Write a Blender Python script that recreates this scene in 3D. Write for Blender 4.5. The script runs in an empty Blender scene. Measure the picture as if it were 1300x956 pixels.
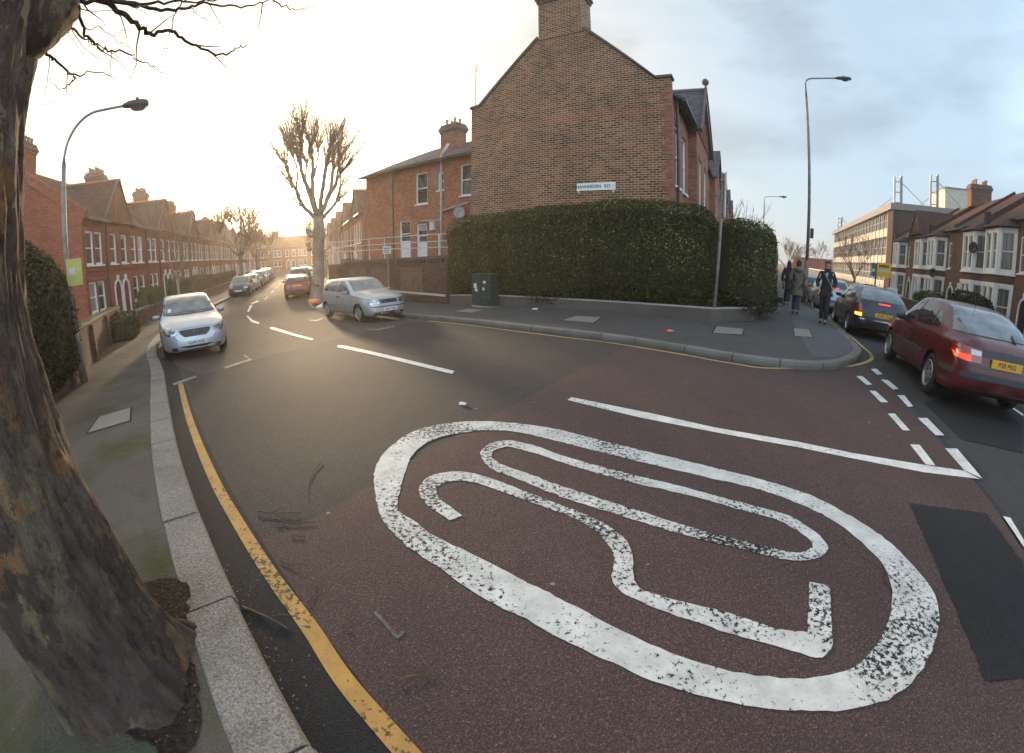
import bpy, bmesh, math, random
import numpy as np
from mathutils import Vector, Matrix
from mathutils.bvhtree import BVHTree
from mathutils.geometry import delaunay_2d_cdt
random.seed(7); np.random.seed(7)
SC = bpy.context.scene
COL = SC.collection
PI = math.pi
rad = math.radians
# ---------------------------------------------------------------- camera (fisheye lens, level with the eyes of a standing person)
FPX, KD, PITCH, ROLL, CAMH = 535.5, -.047, rad(12.156), rad(.158), 1.8
SENS = 36.0
fmm = FPX / 1300 * SENS
cd = bpy.data.cameras.new('camera'); cam = bpy.data.objects.new('camera', cd); COL.objects.link(cam); SC.camera = cam
cd.type = 'PANO'; cd.panorama_type = 'FISHEYE_LENS_POLYNOMIAL'
cd.sensor_fit = 'HORIZONTAL'; cd.sensor_width = SENS; cd.sensor_height = SENS * 753 / 1024
cd.fisheye_fov = rad(220)
cd.fisheye_polynomial_k0 = 0; cd.fisheye_polynomial_k1 = -1 / fmm; cd.fisheye_polynomial_k2 = 0
cd.fisheye_polynomial_k3 = -KD / fmm ** 3; cd.fisheye_polynomial_k4 = 0
cd.shift_y = -44.5 / 956
cd.clip_start = .05; cd.clip_end = 3000
_c, _s, _cp, _sp = math.cos(ROLL), math.sin(ROLL), math.cos(PITCH), math.sin(PITCH)
_R, _F, _U = Vector((1, 0, 0)), Vector((0, _cp, -_sp)), Vector((0, _sp, _cp))
_X = _R * _c + _U * _s; _Y = _R * -_s + _U * _c; _Z = -_F
M = Matrix((( _X.x, _Y.x, _Z.x, 0), (_X.y, _Y.y, _Z.y, 0), (_X.z, _Y.z, _Z.z, CAMH), (0, 0, 0, 1)))
cam.matrix_world = M
# ---------------------------------------------------------------- sky and sun
SUN_AZ, SUN_EL = -33.0, 8.5
SKY_STRENGTH, SUN_STRENGTH, EXPOSURE = .15, 3.2, 1.22
wd = bpy.data.worlds.new('World'); SC.world = wd; wd.use_nodes = True
nt = wd.node_tree; nt.nodes.clear()
def wn(t, **k):
    n = nt.nodes.new(t)
    for a, b in k.items(): setattr(n, a, b)
    return n
lk = nt.links.new
sunv = Vector((math.sin(rad(SUN_AZ)) * math.cos(rad(SUN_EL)), math.cos(rad(SUN_AZ)) * math.cos(rad(SUN_EL)), math.sin(rad(SUN_EL))))
sky = wn('ShaderNodeTexSky', sky_type='NISHITA', sun_disc=False, sun_elevation=rad(SUN_EL), sun_rotation=rad(SUN_AZ), air_density=1.0, dust_density=2.5, ozone_density=1.5)
tc = wn('ShaderNodeTexCoord')
mp = wn('ShaderNodeMapping'); mp.inputs['Scale'].default_value = (1, 1, 2.8)
lk(tc.outputs['Generated'], mp.inputs['Vector'])
nz = wn('ShaderNodeTexNoise'); nz.inputs['Scale'].default_value = 2.3; nz.inputs['Detail'].default_value = 9; nz.inputs['Roughness'].default_value = .56; nz.inputs['Distortion'].default_value = .5
lk(mp.outputs[0], nz.inputs['Vector'])
cr = wn('ShaderNodeMapRange'); cr.inputs['From Min'].default_value = .40; cr.inputs['From Max'].default_value = .62
lk(nz.outputs['Fac'], cr.inputs['Value'])
# thin cloud lit from behind by the low sun: brightness falls with the angle from the sun
vm = wn('ShaderNodeVectorMath', operation='DOT_PRODUCT'); vm.inputs[1].default_value = sunv
nrm = wn('ShaderNodeVectorMath', operation='NORMALIZE'); lk(tc.outputs['Generated'], nrm.inputs[0]); lk(nrm.outputs[0], vm.inputs[0])
mx = wn('ShaderNodeMath', operation='MAXIMUM'); mx.inputs[1].default_value = 0; lk(vm.outputs['Value'], mx.inputs[0])
def powr(e, g):
    p = wn('ShaderNodeMath', operation='POWER'); p.inputs[1].default_value = e; lk(mx.outputs[0], p.inputs[0])
    m = wn('ShaderNodeMath', operation='MULTIPLY'); m.inputs[1].default_value = g; lk(p.outputs[0], m.inputs[0]); return m
p1, p2, p3 = powr(3.0, .16), powr(11, 1.1), powr(90, 6.0)
# extra sky brightness added opposite the sun, to light the gable, hedge and foreground
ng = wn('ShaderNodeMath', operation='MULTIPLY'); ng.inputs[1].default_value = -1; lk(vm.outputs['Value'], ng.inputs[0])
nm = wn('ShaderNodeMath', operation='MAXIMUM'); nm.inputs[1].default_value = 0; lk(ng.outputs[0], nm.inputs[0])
sky_fill = wn('ShaderNodeMath', operation='MULTIPLY'); sky_fill.inputs[1].default_value = 1.15; lk(nm.outputs[0], sky_fill.inputs[0])
ad = wn('ShaderNodeMath', operation='ADD'); lk(p1.outputs[0], ad.inputs[0]); lk(p2.outputs[0], ad.inputs[1])
ad2 = wn('ShaderNodeMath', operation='ADD'); lk(ad.outputs[0], ad2.inputs[0]); lk(p3.outputs[0], ad2.inputs[1])
ad3 = wn('ShaderNodeMath', operation='ADD'); lk(ad2.outputs[0], ad3.inputs[0]); lk(sky_fill.outputs[0], ad3.inputs[1])
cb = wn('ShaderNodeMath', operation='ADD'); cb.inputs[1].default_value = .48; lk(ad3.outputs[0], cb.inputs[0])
# darker cloud bellies
nz2 = wn('ShaderNodeTexNoise'); nz2.inputs['Scale'].default_value = 3.6; nz2.inputs['Detail'].default_value = 6
mp2 = wn('ShaderNodeMapping'); mp2.inputs['Scale'].default_value = (1, 1, 2.3); mp2.inputs['Location'].default_value = (3.1, 1.7, .4)
lk(tc.outputs['Generated'], mp2.inputs['Vector']); lk(mp2.outputs[0], nz2.inputs['Vector'])
bl = wn('ShaderNodeMapRange'); bl.inputs['From Min'].default_value = .48; bl.inputs['From Max'].default_value = .66; bl.inputs['To Min'].default_value = 1.0; bl.inputs['To Max'].default_value = .76
lk(nz2.outputs['Fac'], bl.inputs['Value'])
cbm = wn('ShaderNodeMath', operation='MULTIPLY'); lk(cb.outputs[0], cbm.inputs[0]); lk(bl.outputs[0], cbm.inputs[1])
tint = wn('ShaderNodeMix', data_type='RGBA'); tint.inputs['A'].default_value = (.63, .82, 1.0, 1); tint.inputs['B'].default_value = (1.0, .80, .52, 1)
tf = wn('ShaderNodeMath', operation='POWER'); tf.inputs[1].default_value = 2.2; lk(mx.outputs[0], tf.inputs[0]); lk(tf.outputs[0], tint.inputs['Factor'])
cc = wn('ShaderNodeVectorMath', operation='SCALE'); lk(tint.outputs['Result'], cc.inputs[0]); lk(cbm.outputs[0], cc.inputs['Scale'])
bs = wn('ShaderNodeBackground'); bs.inputs['Strength'].default_value = SKY_STRENGTH
veil = wn('ShaderNodeBackground'); veil.inputs['Strength'].default_value = .93; lk(cc.outputs[0], veil.inputs['Color'])
lk(sky.outputs[0], bs.inputs['Color'])
cf = wn('ShaderNodeMapRange'); cf.inputs['To Min'].default_value = .74; cf.inputs['To Max'].default_value = .97; lk(cr.outputs[0], cf.inputs['Value'])
ms = wn('ShaderNodeMixShader'); lk(cf.outputs[0], ms.inputs[0]); lk(bs.outputs[0], ms.inputs[1]); lk(veil.outputs[0], ms.inputs[2])
wo = wn('ShaderNodeOutputWorld'); lk(ms.outputs[0], wo.inputs['Surface'])
sl = bpy.data.lights.new('sun', 'SUN'); sl.energy = SUN_STRENGTH; sl.angle = rad(4.0); sl.color = (1, .74, .46)
so = bpy.data.objects.new('sun', sl); COL.objects.link(so)
so.rotation_euler = (-sunv).to_track_quat('-Z', 'Y').to_euler()
SC.view_settings.view_transform = 'Standard'; SC.view_settings.look = 'None'; SC.view_settings.exposure = EXPOSURE; SC.view_settings.gamma = 1
try: SC.view_settings.use_curve_mapping = False
except Exception: pass
SC.render.engine = 'CYCLES'
SC.cycles.use_denoising = True
SC.cycles.max_bounces = 6; SC.cycles.diffuse_bounces = 3; SC.cycles.glossy_bounces = 3; SC.cycles.volume_bounces = 1
SC.cycles.caustics_reflective = False; SC.cycles.caustics_refractive = False
SC.cycles.sample_clamp_indirect = 6; SC.cycles.use_adaptive_sampling = False
# ---------------------------------------------------------------- terrain: the side road falls gently away to the left
_SB = [-300, -60, -18, -9, -4, 2.5, 6, 8, 10, 14, 20, 34, 90, 400]
_ZB = [-.9, -.9, -.7, -.28, 0, 0, -.16, -.3, -.40, -.49, -.58, -.75, -.8, -.8]
_SL = np.concatenate([np.arange(-300, -20, 10.), np.arange(-20, 26, .5), np.arange(26, 100, 2.), np.arange(100, 401, 20.)])
def _sm(s):
    o = np.linspace(-.9, .9, 13); return float(np.mean([np.interp(s + k, _SB, _ZB) for k in o]))
_ZL = np.array([_sm(s) for s in _SL])
SD = Vector((-.9063, .4226))
def T(x, y): return float(np.interp(SD.x * x + SD.y * y, _SL, _ZL))
def ray(px, py):
    x, y = px - 650, -(py - 433.5); r = math.hypot(x, y)
    th = r / FPX * (1 + KD * (r / FPX) ** 2); s = math.sin(th) / max(r, 1e-9)
    return _X * (x * s) + _Y * (y * s) + _F * math.cos(th)
def at(px, py, off=0.0):
    """ground point seen at photo pixel (px, py); off = height of the surface above the road"""
    d = ray(px, py); t = .3
    while t < 400:
        p = d * t
        if CAMH + p.z < T(p.x, p.y) + off:
            a, b = (t - .02) / 1.02, t
            for _ in range(40):
                m = (a + b) / 2; p = d * m
                if CAMH + p.z < T(p.x, p.y) + off: b = m
                else: a = m
            return Vector((d.x * b, d.y * b))
        t = t * 1.02 + .02
    return Vector((d.x * 400, d.y * 400))
def az(a): return Vector((math.sin(rad(a)), math.cos(rad(a))))
# ---------------------------------------------------------------- tagging
def tag(o, label=None, cat=None, group=None, kind=None):
    if label: o['label'] = label
    if cat: o['category'] = cat
    if group: o['group'] = group
    if kind: o['kind'] = kind
    return o
def empty(name, loc=(0, 0, 0), rz=0.0, label=None, cat=None, group=None, kind=None):
    o = bpy.data.objects.new(name, None); COL.objects.link(o); o.location = loc; o.rotation_euler = (0, 0, rz)
    o.empty_display_size = .2
    return tag(o, label, cat, group, kind)
def kids(o): return [c for c in bpy.data.objects if c.parent == o]
_CH = {}
def link(name, me, mat=None, parent=None):
    o = bpy.data.objects.new(name, me); COL.objects.link(o)
    if mat is not None:
        for m in (mat if isinstance(mat, (list, tuple)) else [mat]): me.materials.append(m)
    if parent is not None: o.parent = parent; _CH.setdefault(parent.name, []).append(o)
    return o
def copy_tree(o, parent=None):
    c = o.copy(); COL.objects.link(c)
    if parent is not None: c.parent = parent; _CH.setdefault(parent.name, []).append(c)
    for ch in _CH.get(o.name, []): copy_tree(ch, c)
    return c
# ---------------------------------------------------------------- mesh builder
class MB:
    def __init__(s): s.v = []; s.f = []; s.mi = []; s.cur = 0
    def add(s, vs, fs):
        n = len(s.v); s.v += [tuple(v) for v in vs]; s.f += [tuple(i + n for i in f) for f in fs]; s.mi += [s.cur] * len(fs); return s
    def quad(s, a, b, c, d): return s.add([a, b, c, d], [(0, 1, 2, 3)])
    def box(s, x0, x1, y0, y1, z0, z1):
        return s.add([(x0, y0, z0), (x1, y0, z0), (x1, y1, z0), (x0, y1, z0), (x0, y0, z1), (x1, y0, z1), (x1, y1, z1), (x0, y1, z1)],
                     [(0, 3, 2, 1), (4, 5, 6, 7), (0, 1, 5, 4), (1, 2, 6, 5), (2, 3, 7, 6), (3, 0, 4, 7)])
    def obox(s, c, ax, ay, az_, hx, hy, hz):
        c = Vector(c); P = []
        for k in (-1, 1):
            for i, j in ((-1, -1), (1, -1), (1, 1), (-1, 1)): P.append(c + ax * hx * i + ay * hy * j + az_ * hz * k)
        return s.add(P, [(0, 3, 2, 1), (4, 5, 6, 7), (0, 1, 5, 4), (1, 2, 6, 5), (2, 3, 7, 6), (3, 0, 4, 7)])
    def extr(s, poly, y0, y1, plane='xz'):
        """poly 2D (counter-clockwise) pushed from y0 to y1"""
        n = len(poly)
        def P(p, q): return (p[0], q, p[1]) if plane == 'xz' else ((q, p[0], p[1]) if plane == 'yz' else (p[0], p[1], q))
        vs = [P(p, y0) for p in poly] + [P(p, y1) for p in poly]
        fs = [tuple(range(n)), tuple(range(2 * n - 1, n - 1, -1))] + [(i, i + n, (i + 1) % n + n, (i + 1) % n) for i in range(n)]
        return s.add(vs, fs)
    def tube(s, pts, rads, n=8, cap=True):
        pts = [Vector(p) for p in pts]; rings = []; up = Vector((.13, .21, .97)); vs = []; fs = []
        if not hasattr(rads, '__len__'): rads = [rads] * len(pts)
        for i, p in enumerate(pts):
            t = (pts[min(i + 1, len(pts) - 1)] - pts[max(i - 1, 0)])
            if t.length < 1e-9: t = Vector((0, 0, 1))
            t.normalize(); a = t.cross(up)
            if a.length < .05: a = t.cross(Vector((1, 0, 0)))
            a.normalize(); b = t.cross(a)
            for k in range(n):
                w = 2 * PI * k / n; vs.append(p + (a * math.cos(w) + b * math.sin(w)) * rads[i])
        for i in range(len(pts) - 1):
            for k in range(n): fs.append((i * n + k, i * n + (k + 1) % n, (i + 1) * n + (k + 1) % n, (i + 1) * n + k))
        if cap: fs.append(tuple(range(n - 1, -1, -1))); fs.append(tuple((len(pts) - 1) * n + k for k in range(n)))
        return s.add(vs, fs)
    def lathe(s, prof, c=(0, 0, 0), n=24, axis='z'):
        vs = []; fs = []
        for r, z in prof:
            for k in range(n):
                w = 2 * PI * k / n; x, y = r * math.cos(w), r * math.sin(w)
                vs.append((c[0] + x, c[1] + y, c[2] + z) if axis == 'z' else (c[0] + x, c[1] + z, c[2] + y))
        for i in range(len(prof) - 1):
            for k in range(n):
                q = (i * n + k, i * n + (k + 1) % n, (i + 1) * n + (k + 1) % n, (i + 1) * n + k)
                fs.append(q if axis == 'z' else q[::-1])
        return s.add(vs, fs)
    def mesh(s, name, uv=True, smooth=False, fix=True, angle=None):
        me = bpy.data.meshes.new(name); me.from_pydata(s.v, [], s.f); me.update()
        me.polygons.foreach_set('material_index', s.mi)
        if fix:
            bm = bmesh.new(); bm.from_mesh(me); bmesh.ops.recalc_face_normals(bm, faces=bm.faces); bm.to_mesh(me); bm.free()
        if uv: box_uv(me)
        if smooth:
            me.polygons.foreach_set('use_smooth', [True] * len(me.polygons))
            if angle: me.set_sharp_from_angle(angle=rad(angle))
        return me
    def build(s, name, mat=None, parent=None, **k): return link(name, s.mesh(name, **k), mat, parent)
def pieces(name, fns, mat, parent, **k):
    out = []
    for fn in fns: mb = MB(); fn(mb); out.append(mb.build(name, mat, parent, **k))
    return out
def box_uv(me):
    uv = me.uv_layers.new(name='UVMap') if not me.uv_layers else me.uv_layers[0]
    vs = me.vertices; data = uv.data
    for p in me.polygons:
        n = p.normal
        for li in p.loop_indices:
            co = vs[me.loops[li].vertex_index].co
            if abs(n.z) > .92: data[li].uv = (co.x, co.y)
            else:
                h = math.hypot(n.x, n.y) or 1; tx, ty = -n.y / h, n.x / h
                data[li].uv = (co.x * tx + co.y * ty, co.z / max(.35, math.sqrt(1 - n.z * n.z)))
def sheet(name, poly, off, mat, skirt=0.0, parent=None, build=True):
    """a flat surface that follows the terrain; poly = outline in metres, off = height above the road"""
    bm = bmesh.new(); cv, _, cfs = delaunay_2d_cdt([Vector(p[:2]) for p in poly], [], [list(range(len(poly)))], 1, 1e-5)[:3]
    bv = [bm.verts.new((v.x, v.y, 0)) for v in cv]
    for q in cfs:
        try: bm.faces.new([bv[i] for i in q])
        except ValueError: pass
    sv = [SD.x * p[0] + SD.y * p[1] for p in poly]
    for s in _SL:
        if min(sv) + 1e-4 < s < max(sv) - 1e-4:
            bmesh.ops.bisect_plane(bm, geom=bm.verts[:] + bm.edges[:] + bm.faces[:], plane_co=(SD.x * s, SD.y * s, 0), plane_no=(SD.x, SD.y, 0), dist=1e-5)
    for v in bm.verts: v.co.z = T(v.co.x, v.co.y) + off
    if skirt:
        be = [e for e in bm.edges if e.is_boundary]
        r = bmesh.ops.extrude_edge_only(bm, edges=be)
        for g in r['geom']:
            if isinstance(g, bmesh.types.BMVert): g.co.z -= skirt
    for fc in bm.faces:
        fc.normal_update()
        if abs(fc.normal.z) > .5 and fc.normal.z < 0: fc.normal_flip()
    me = bpy.data.meshes.new(name); bm.to_mesh(me); bm.free(); box_uv(me)
    return link(name, me, mat, parent) if build else me
def spline(pts, n=6, closed=False):
    pts = [Vector(p) for p in pts]; out = []; N = len(pts)
    for i in range(N if closed else N - 1):
        p0 = pts[(i - 1) % N] if closed or i > 0 else pts[0] * 2 - pts[1]
        p1 = pts[i]; p2 = pts[(i + 1) % N]
        p3 = pts[(i + 2) % N] if closed or i + 2 < N else p2 * 2 - p1
        for k in range(n):
            t = k / n
            out.append(.5 * ((2 * p1) + (p2 - p0) * t + (2 * p0 - 5 * p1 + 4 * p2 - p3) * t * t + (3 * p1 - p0 - 3 * p2 + p3) * t ** 3))
    if not closed: out.append(pts[-1])
    return out
# ---------------------------------------------------------------- materials
MAT = {}
class NM:
    def __init__(s, name):
        s.m = bpy.data.materials.new(name); s.m.use_nodes = True; s.t = s.m.node_tree; s.t.nodes.clear()
        s.out = s.t.nodes.new('ShaderNodeOutputMaterial'); s.b = s.t.nodes.new('ShaderNodeBsdfPrincipled'); s.l(s.b.outputs[0], s.out.inputs[0]); MAT[name] = s.m
    def l(s, a, b): s.t.links.new(a, b)
    def n(s, t, ins=None, **k):
        n = s.t.nodes.new(t)
        for a, b in k.items(): setattr(n, a, b)
        for a, b in (ins or {}).items():
            if hasattr(b, 'is_linked') or hasattr(b, 'links'): s.l(b, n.inputs[a])
            else: n.inputs[a].default_value = b
        return n
    def coord(s, kind='UV', scale=None):
        c = s.n('ShaderNodeTexCoord').outputs[kind]
        if scale: c = s.n('ShaderNodeMapping', {'Vector': c, 'Scale': scale}).outputs[0]
        return c
    def noise(s, co, sc, det=4, ro=.55, dist=0): return s.n('ShaderNodeTexNoise', {'Vector': co, 'Scale': sc, 'Detail': det, 'Roughness': ro, 'Distortion': dist}).outputs['Fac']
    def ramp(s, fac, stops, interp='LINEAR'):
        r = s.n('ShaderNodeValToRGB', {'Fac': fac}); e = r.color_ramp.elements; r.color_ramp.interpolation = interp
        e[0].position, e[0].color = stops[0][0], c4(stops[0][1]); e[1].position, e[1].color = stops[-1][0], c4(stops[-1][1])
        for p, c in stops[1:-1]: q = e.new(p); q.color = c4(c)
        return r.outputs['Color']
    def mix(s, f, a, b, mode='MIX'):
        n = s.t.nodes.new('ShaderNodeMix'); n.data_type = 'RGBA'; n.blend_type = mode
        for i, v in (('Factor', f), ('A', a), ('B', b)):
            sock = n.inputs[i] if i == 'Factor' else [q for q in n.inputs if q.name == i and q.type == 'RGBA'][0]
            if i == 'Factor': sock = [q for q in n.inputs if q.name == 'Factor' and q.type == 'VALUE'][0]
            if hasattr(v, 'links'): s.l(v, sock)
            elif i == 'Factor': sock.default_value = v
            else: sock.default_value = c4(v)
        return [q for q in n.outputs if q.type == 'RGBA'][0]
    def math(s, op, a, b=0.0, clamp=False):
        n = s.t.nodes.new('ShaderNodeMath'); n.operation = op; n.use_clamp = clamp
        for i, v in enumerate((a, b)):
            if hasattr(v, 'links'): s.l(v, n.inputs[i])
            else: n.inputs[i].default_value = v
        return n.outputs[0]
    def mr(s, v, a, b, c=0.0, d=1.0): return s.n('ShaderNodeMapRange', {'Value': v, 'From Min': a, 'From Max': b, 'To Min': c, 'To Max': d}).outputs[0]
    def base(s, col, rough=.8, spec=None, metal=None, bump=None, bs=.2, bd=.01, coat=None):
        for k, v in (('Base Color', col), ('Roughness', rough), ('Metallic', metal), ('Specular IOR Level', spec), ('Coat Weight', coat)):
            if v is None: continue
            if hasattr(v, 'links'): s.l(v, s.b.inputs[k])
            else: s.b.inputs[k].default_value = c4(v) if k == 'Base Color' else v
        if bump is not None:
            bp = s.n('ShaderNodeBump', {'Height': bump, 'Strength': bs, 'Distance': bd}); s.l(bp.outputs[0], s.b.inputs['Normal'])
        return s.m
def c4(c): return tuple(c) + (1,) if len(c) == 3 else tuple(c)
def plain(name, col, rough=.6, metal=0, var=.12, sc=6, bump=0.0, spec=.5, coat=0):
    m = NM(name); co = m.coord('Object'); f = m.noise(co, sc, 5)
    c = m.mix(m.mr(f, .3, .7), tuple(x * (1 - var) for x in col), tuple(min(1, x * (1 + var)) for x in col))
    return m.base(c, rough, spec=spec, metal=metal, bump=f if bump else None, bs=bump or .1, coat=coat)
def brickmat(name, c1, c2, mortar, w=.225, h=.075, mo=.011, var=.5, dirt=(.03, .02, .018), dirtamt=.35, patch=None, bands=None, bump=.5, off=.5):
    m = NM(name); uv = m.coord('UV')
    wob = m.n('ShaderNodeTexNoise', {'Vector': uv, 'Scale': 1.3, 'Detail': 2}).outputs['Color']
    uvd = m.n('ShaderNodeVectorMath', {0: m.n('ShaderNodeVectorMath', {0: wob, 'Scale': .02}, operation='SCALE').outputs[0], 1: uv}, operation='ADD').outputs[0]
    br = m.n('ShaderNodeTexBrick', {'Vector': uvd, 'Color1': c4((0, 0, 0)), 'Color2': c4((1, 1, 1)), 'Mortar': c4((.5, .5, .5)), 'Scale': 1.0, 'Mortar Size': mo, 'Mortar Smooth': .25, 'Bias': 0.0, 'Brick Width': w, 'Row Height': h}, offset=off)
    tone = m.mix(m.noise(uv, 1.1, 5), c1, c2)
    cell = m.ramp(br.outputs['Color'], [(0, tuple(x * (1 - var) for x in c1)), (.35, c1), (.7, c2), (1, tuple(min(1, x * (1 + var * .7)) for x in c2))])
    c = m.mix(.4, cell, tone)
    if patch: c = m.mix(m.mr(m.noise(uv, .55, 3), .52, .68), c, m.mix(.6, c, patch))
    if bands:
        sep = m.n('ShaderNodeSeparateXYZ', {0: uv}).outputs[1]
        for z0, hh, col in bands:
            f = m.math('LESS_THAN', m.math('ABSOLUTE', m.math('SUBTRACT', sep, z0)), hh)
            c = m.mix(m.math('MULTIPLY', f, .8), c, m.mix(br.outputs['Color'], tuple(x * .6 for x in col), col))
    c = m.mix(br.outputs['Fac'], c, mortar)
    d = m.mr(m.noise(uv, .8, 6, .65), .45, .75, 0, dirtamt); c = m.mix(d, c, dirt)
    fine = m.noise(uv, 60, 3); c = m.mix(m.mr(fine, .3, .7, 0, .25), c, tuple(x * .5 for x in c1))
    hgt = m.math('SUBTRACT', m.math('MULTIPLY', fine, .3), br.outputs['Fac'])
    return m.base(c, .92, spec=.25, bump=hgt, bs=bump, bd=.008)
brickmat('yellow_brick', (.095, .032, .018), (.33, .118, .052), (.50, .37, .25), mo=.014, h=.080, w=.24, var=.85, dirtamt=.42, patch=(.24, .10, .055),
         bands=[(4.42, .045, (.42, .11, .045)), (5.42, .045, (.42, .11, .045)), (6.62, .13, (.42, .11, .045)), (3.62, .045, (.40, .11, .05))], bump=.8)
brickmat('red_brick', (.27, .085, .045), (.38, .14, .075), (.26, .19, .15), var=.5, dirtamt=.35)
brickmat('terrace_brick', (.25, .038, .020), (.36, .070, .034), (.22, .12, .08), var=.45, dirtamt=.45)
brickmat('wing_brick', (.36, .080, .032), (.52, .15, .062), (.38, .27, .18), var=.55, dirtamt=.35, patch=(.40, .27, .19))
brickmat('brown_brick', (.10, .045, .030), (.19, .085, .05), (.22, .18, .15), var=.5, dirtamt=.4, patch=(.30, .10, .05))
brickmat('dark_brick', (.040, .022, .020), (.070, .036, .030), (.11, .085, .08), var=.3, dirtamt=.4)
brickmat('wall_brick', (.10, .040, .030), (.17, .070, .048), (.10, .08, .065), var=.5, dirtamt=.6, dirt=(.03, .035, .02))
brickmat('slate', (.085, .08, .085), (.13, .12, .125), (.04, .04, .04), w=.25, h=.2, mo=.006, var=.3, dirtamt=.25, bump=.4)
brickmat('tile_roof', (.065, .034, .028), (.11, .055, .042), (.05, .03, .025), w=.17, h=.12, mo=.008, var=.4, dirtamt=.4, bump=.6)
plain('white_paint', (.80, .79, .76), .5, var=.08, sc=3)
plain('cream_stone', (.55, .49, .40), .8, var=.15, sc=4)
plain('off_white', (.62, .58, .52), .7)
plain('dark_paint', (.03, .03, .035), .4)
plain('black_iron', (.025, .025, .028), .45, var=.2)
plain('grey_pipe', (.42, .40, .38), .6)
plain('terracotta', (.35, .15, .08), .85, var=.25)
plain('ochre_pot', (.45, .33, .15), .85, var=.25)
plain('lead', (.14, .14, .15), .55)
plain('coping', (.12, .09, .08), .85, var=.3)
plain('green_door', (.02, .05, .04), .35)
plain('brown_door', (.12, .045, .02), .45)
plain('render_grey', (.11, .085, .070), .9, var=.2, sc=1.2, bump=.2)
plain('timber', (.14, .075, .048), .85, var=.3, sc=5, bump=.3)
plain('steel_grey', (.22, .23, .24), .45, metal=.3)
plain('galvanised', (.20, .18, .155), .6, metal=.1, var=.35)
plain('concrete', (.34, .32, .30), .9, var=.2, sc=3, bump=.2)
plain('plastic_black', (.012, .012, .013), .45)
plain('rubber', (.013, .013, .013), .8)
m = NM('window_glass'); co = m.coord('Object'); f = m.noise(co, 1.7, 2); rr_ = m.n('ShaderNodeObjectInfo').outputs['Random']
zz_ = m.n('ShaderNodeSeparateXYZ', {0: co}).outputs[2]; cu_ = m.math('GREATER_THAN', m.math('ADD', m.math('MULTIPLY', rr_, 1.0), m.math('MULTIPLY', zz_, .22)), .92)
m.base(m.mix(cu_, m.mix(m.mr(f, .35, .65), (.012, .014, .016), (.06, .058, .055)), m.ramp(rr_, [(0, (.30, .27, .22)), (.6, (.42, .40, .36)), (.8, (.20, .09, .06)), (1, (.5, .48, .44))])), .06, spec=.9)
m = NM('curtain_glass'); co = m.coord('Object', (9, 9, .3)); f = m.noise(co, 1.0, 2)
m.base(m.mix(m.mr(f, .35, .65), (.035, .036, .036), (.20, .20, .195)), .10, spec=.8)
# ground surfaces
def asphalt(name, c, c2, speck=.35, patch=None, wet=.0, gum=True):
    m = NM(name); co = m.coord('UV')
    big = m.noise(co, .35, 5, .6); mid = m.noise(co, 4, 4); fine = m.noise(co, 60, 3, .75)
    vor = m.n('ShaderNodeTexVoronoi', {'Vector': co, 'Scale': 120.0}).outputs['Distance']
    col = m.mix(m.mr(big, .3, .7), c, c2)
    col = m.mix(m.mr(mid, .35, .7, 0, .35), col, tuple(x * .62 for x in c))
    g = m.mr(fine, .54, .68, 0, speck); col = m.mix(g, col, tuple(min(1, x * 3.2 + .03) for x in c2))
    col = m.mix(m.mr(vor, .25, .6, 0, .7), col, tuple(x * .35 for x in c))
    tr = m.noise(m.coord('UV', (.55, .12, 1)), 3, 6, .65); col = m.mix(m.mr(tr, .5, .72, 0, .28), col, tuple(x * .45 for x in c))
    if gum:
        gv = m.n('ShaderNodeTexVoronoi', {'Vector': co, 'Scale': 3.2, 'Randomness': 1.0}); gd = gv.outputs['Distance']
        sel = m.math('GREATER_THAN', m.n('ShaderNodeSeparateColor', {0: gv.outputs['Color']}).outputs[0], .62)
        sz = m.mr(m.n('ShaderNodeSeparateColor', {0: gv.outputs['Color']}).outputs[1], 0, 1, .022, .06)
        gm = m.math('MULTIPLY', m.math('LESS_THAN', m.math('ADD', gd, m.mr(fine, 0, 1, -.02, .02)), sz), sel)
        col = m.mix(m.math('MULTIPLY', gm, .55), col, (.30, .28, .26))
    cv = m.n('ShaderNodeTexVoronoi', {'Vector': m.n('ShaderNodeVectorMath', {0: co, 1: m.n('ShaderNodeVectorMath', {0: m.n('ShaderNodeTexNoise', {'Vector': co, 'Scale': 1.4, 'Detail': 4}).outputs['Color'], 'Scale': .5}, operation='SCALE').outputs[0]}, operation='ADD').outputs[0], 'Scale': .33}, feature='DISTANCE_TO_EDGE').outputs['Distance']
    ck = m.math('MULTIPLY', m.math('LESS_THAN', cv, .0022), m.mr(m.noise(co, .5, 2), .5, .6, 0, .5)); col = m.mix(ck, col, (.008, .008, .008))
    h = m.math('ADD', m.math('MULTIPLY', vor, -1.0), m.math('MULTIPLY', fine, .8))
    return m.base(col, .85, spec=.3, bump=h, bs=.45, bd=.005)
asphalt('asphalt_dark', (.048, .041, .038), (.078, .067, .062), speck=.6)
asphalt('asphalt_side', (.105, .075, .057), (.155, .114, .088), speck=.3)
asphalt('asphalt_main', (.050, .048, .049), (.075, .072, .072), speck=.45)
asphalt('asphalt_red', (.080, .047, .043), (.122, .076, .069), speck=.5)
asphalt('asphalt_patch', (.018, .018, .020), (.026, .026, .028), speck=.25, gum=False)
asphalt('pavement_tar', (.092, .080, .075), (.138, .122, .115), speck=.3)
asphalt('pavement_new', (.12, .118, .122), (.165, .162, .168), speck=.3, gum=False)
m = NM('pavement_moss'); co = m.coord('UV'); fine = m.noise(co, 70, 3)
c = m.mix(m.mr(m.noise(co, .9, 5), .3, .7), (.085, .068, .056), (.135, .112, .095))
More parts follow.
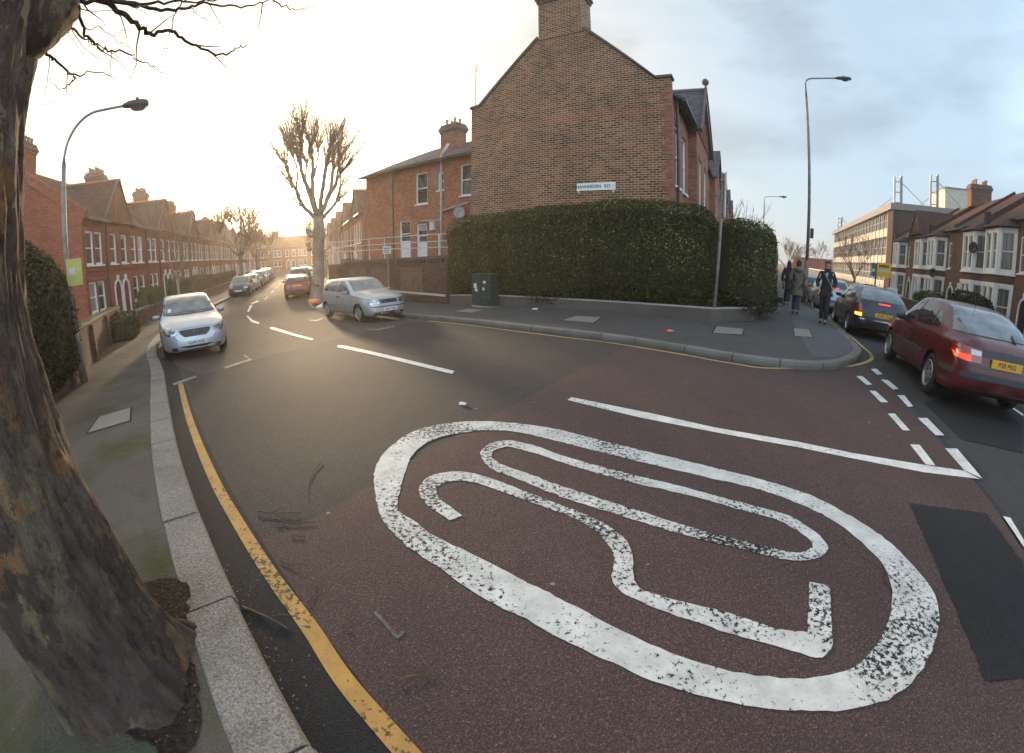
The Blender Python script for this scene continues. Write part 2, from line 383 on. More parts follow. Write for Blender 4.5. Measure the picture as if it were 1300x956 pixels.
c = m.mix(m.mr(m.noise(co, 1.1, 6, .7, .4), .50, .66, 0, .75), c, (.05, .06, .012)); c = m.mix(m.mr(fine, .4, .8, 0, .5), c, (.02, .015, .012))
m.base(c, .95, spec=.2, bump=m.math('ADD', fine, m.noise(co, 9, 5)), bs=.7, bd=.012)
m = NM('soil'); co = m.coord('UV'); fine = m.noise(co, 40, 5, .7)
m.base(m.mix(m.mr(fine, .35, .7), (.018, .013, .010), (.085, .062, .045)), 1, spec=.1, bump=fine, bs=1, bd=.03)
m = NM('granite'); co = m.coord('Object'); fine = m.noise(co, 75, 3, .7); sp = m.noise(co, 210, 1)
pit = m.n('ShaderNodeTexVoronoi', {'Vector': co, 'Scale': 55.0}).outputs['Distance']
c = m.mix(m.mr(m.noise(co, 2.2, 4), .3, .7), (.19, .165, .145), (.31, .27, .235)); c = m.mix(m.mr(fine, .40, .62, 0, .8), c, (.085, .072, .062)); c = m.mix(m.mr(sp, .55, .8), c, (.55, .5, .45))
c = m.mix(m.mr(m.noise(co, 1.3, 6, .7), .55, .75, 0, .55), c, (.06, .06, .03))
m.base(c, .85, spec=.3, bump=m.math('ADD', m.math('MULTIPLY', pit, .9), fine), bs=.9, bd=.008)
m = NM('kerb_concrete'); co = m.coord('Object'); fine = m.noise(co, 60, 3, .7)
c = m.mix(m.mr(m.noise(co, 1.5, 5), .3, .7), (.13, .115, .10), (.21, .19, .17)); c = m.mix(m.mr(fine, .4, .75, 0, .45), c, (.07, .06, .055))
m.base(c, .88, spec=.3, bump=fine, bs=.5, bd=.005)
m = NM('granite_slab'); co = m.coord('UV'); fine = m.noise(co, 90, 2, .7)
m.base(m.mix(m.mr(fine, .35, .7), (.16, .14, .12), (.27, .24, .20)), .85, bump=fine, bs=.3, bd=.004)
def worn_paint(name, col, wear=.5, fleck=(.012, .012, .012), scale=14, edge=.5):
    m = NM(name); co = m.coord('UV'); n1 = m.noise(co, scale * 2.6, 6, .74); n2 = m.noise(co, .8, 3); fine = m.noise(co, 120, 2)
    th = m.mr(n2, .34, .66, wear + .10, wear - .13)
    k = m.mr(m.math('SUBTRACT', n1, th), -.022, .022)          # 1 where paint survives
    c = m.mix(m.mr(m.noise(co, 5, 5, .7), .3, .75), col, tuple(x * .55 for x in col)); c = m.mix(m.mr(fine, .5, .8, 0, .25), c, tuple(x * .4 for x in col))
    c = m.mix(k, fleck, c)
    return m.base(c, .7, spec=.3, bump=m.math('ADD', k, m.math('MULTIPLY', fine, .3)), bs=.15, bd=.002)
worn_paint('paint_roundel', (.64, .625, .59), .45, scale=12)
worn_paint('paint_white', (.70, .69, .66), .36, scale=10)
worn_paint('paint_faded', (.30, .27, .24), .47, fleck=(.07, .055, .05), scale=16)
worn_paint('chalk', (.13, .125, .13), .5, fleck=(.08, .05, .048), scale=9)
worn_paint('paint_yellow', (.52, .28, .075), .41, fleck=(.06, .045, .03), scale=9)
worn_paint('paint_yellow_pale', (.50, .34, .13), .40, fleck=(.07, .06, .05), scale=9)
# ================================================================ GROUND
def rough(pts, a=.006, seed=1):
    r = random.Random(seed); out = []
    for i, p in enumerate(pts):
        q = pts[(i + 1) % len(pts)]; n = max(1, int((q - p).length / .035))
        for k in range(n): out.append(p.lerp(q, k / n) + Vector((r.uniform(-a, a), r.uniform(-a, a))))
    return out
def K(*k): return tag(*k, kind='structure')
def V2(p): return (p[0], p[1])
gb = MB()
# one sheet to the horizon
me = sheet('ground', [(-420, -420), (420, -420), (420, 420), (-420, 420)], -.03, MAT['asphalt_side'], build=False)
g = link('ground', me, MAT['asphalt_side']); tag(g, kind='structure')
far = MB(); rr = [(420, -.86), (2500, -2.0)]
vs = []; N = 48
for r, z in ((300, -1.2), (2600, -3.0)):
    for k in range(N): vs.append((r * math.cos(2 * PI * k / N), r * math.sin(2 * PI * k / N), z))
far.add(vs, [(k, (k + 1) % N, N + (k + 1) % N, N + k) for k in range(N)])
plain('far_land', (.05, .05, .04), .95, var=.3, sc=.02)
tag(far.build('distant_land', MAT['far_land']), kind='structure')
A28 = az(-28); A34 = az(34)
# kerb lines (top edge on the road side), photo-surveyed near the camera, then laid out in metres
LK = [Vector(p) for p in ((60, -62), (20, -20.5), (3.2, -3.0), (1.4, -1.25), (.45, -.33), (-.35, .33))] + [at(348, 865, .12), at(301, 769, .12), at(242, 625, .12), at(221, 552, .12), at(207, 468, .12)] + [Vector((-9.2, 8.4)), Vector((-11.2, 10.55)), Vector((-13.6, 14.1)), Vector((-16.0, 18.5)), Vector((-17.9, 22.3))]
e = Vector((-19.2, 24.8)); LK += [e, e + A28 * 15, e + A28 * 45, e + A28 * 84]
LKi = []
def offset_line(L, d):
    out = []
    for i, p in enumerate(L):
        t = (L[min(i + 1, len(L) - 1)] - L[max(i - 1, 0)]).normalized(); out.append(p + Vector((-t.y, t.x)) * d)
    return out
LKs = spline(LK, 8)
LKin = offset_line(LKs, .262)          # inner edge of the kerb, pavement side (left of travel)
RKn = [Vector((-1.15, 11.35)), at(696, 417, .12), at(780, 426.5, .12), at(874, 440.7, .12), at(921, 449, .12), at(972, 456, .12), at(1013, 460.5, .12), at(1041.5, 461.6, .12), at(1067.6, 459.8, .12), at(1088.6, 452, .12), at(1094, 443, .12), at(1088.6, 437, .12), at(1065, 414, .12), at(1041.5, 394, .12)]
RK = [Vector((-12.6, 25.0)) + A28 * 75, Vector((-12.6, 25.0)) + A28 * 30, Vector((-12.6, 25.0)), Vector((-10.9, 21.4)), Vector((-9.5, 19.2)), Vector((-7.9, 17.6)), Vector((-5.6, 15.6)), Vector((-3.2, 13.4))] + RKn
q = RK[-1]; RK += [q + az(32.5) * 12, q + az(33) * 45, q + az(33.5) * 95]
RKs = spline(RK, 8)
RKin = offset_line(RKs, .20)
def inner(L, nx=0): return L
# asphalt zones, each 4 mm above the one below
red_edge = [at(800, 438), at(730, 472), at(620, 530), at(500, 596), at(430, 640), at(372, 672), Vector((-1.75, 1.98))]
mainL = [at(1094, 447), at(1119, 478), at(1140.5, 500), at(1160, 521), at(1205, 572), at(1260, 640), at(1299, 700)]
dirm = az(32)
mdark = [V2(mainL[0] + dirm * 130)] + [V2(p) for p in mainL] + [V2(mainL[-1] - dirm * 6), V2(mainL[-1] - dirm * 60), (60, -60), (140, 60), V2(mainL[0] + dirm * 130 + az(122) * 30)]
K(sheet('main_road', mdark, -.012, MAT['asphalt_main']))
side = [V2(p) for p in LKs if p.y > -25] ; 
roadpoly = [V2(p) for p in LKs if -4 < p.y] + [V2(p) for p in RKs[:8 * 18]][0:0]
# whole side road between both kerbs
sr = [V2(p) for p in LKs if p.y > 5.5] + [V2(p) for p in RKs if p.y > 8.2 and p.x < 3]
K(sheet('side_road', sr, -.008, MAT['asphalt_side']))
dk = [V2(p) for p in red_edge] + [V2(p) for p in LKs if -1.75 > p.x > -9.6] + [V2(at(*p)) for p in ((255, 476), (300, 462), (360, 447), (440, 428), (520, 408.5))] + [V2(p) for p in RKs if -2.6 < p.x < 2.0 and p.y < 14]
K(sheet('road_surface', dk, -.004, MAT['asphalt_dark']))
rd = [V2(p) for p in red_edge[::-1]] + [V2(p) for p in RKs if 2.1 < p.x < 7.9 and p.y < 7.6] + [V2(p) for p in mainL] + [V2(mainL[-1] - dirm * 5), (2.2, -2.2)] + [V2(p) for p in LKs if -2.0 < p.y < 1.95][0:] 
K(sheet('red_road_surface', rd, 0.0, MAT['asphalt_red']))
K(sheet('road_patch', [V2(p) for p in rough([at(*p) for p in ((1154, 639), (1251, 651.5), (1299, 716), (1299, 860), (1251, 866), (1205, 755))], .007, 9)], .004, MAT['asphalt_patch']))
K(sheet('road_patch', [V2(at(*p)) for p in ((1173, 510), (1221, 557), (1299, 575), (1299, 515), (1230, 500))], -.006, MAT['asphalt_patch']))
K(sheet('road_edge', [V2(p) for p in offset_line([p for p in LKs if -9 < p.x < .6 and p.y > -.5], -.34)][::-1] + [V2(p) for p in LKs if -9 < p.x < .6 and p.y > -.5], .002, MAT['asphalt_patch']))
# pavements
lwall = [Vector((4.5, -9.5)), Vector((-.5, -3.6)), Vector((-3.4, -.4)), Vector((-5.6, 1.9)), Vector((-8.55, 5.3)), Vector((-12.0, 8.85)), Vector((-14.1, 11.3)), Vector((-16.3, 14.8)), Vector((-18.9, 19.6)), Vector((-20.9, 23.4))]
lwall += [lwall[-1] + A28 * 40, lwall[-1] + A28 * 84]
lp = [V2(p) for p in LKin if p.y > -4] + [V2(p) for p in lwall[::-1]] 
K(sheet('pavement', lp, .118, MAT['pavement_moss']))
RW = [Vector((-9.2, 27.2)) + A28 * 75, Vector((-9.2, 27.2)), Vector((-8.4, 21.3)), Vector((-3.4, 17.1)), Vector((-.28, 14.6)), Vector((5.24, 10.3)), Vector((6.9, 10.75)), Vector((8.3, 12.3)), Vector((8.3, 12.3)) + az(33) * 110]
rp = [V2(p) for p in RKin] + [V2(p) for p in RW[::-1]]
K(sheet('pavement', rp, .118, MAT['pavement_tar']))
K(sheet('garden_ground', [V2(p) for p in RW] + [(60, 140), (-20, 110)], .10, MAT['soil']))
K(sheet('garden_ground', [V2(p) for p in lwall] + [(-90, 80), (-60, -20), (-5, -30)], .10, MAT['soil']))
K(sheet('pavement', [V2(p) for p in [at(1299, 505) + dirm * -8 + az(122) * 8.2, at(1299, 505) + dirm * -8 + az(122) * 11, Vector((60, 66)) + az(122) * 4, Vector((60, 66)) + az(122) * 1]], .11, MAT['pavement_tar'], skirt=.2))
npv = [at(*p, .118) for p in ((1027, 392), (1042, 402), (1060, 417), (1078, 432), (1083, 441), (1078, 449), (1060, 453.5), (1033, 453.5), (1026, 444), (1017, 428), (1007, 412), (1005, 400))]
K(sheet('pavement', [V2(p) for p in npv], .122, MAT['pavement_new']))
for pts in (((112, 550), (126, 530), (165.7, 518), (164.7, 534.5)), ((714.5, 407), (730.6, 401.6), (763, 403), (753, 410)), ((905, 423), (910, 414.5), (944, 418), (942, 425)), ((1007.6, 417), (1027, 418.4), (1031.5, 428.4), (1009, 427)), ((578.5, 395.8), (594.6, 392), (613, 393.5), (599, 397.4))):
    o = sheet('pavement_slab', [V2(at(*p, .118)) for p in pts], .128, MAT['granite_slab'], skirt=.02); K(o)
    c = sum((at(*p, .118) for p in pts), Vector((0, 0))) / 4
    K(sheet('pavement', [V2(c + (at(*p, .118) - c) * 1.10) for p in pts], .1225, MAT['soil']))
pit = [Vector(p) for p in ((-1.25, .72), (-1.62, 1.16), (-1.82, 1.40), (-2.1, 1.3), (-2.1, 1.0), (-1.8, .6), (-1.45, .5), (-1.2, .5))]
K(sheet('ground_soil', [V2(p) for p in rough(spline(pit, 4, True), .018, 8)], .124, MAT['soil']))
# kerb stones
def kerb(name, outer, width, mat, stone, drop=.16, gap=.016, z=.125, bev=.012, lo=-1e9, hi=1e9):
    mb = MB(); d = 0; pts = outer; acc = [0]
    for i in range(1, len(pts)): acc.append(acc[-1] + (pts[i] - pts[i - 1]).length)
    def P(s):
        i = min(max(int(np.searchsorted(acc, s)) - 1, 0), len(pts) - 2); t = (s - acc[i]) / max(1e-6, acc[i + 1] - acc[i]); return pts[i].lerp(pts[i + 1], t)
    s = 0; L = acc[-1]; rnd = random.Random(3)
    while s < L - .1:
        c = P(s)
        ln = (stone if c.length < 30 else 4.0) * rnd.uniform(.85, 1.15)
        e = min(L, s + ln); n = max(1, int((e - s) / .3)) if c.length < 30 else 2
        jz = rnd.uniform(-.004, .004) ; jo = rnd.uniform(-.008, .008)
        ring = []
        for k in range(n + 1):
            q = s + gap / 2 + (e - s - gap) * k / n; p = P(q); t = (P(min(L, q + .05)) - P(max(0, q - .05))).normalized(); nn = Vector((-t.y, t.x)); p = p + nn * jo
            zz = T(p.x, p.y) + z + jz
            sec = [(0, -drop), (-.012, -bev - .05), (-.0, -bev), (bev, 0), (width - bev * .6, 0), (width, -bev * .6), (width, -drop)]
            ring.append([(p.x + nn.x * a, p.y + nn.y * a, zz + b) for a, b in sec])
        m_ = len(ring[0]); vs = [v for r in ring for v in r]
        fs = [(i * m_ + j, i * m_ + (j + 1) % m_, (i + 1) * m_ + (j + 1) % m_, (i + 1) * m_ + j) for i in range(n) for j in range(m_)]
        fs += [tuple(range(m_))[::-1], tuple(n * m_ + j for j in range(m_))]
        mb.add(vs, fs); s = e
    return K(mb.build(name, mat))
kerb('kerb', [p for p in LKs if p.y > -6], .27, MAT['granite'], .92, gap=.018)
kerb('kerb', RKs, .20, MAT['kerb_concrete'], .92)
# ---------------------------------------------------------------- painted markings
def mark(pts, mat, off=.004, name='road_marking', world=False, raw=False):
    w = [Vector(p) for p in pts] if world else [at(*p) for p in pts]
    return K(sheet(name, [V2(p) for p in w], off, MAT[mat]))
def ring(outer, inn, mat, name):
    O = rough(spline([at(*p) if len(p) == 2 else Vector(p[:2]) for p in outer], 4, True), seed=2); I = rough(spline([at(*p) if len(p) == 2 else Vector(p[:2]) for p in inn], 4, True), seed=3)
    # bridge: triangulate the band between the two outlines
    bm = bmesh.new(); eo = []
    for L in (O, I):
        vv = [bm.verts.new((p.x, p.y, 0)) for p in L]; eo += [bm.edges.new((vv[i], vv[(i + 1) % len(vv)])) for i in range(len(vv))]
    bmesh.ops.triangle_fill(bm, edges=eo, use_beauty=True)
    for s in _SL:
        bmesh.ops.bisect_plane(bm, geom=bm.verts[:] + bm.edges[:] + bm.faces[:], plane_co=(SD.x * s, SD.y * s, 0), plane_no=(SD.x, SD.y, 0), dist=1e-5) if -6 < s < 8 else None
    for v in bm.verts: v.co.z = T(v.co.x, v.co.y) + .004
    for f in bm.faces:
        f.normal_update()
        if f.normal.z < 0: f.normal_flip()
    me = bpy.data.meshes.new(name); bm.to_mesh(me); bm.free(); box_uv(me)
    return K(link(name, me, MAT[mat]))
RO = [(474.6, 605.5), (481, 584.6), (497.6, 565.8), (522.7, 549), (564.6, 538), (619, 535), (694, 542.7), (769.5, 561), (836, 577), (901.8, 593), (968.8, 609.7), (1027, 628.5), (1069, 649.4), (1119, 680.8), (1152.8, 712), (1178, 741.4), (1190.5, 768.6), (1191.7, 793.7), (1183, 827), (1157, 867), (1115, 893), (1050, 903), (960, 898), (900, 886), (828, 865), (778, 842), (727.7, 819), (677.5, 791.6), (640, 773), (594, 748), (552, 718), (514, 691), (489, 664), (478.8, 639)]
RI = [(506, 647), (507, 626), (516.5, 593), (527, 574), (552, 557.4), (598, 548), (640, 547), (686, 555), (769.5, 576), (836, 592), (900, 607), (964.6, 622), (1027, 645), (1065, 666), (1094, 689), (1121, 718), (1132, 747.7), (1131, 775), (1121, 806), (1098, 835.6), (1065, 855), (1019, 861.5), (960, 858), (900, 845), (836.5, 823), (778, 796), (732, 771), (677.5, 743.5), (627, 718), (585.5, 697.5), (552, 680.8), (522.7, 660)]
ring(RO, RI, 'paint_roundel', 'roundel_road_marking')
ZO = [(609.7, 578), (614.8, 567.8), (627, 561.6), (648, 559.5), (677.5, 565.8), (711, 578), (752.8, 590), (815.6, 606), (870, 619), (935, 637), (998, 653.6), (1027, 670), (1049, 690), (1048, 701.7), (1032, 710), (1002, 712), (943.7, 698), (890, 685), (836.5, 670), (769.5, 649.4), (711, 630.6), (661, 610), (623, 595)]
ZI = [(625, 581), (628, 572), (644, 567.8), (669, 573), (702.6, 583.7), (752.8, 600), (815.6, 616), (870, 628), (927, 644), (985.5, 660), (1019, 678.7), (1031, 691), (1023, 699.6), (1002, 701), (943.7, 687), (890, 674), (836.5, 657), (769.5, 636), (711, 616.5), (669, 601), (640, 591)]
ring(ZO, ZI, 'paint_roundel', 'number_road_marking')
TA = [(587.6, 654.9), (560, 634.8), (554, 624), (558, 616), (577, 610.5), (606, 613.9), (648, 628.5), (694, 645), (732, 660), (761, 678.7), (776, 697.5), (780, 714), (776.6, 731), (782, 745.6), (796, 756), (824, 768.6), (861.6, 783), (895, 794), (922.7, 804), (985.5, 821), (1027, 833.5), (1044, 834.7), (1055.8, 823)]
TB = [(1053, 743.5), (1027, 739), (1025, 803)]
TC = [(985.5, 799), (922.7, 778), (878, 767), (836.5, 756), (811, 746), (804, 727), (803, 710), (796.7, 689), (778, 672.4), (752.8, 657.8), (711, 641), (661, 622), (614.8, 604.7), (581, 599), (550, 603), (535, 613.9), (533, 626.4), (543.7, 643), (571, 661)]
tw = spline([at(*p) for p in TA], 3) + [at(*p) for p in TB] + spline([at(*p) for p in TC], 3)
K(sheet('number_road_marking', [V2(p) for p in rough(tw, .004, 4)], .004, MAT['paint_roundel']))
mark([(726, 504.5), (834, 526.5), (905, 542.5), (1012, 561), (1083, 575.5), (1173, 590.5), (1224, 598), (1244, 608.5), (1173, 600), (1101, 586), (1012, 568), (905, 548.5), (811, 530), (720, 508)], 'paint_white')
for q in (((1199.5, 569.4), (1215, 570), (1247, 608), (1224, 597.5)), ((1165, 531), (1177, 531), (1198.6, 553), (1188, 553)), ((1139, 502), (1148, 502), (1159, 516), (1153, 517)), ((1118, 482), (1127, 482.7), (1140.7, 493.8), (1134, 495)), ((1105.6, 469), (1112, 468), (1120.5, 475.4), (1113.8, 476)),
          ((1155, 564.5), (1167.4, 565), (1187.5, 591.4), (1175, 590)), ((1127, 525.4), (1135.7, 525.4), (1155.4, 547), (1146, 546.5)), ((1103.5, 496), (1112, 497), (1127.5, 511), (1118, 511)), ((1087, 477.7), (1094.7, 477.7), (1107, 488.5), (1100, 489)),
          ((1273, 655.7), (1282.5, 657.8), (1299.5, 686), (1299.5, 695)), ((1281, 516), (1284, 516), (1299, 526), (1299, 529))):
    mark(q, 'paint_white', name='road_marking', off=.0045)
for q, m_ in ((((428.7, 438.6), (434, 438.2), (577, 471.2), (574, 475), (428, 441)), 'paint_white'), (((342.5, 415.4), (346, 415), (398, 430), (396, 432.2), (343, 417.6)), 'paint_white'),
          (((312.6, 401), (315.3, 401), (321, 406.5), (329.5, 409.5), (328.5, 411.6), (319, 408.8)), 'paint_white'), (((313.6, 395.6), (316, 396), (320.5, 387.6), (318, 387.2)), 'paint_white'), (((318, 385.6), (320, 386), (329, 383), (326.5, 381.8)), 'paint_white'),
          (((284.4, 466.2), (316.4, 456), (309, 451.5), (310.8, 451), (320, 457), (286, 468.2)), 'paint_faded'), (((219, 487), (249, 476.6), (250, 479), (220.5, 489.4)), 'paint_faded'),
          (((393, 405.8), (402, 406.2), (409, 403.4), (411, 404.4), (402, 408), (393, 407.2)), 'paint_faded'), (((464, 416.4), (479, 417.6), (500, 413.6), (501, 415), (480, 419.6), (464, 418)), 'paint_faded')):
    mark(q, m_)
for k in range(9):   # dashes down the middle of the side road
    c = Vector((-14.6, 22.2)) + A28 * (1 + k * 6.0) ; n_ = az(62)
    mark([c - n_ * .05, c + n_ * .05, c + n_ * .05 + A28 * 2.6, c - n_ * .05 + A28 * 2.6], 'paint_faded', world=True)
def stripe(pts, w, mat, off=.004):
    L = spline(pts, 6); a = rough(offset_line(L, w / 2), .003, 5); b = rough(offset_line(L, -w / 2)[::-1], .003, 6)
    a = offset_line(L, w / 2); b = offset_line(L, -w / 2)[::-1]
    return K(sheet('yellow_road_marking', [V2(p) for p in a + b], off, MAT[mat]))
stripe([at(229, 487), at(240, 530), at(270, 605), at(305, 668), at(343, 728), at(392, 795), at(436, 862), Vector((-.33, .72)), Vector((.3, .05)), Vector((1.3, -.9))], .092, 'paint_yellow', .005)
stripe([p for p in offset_line([p for p in RKs if -2.6 < p.x < 4.6 and p.y < 14], -.17)][::5] + [at(1041, 467.6), at(1081, 464.6), at(1103, 458.5), at(1107, 453), at(1103, 447), at(1092, 437.5), at(1068, 416.4), at(1042, 395.2), at(1042, 395.2) + az(32.5) * 10, at(1042, 395.2) + az(32.5) * 50], .085, 'paint_yellow_pale')
stripe([at(391, 380), at(395.6, 388.6), at(405.4, 392.6), at(415, 394.6)], .10, 'paint_yellow_pale')
mark([(474, 778), (478, 776), (505, 806), (512, 800), (515, 802), (505, 812), (499, 807)], 'chalk', off=.0035, name='road_marking')
# ---------------------------------------------------------------- litter, leaves and twigs on the road
plain('twig_brown', (.11, .065, .04), .9, var=.3); plain('leaf_brown', (.20, .09, .035), .9, var=.5, sc=40); plain('litter_white', (.62, .61, .6), .7); plain('litter_orange', (.75, .20, .06), .6)
def gz(p, off=0): return (p.x, p.y, T(p.x, p.y) + off)
tw_spec = [([(409, 586), (398, 600), (392, 612), (391, 632)], .004, 'thin pale twig lying against the yellow line'), ([(328, 650), (345, 652.5), (383, 652)], .006, 'straight brown twig lying on the dark asphalt'), ([(350, 660), (372, 664.5), (401, 664)], .005, 'forked brown twig beside the edge of the red asphalt'), ([(370, 681), (388, 682)], .004, 'short pale twig on the red asphalt beyond the yellow line'),
           ([(308, 772), (330, 781), (352, 792), (366, 800)], .008, 'dark broken branch in the gutter between kerb and yellow line'), ([(506, 866), (524, 859), (546, 857)], .004, 'thin stick on the red asphalt below the roundel'), ([(392, 765), (402, 751), (406, 746)], .003, 'hairlike twig leaning away on the red asphalt'), ([(356, 712), (368, 718), (374, 727)], .004, 'bent twig just right of the cracked yellow line'), ([(446, 806), (441, 800), (449, 784)], .003, 'crooked thin twig nearest the chalk mark')]
for k, (pts, r, lab) in enumerate(tw_spec):
    W = spline([at(*p) for p in pts], 4); rnd = random.Random(k)
    P = [Vector(gz(p, r + .002 + rnd.uniform(0, .006))) for p in W]; mb = MB(); mb.tube(P, [r * (1 - .5 * i / len(P)) for i in range(len(P))], 5)
    if len(P) > 6:
        b = P[len(P) // 2]; d = (P[-1] - P[0]).normalized(); s_ = Vector((-d.y, d.x, .1)); mb.tube([b, b + d * .05 + s_ * .05, b + d * .11 + s_ * .07], [r * .6, r * .5, r * .3], 4)
    tag(mb.build('twig', MAT['twig_brown'], smooth=True), lab, 'twig', 'twigs fallen on the road')
# dead leaves gathered in the gutter and round the roots
lv = MB(); rnd = random.Random(11)
for _ in range(1100):
    u = rnd.random()
    if u < .55:
        i = rnd.randrange(len(LKs)); c = LKs[i]
        if not (-9 < c.x < .8) or c.y < -.6: continue
        i2 = min(i + 1, len(LKs) - 1); c = c.lerp(LKs[i2], rnd.random()); t = (LKs[i2] - LKs[i]).normalized(); c = c + Vector((t.y, -t.x)) * abs(rnd.gauss(.02, .10)); off = .012
    else:
        c = Vector((-1.7 + rnd.gauss(0, .35), 1.0 + rnd.gauss(0, .35))); off = .135
    s = rnd.uniform(.003, .009); a = rnd.uniform(0, 2 * PI); x = Vector((math.cos(a), math.sin(a), rnd.uniform(-.4, .4))) * s; y = Vector((-math.sin(a), math.cos(a), rnd.uniform(-.4, .4))) * s * .6
    o = Vector(gz(c, off + .004)); lv.quad(o - x, o - y, o + x, o + y)
tag(lv.build('dead_leaves', MAT['leaf_brown'], fix=False), 'small brown leaf fragments in the gutter and round the tree roots', 'leaf litter', kind='stuff')
def scrap(px, py, s, mat, lab, name='litter', off=.0, cat='litter'):
    c = at(px, py, off); rnd = random.Random(int(px)); mb = MB(); n = 7
    top = [(c.x + math.cos(2 * PI * k / n) * s * rnd.uniform(.6, 1.2), c.y + math.sin(2 * PI * k / n) * s * rnd.uniform(.5, 1), T(c.x, c.y) + off + .012 + rnd.uniform(0, s * .35)) for k in range(n)]
    bot = [(a, b, T(c.x, c.y) + off + .008) for a, b, _ in top]
    mb.add(top + bot + [(c.x, c.y, T(c.x, c.y) + off + .014 + s * .4)], [(k, (k + 1) % n, 2 * n) for k in range(n)] + [(k + n, k, (k + 1) % n)[::-1] for k in range(n)] + [(k + n, (k + 1) % n + n, (k + 1) % n) for k in range(n)])
    tag(mb.build(name, MAT[mat]), lab, cat)
scrap(587, 514, .045, 'litter_white', 'flat scrap of white paper on the dark asphalt in mid junction', 'paper_scrap', cat='paper')
scrap(840, 440, .12, 'litter_white', 'crumpled pale wrapper in the gutter by the corner kerb', 'wrapper')
scrap(850, 421, .10, 'litter_orange', 'brown crushed packet on the pavement behind the corner kerb', 'packet', .12)
scrap(679, 393, .09, 'litter_white', 'white crumpled tissue on the pavement near the green cabinet', 'tissue', .12)
scrap(401, 384, .42, 'litter_orange', 'orange plastic sack slumped on the kerb below the pollarded tree', 'sack', .12)
scrap(409, 390, .38, 'litter_white', 'pale rubbish sack lying on the kerb behind the silver hatchback', 'sack', .12)
# ================================================================ BOUNDARY WALLS
def wall_run(name, pts, h, th, mat, lab, cat='wall', cap=None, capmat='coping', group=None, cname='coping', base=.10, pier=None, piermat=None, caph=.07, capo=.04):
    """a garden wall along pts (ground points); top level where h is a number above ground"""
    root = empty(name, (pts[0].x, pts[0].y, T(*pts[0])), 0, lab, cat, group); o = Vector((pts[0].x, pts[0].y, T(*pts[0])))
    L = pts; A = L; B = offset_line(L, th)
    def strip(mb, A, B, z0, z1):
        for i in range(len(A) - 1):
            v = []
            for (P, Q) in ((A, B),):
                for j in (i, i + 1):
                    for X in (P[j], Q[j]): v += [Vector((X.x, X.y, T(P[j].x, P[j].y) + z0)) - o, Vector((X.x, X.y, T(P[j].x, P[j].y) + z1)) - o]
            mb.add(v, [(0, 1, 5, 4), (2, 6, 7, 3), (1, 3, 7, 5), (0, 4, 6, 2), (0, 2, 3, 1), (4, 5, 7, 6)])
    mb = MB(); strip(mb, A, B, base - .3, h); mb.build('wall_face', mat, root)
    if cap: mb = MB(); strip(mb, offset_line(L, -capo), offset_line(L, th + capo), h + .002, h + caph); mb.build(cname, MAT[capmat], root)
    if pier:
        for k, (p, hh) in enumerate(pier):
            mb = MB(); q = Vector(gz(p)) - o; t = (L[-1] - L[0]).normalized(); tt = Vector((t.x, t.y, 0)); nn = Vector((-t.y, t.x, 0))
            mb.obox(q + nn * th * .5 + Vector((0, 0, hh / 2)), tt, nn, Vector((0, 0, 1)), .17, .17, hh / 2); pr = mb.build('pier', piermat or mat, root)
            mb = MB(); mb.obox(q + nn * th * .5 + Vector((0, 0, hh + .03)), tt, nn, Vector((0, 0, 1)), .2, .2, .03); mb.build('pier_cap', MAT[capmat], pr)
    return root
lw = spline(lwall[3:7], 5)
wr = wall_run('garden_wall', [p for p in lw], 1.10, .22, MAT['wall_brick'], 'mossy brick garden wall running along the pavement behind the curved lamp post', cap=True, capmat='coping')
mm = NM('moss'); co = mm.coord('Object'); mm.base(mm.mix(mm.noise(co, 20, 3), (.05, .055, .01), (.12, .12, .03)), 1, bump=mm.noise(co, 30, 4), bs=1, bd=.02)
mb = MB(); rnd = random.Random(5); o0 = Vector(wr.location)
for i in range(260):
    k = rnd.randrange(5, len(lw) - 1); p = lw[k].lerp(lw[k + 1], rnd.random()); t = (lw[k + 1] - lw[k]).normalized(); p = p + Vector((-t.y, t.x)) * rnd.uniform(-.03, .25); r = rnd.uniform(.02, .06)
    c = Vector((p.x, p.y, T(p.x, p.y) + 1.17)) - o0; mb.add([c + Vector((r, 0, 0)), c + Vector((0, r, 0)), c + Vector((-r, 0, 0)), c + Vector((0, -r, 0)), c + Vector((0, 0, r * .8))], [(0, 1, 4), (1, 2, 4), (2, 3, 4), (3, 0, 4)])
mb.build('moss', mm.m, wr, smooth=True)
for j in range(1, 6):  # brick panels: shallow buttresses on the street face
    p = lw[min(len(lw) - 1, j * 3 - 1)]; t = (lw[min(len(lw) - 1, j * 3)] - lw[j * 3 - 2]).normalized(); nn = Vector((t.y, -t.x))
    mb = MB(); q = Vector(gz(p)) - o0; mb.obox(q + Vector((nn.x, nn.y, 0)) * .03 + Vector((0, 0, .53)), Vector((t.x, t.y, 0)), Vector((nn.x, nn.y, 0)), Vector((0, 0, 1)), .12, .06, .53); mb.build('buttress', MAT['wall_brick'], wr)
lw2 = [lwall[6] + Vector((-.5, 1.0)), lwall[7], lwall[8], lwall[9]]
wall_run('garden_wall', spline(lw2, 4), .72, .2, MAT['wall_brick'], 'low brick front wall below the privet hedges, beyond the fallen ivy', cap=True)
wall_run('garden_wall', [lwall[9] + A28 * .6, lwall[9] + A28 * 40, lwall[9] + A28 * 80], .6, .2, MAT['wall_brick'], 'long low brick front wall behind the row of parked cars', cap=True)
rw = [Vector((-2.45, 16.35)), Vector((-.6, 14.85)), Vector((5.24, 10.3)), Vector((6.9, 10.75)), Vector((8.3, 12.3)), Vector((8.3, 12.3)) + az(33) * 9]
wall_run('hedge_wall', rw, .46, .24, MAT['render_grey'], 'low grey-brown rendered wall under the big clipped hedge at the corner', cap=True, capmat='concrete', caph=.03, capo=.01)
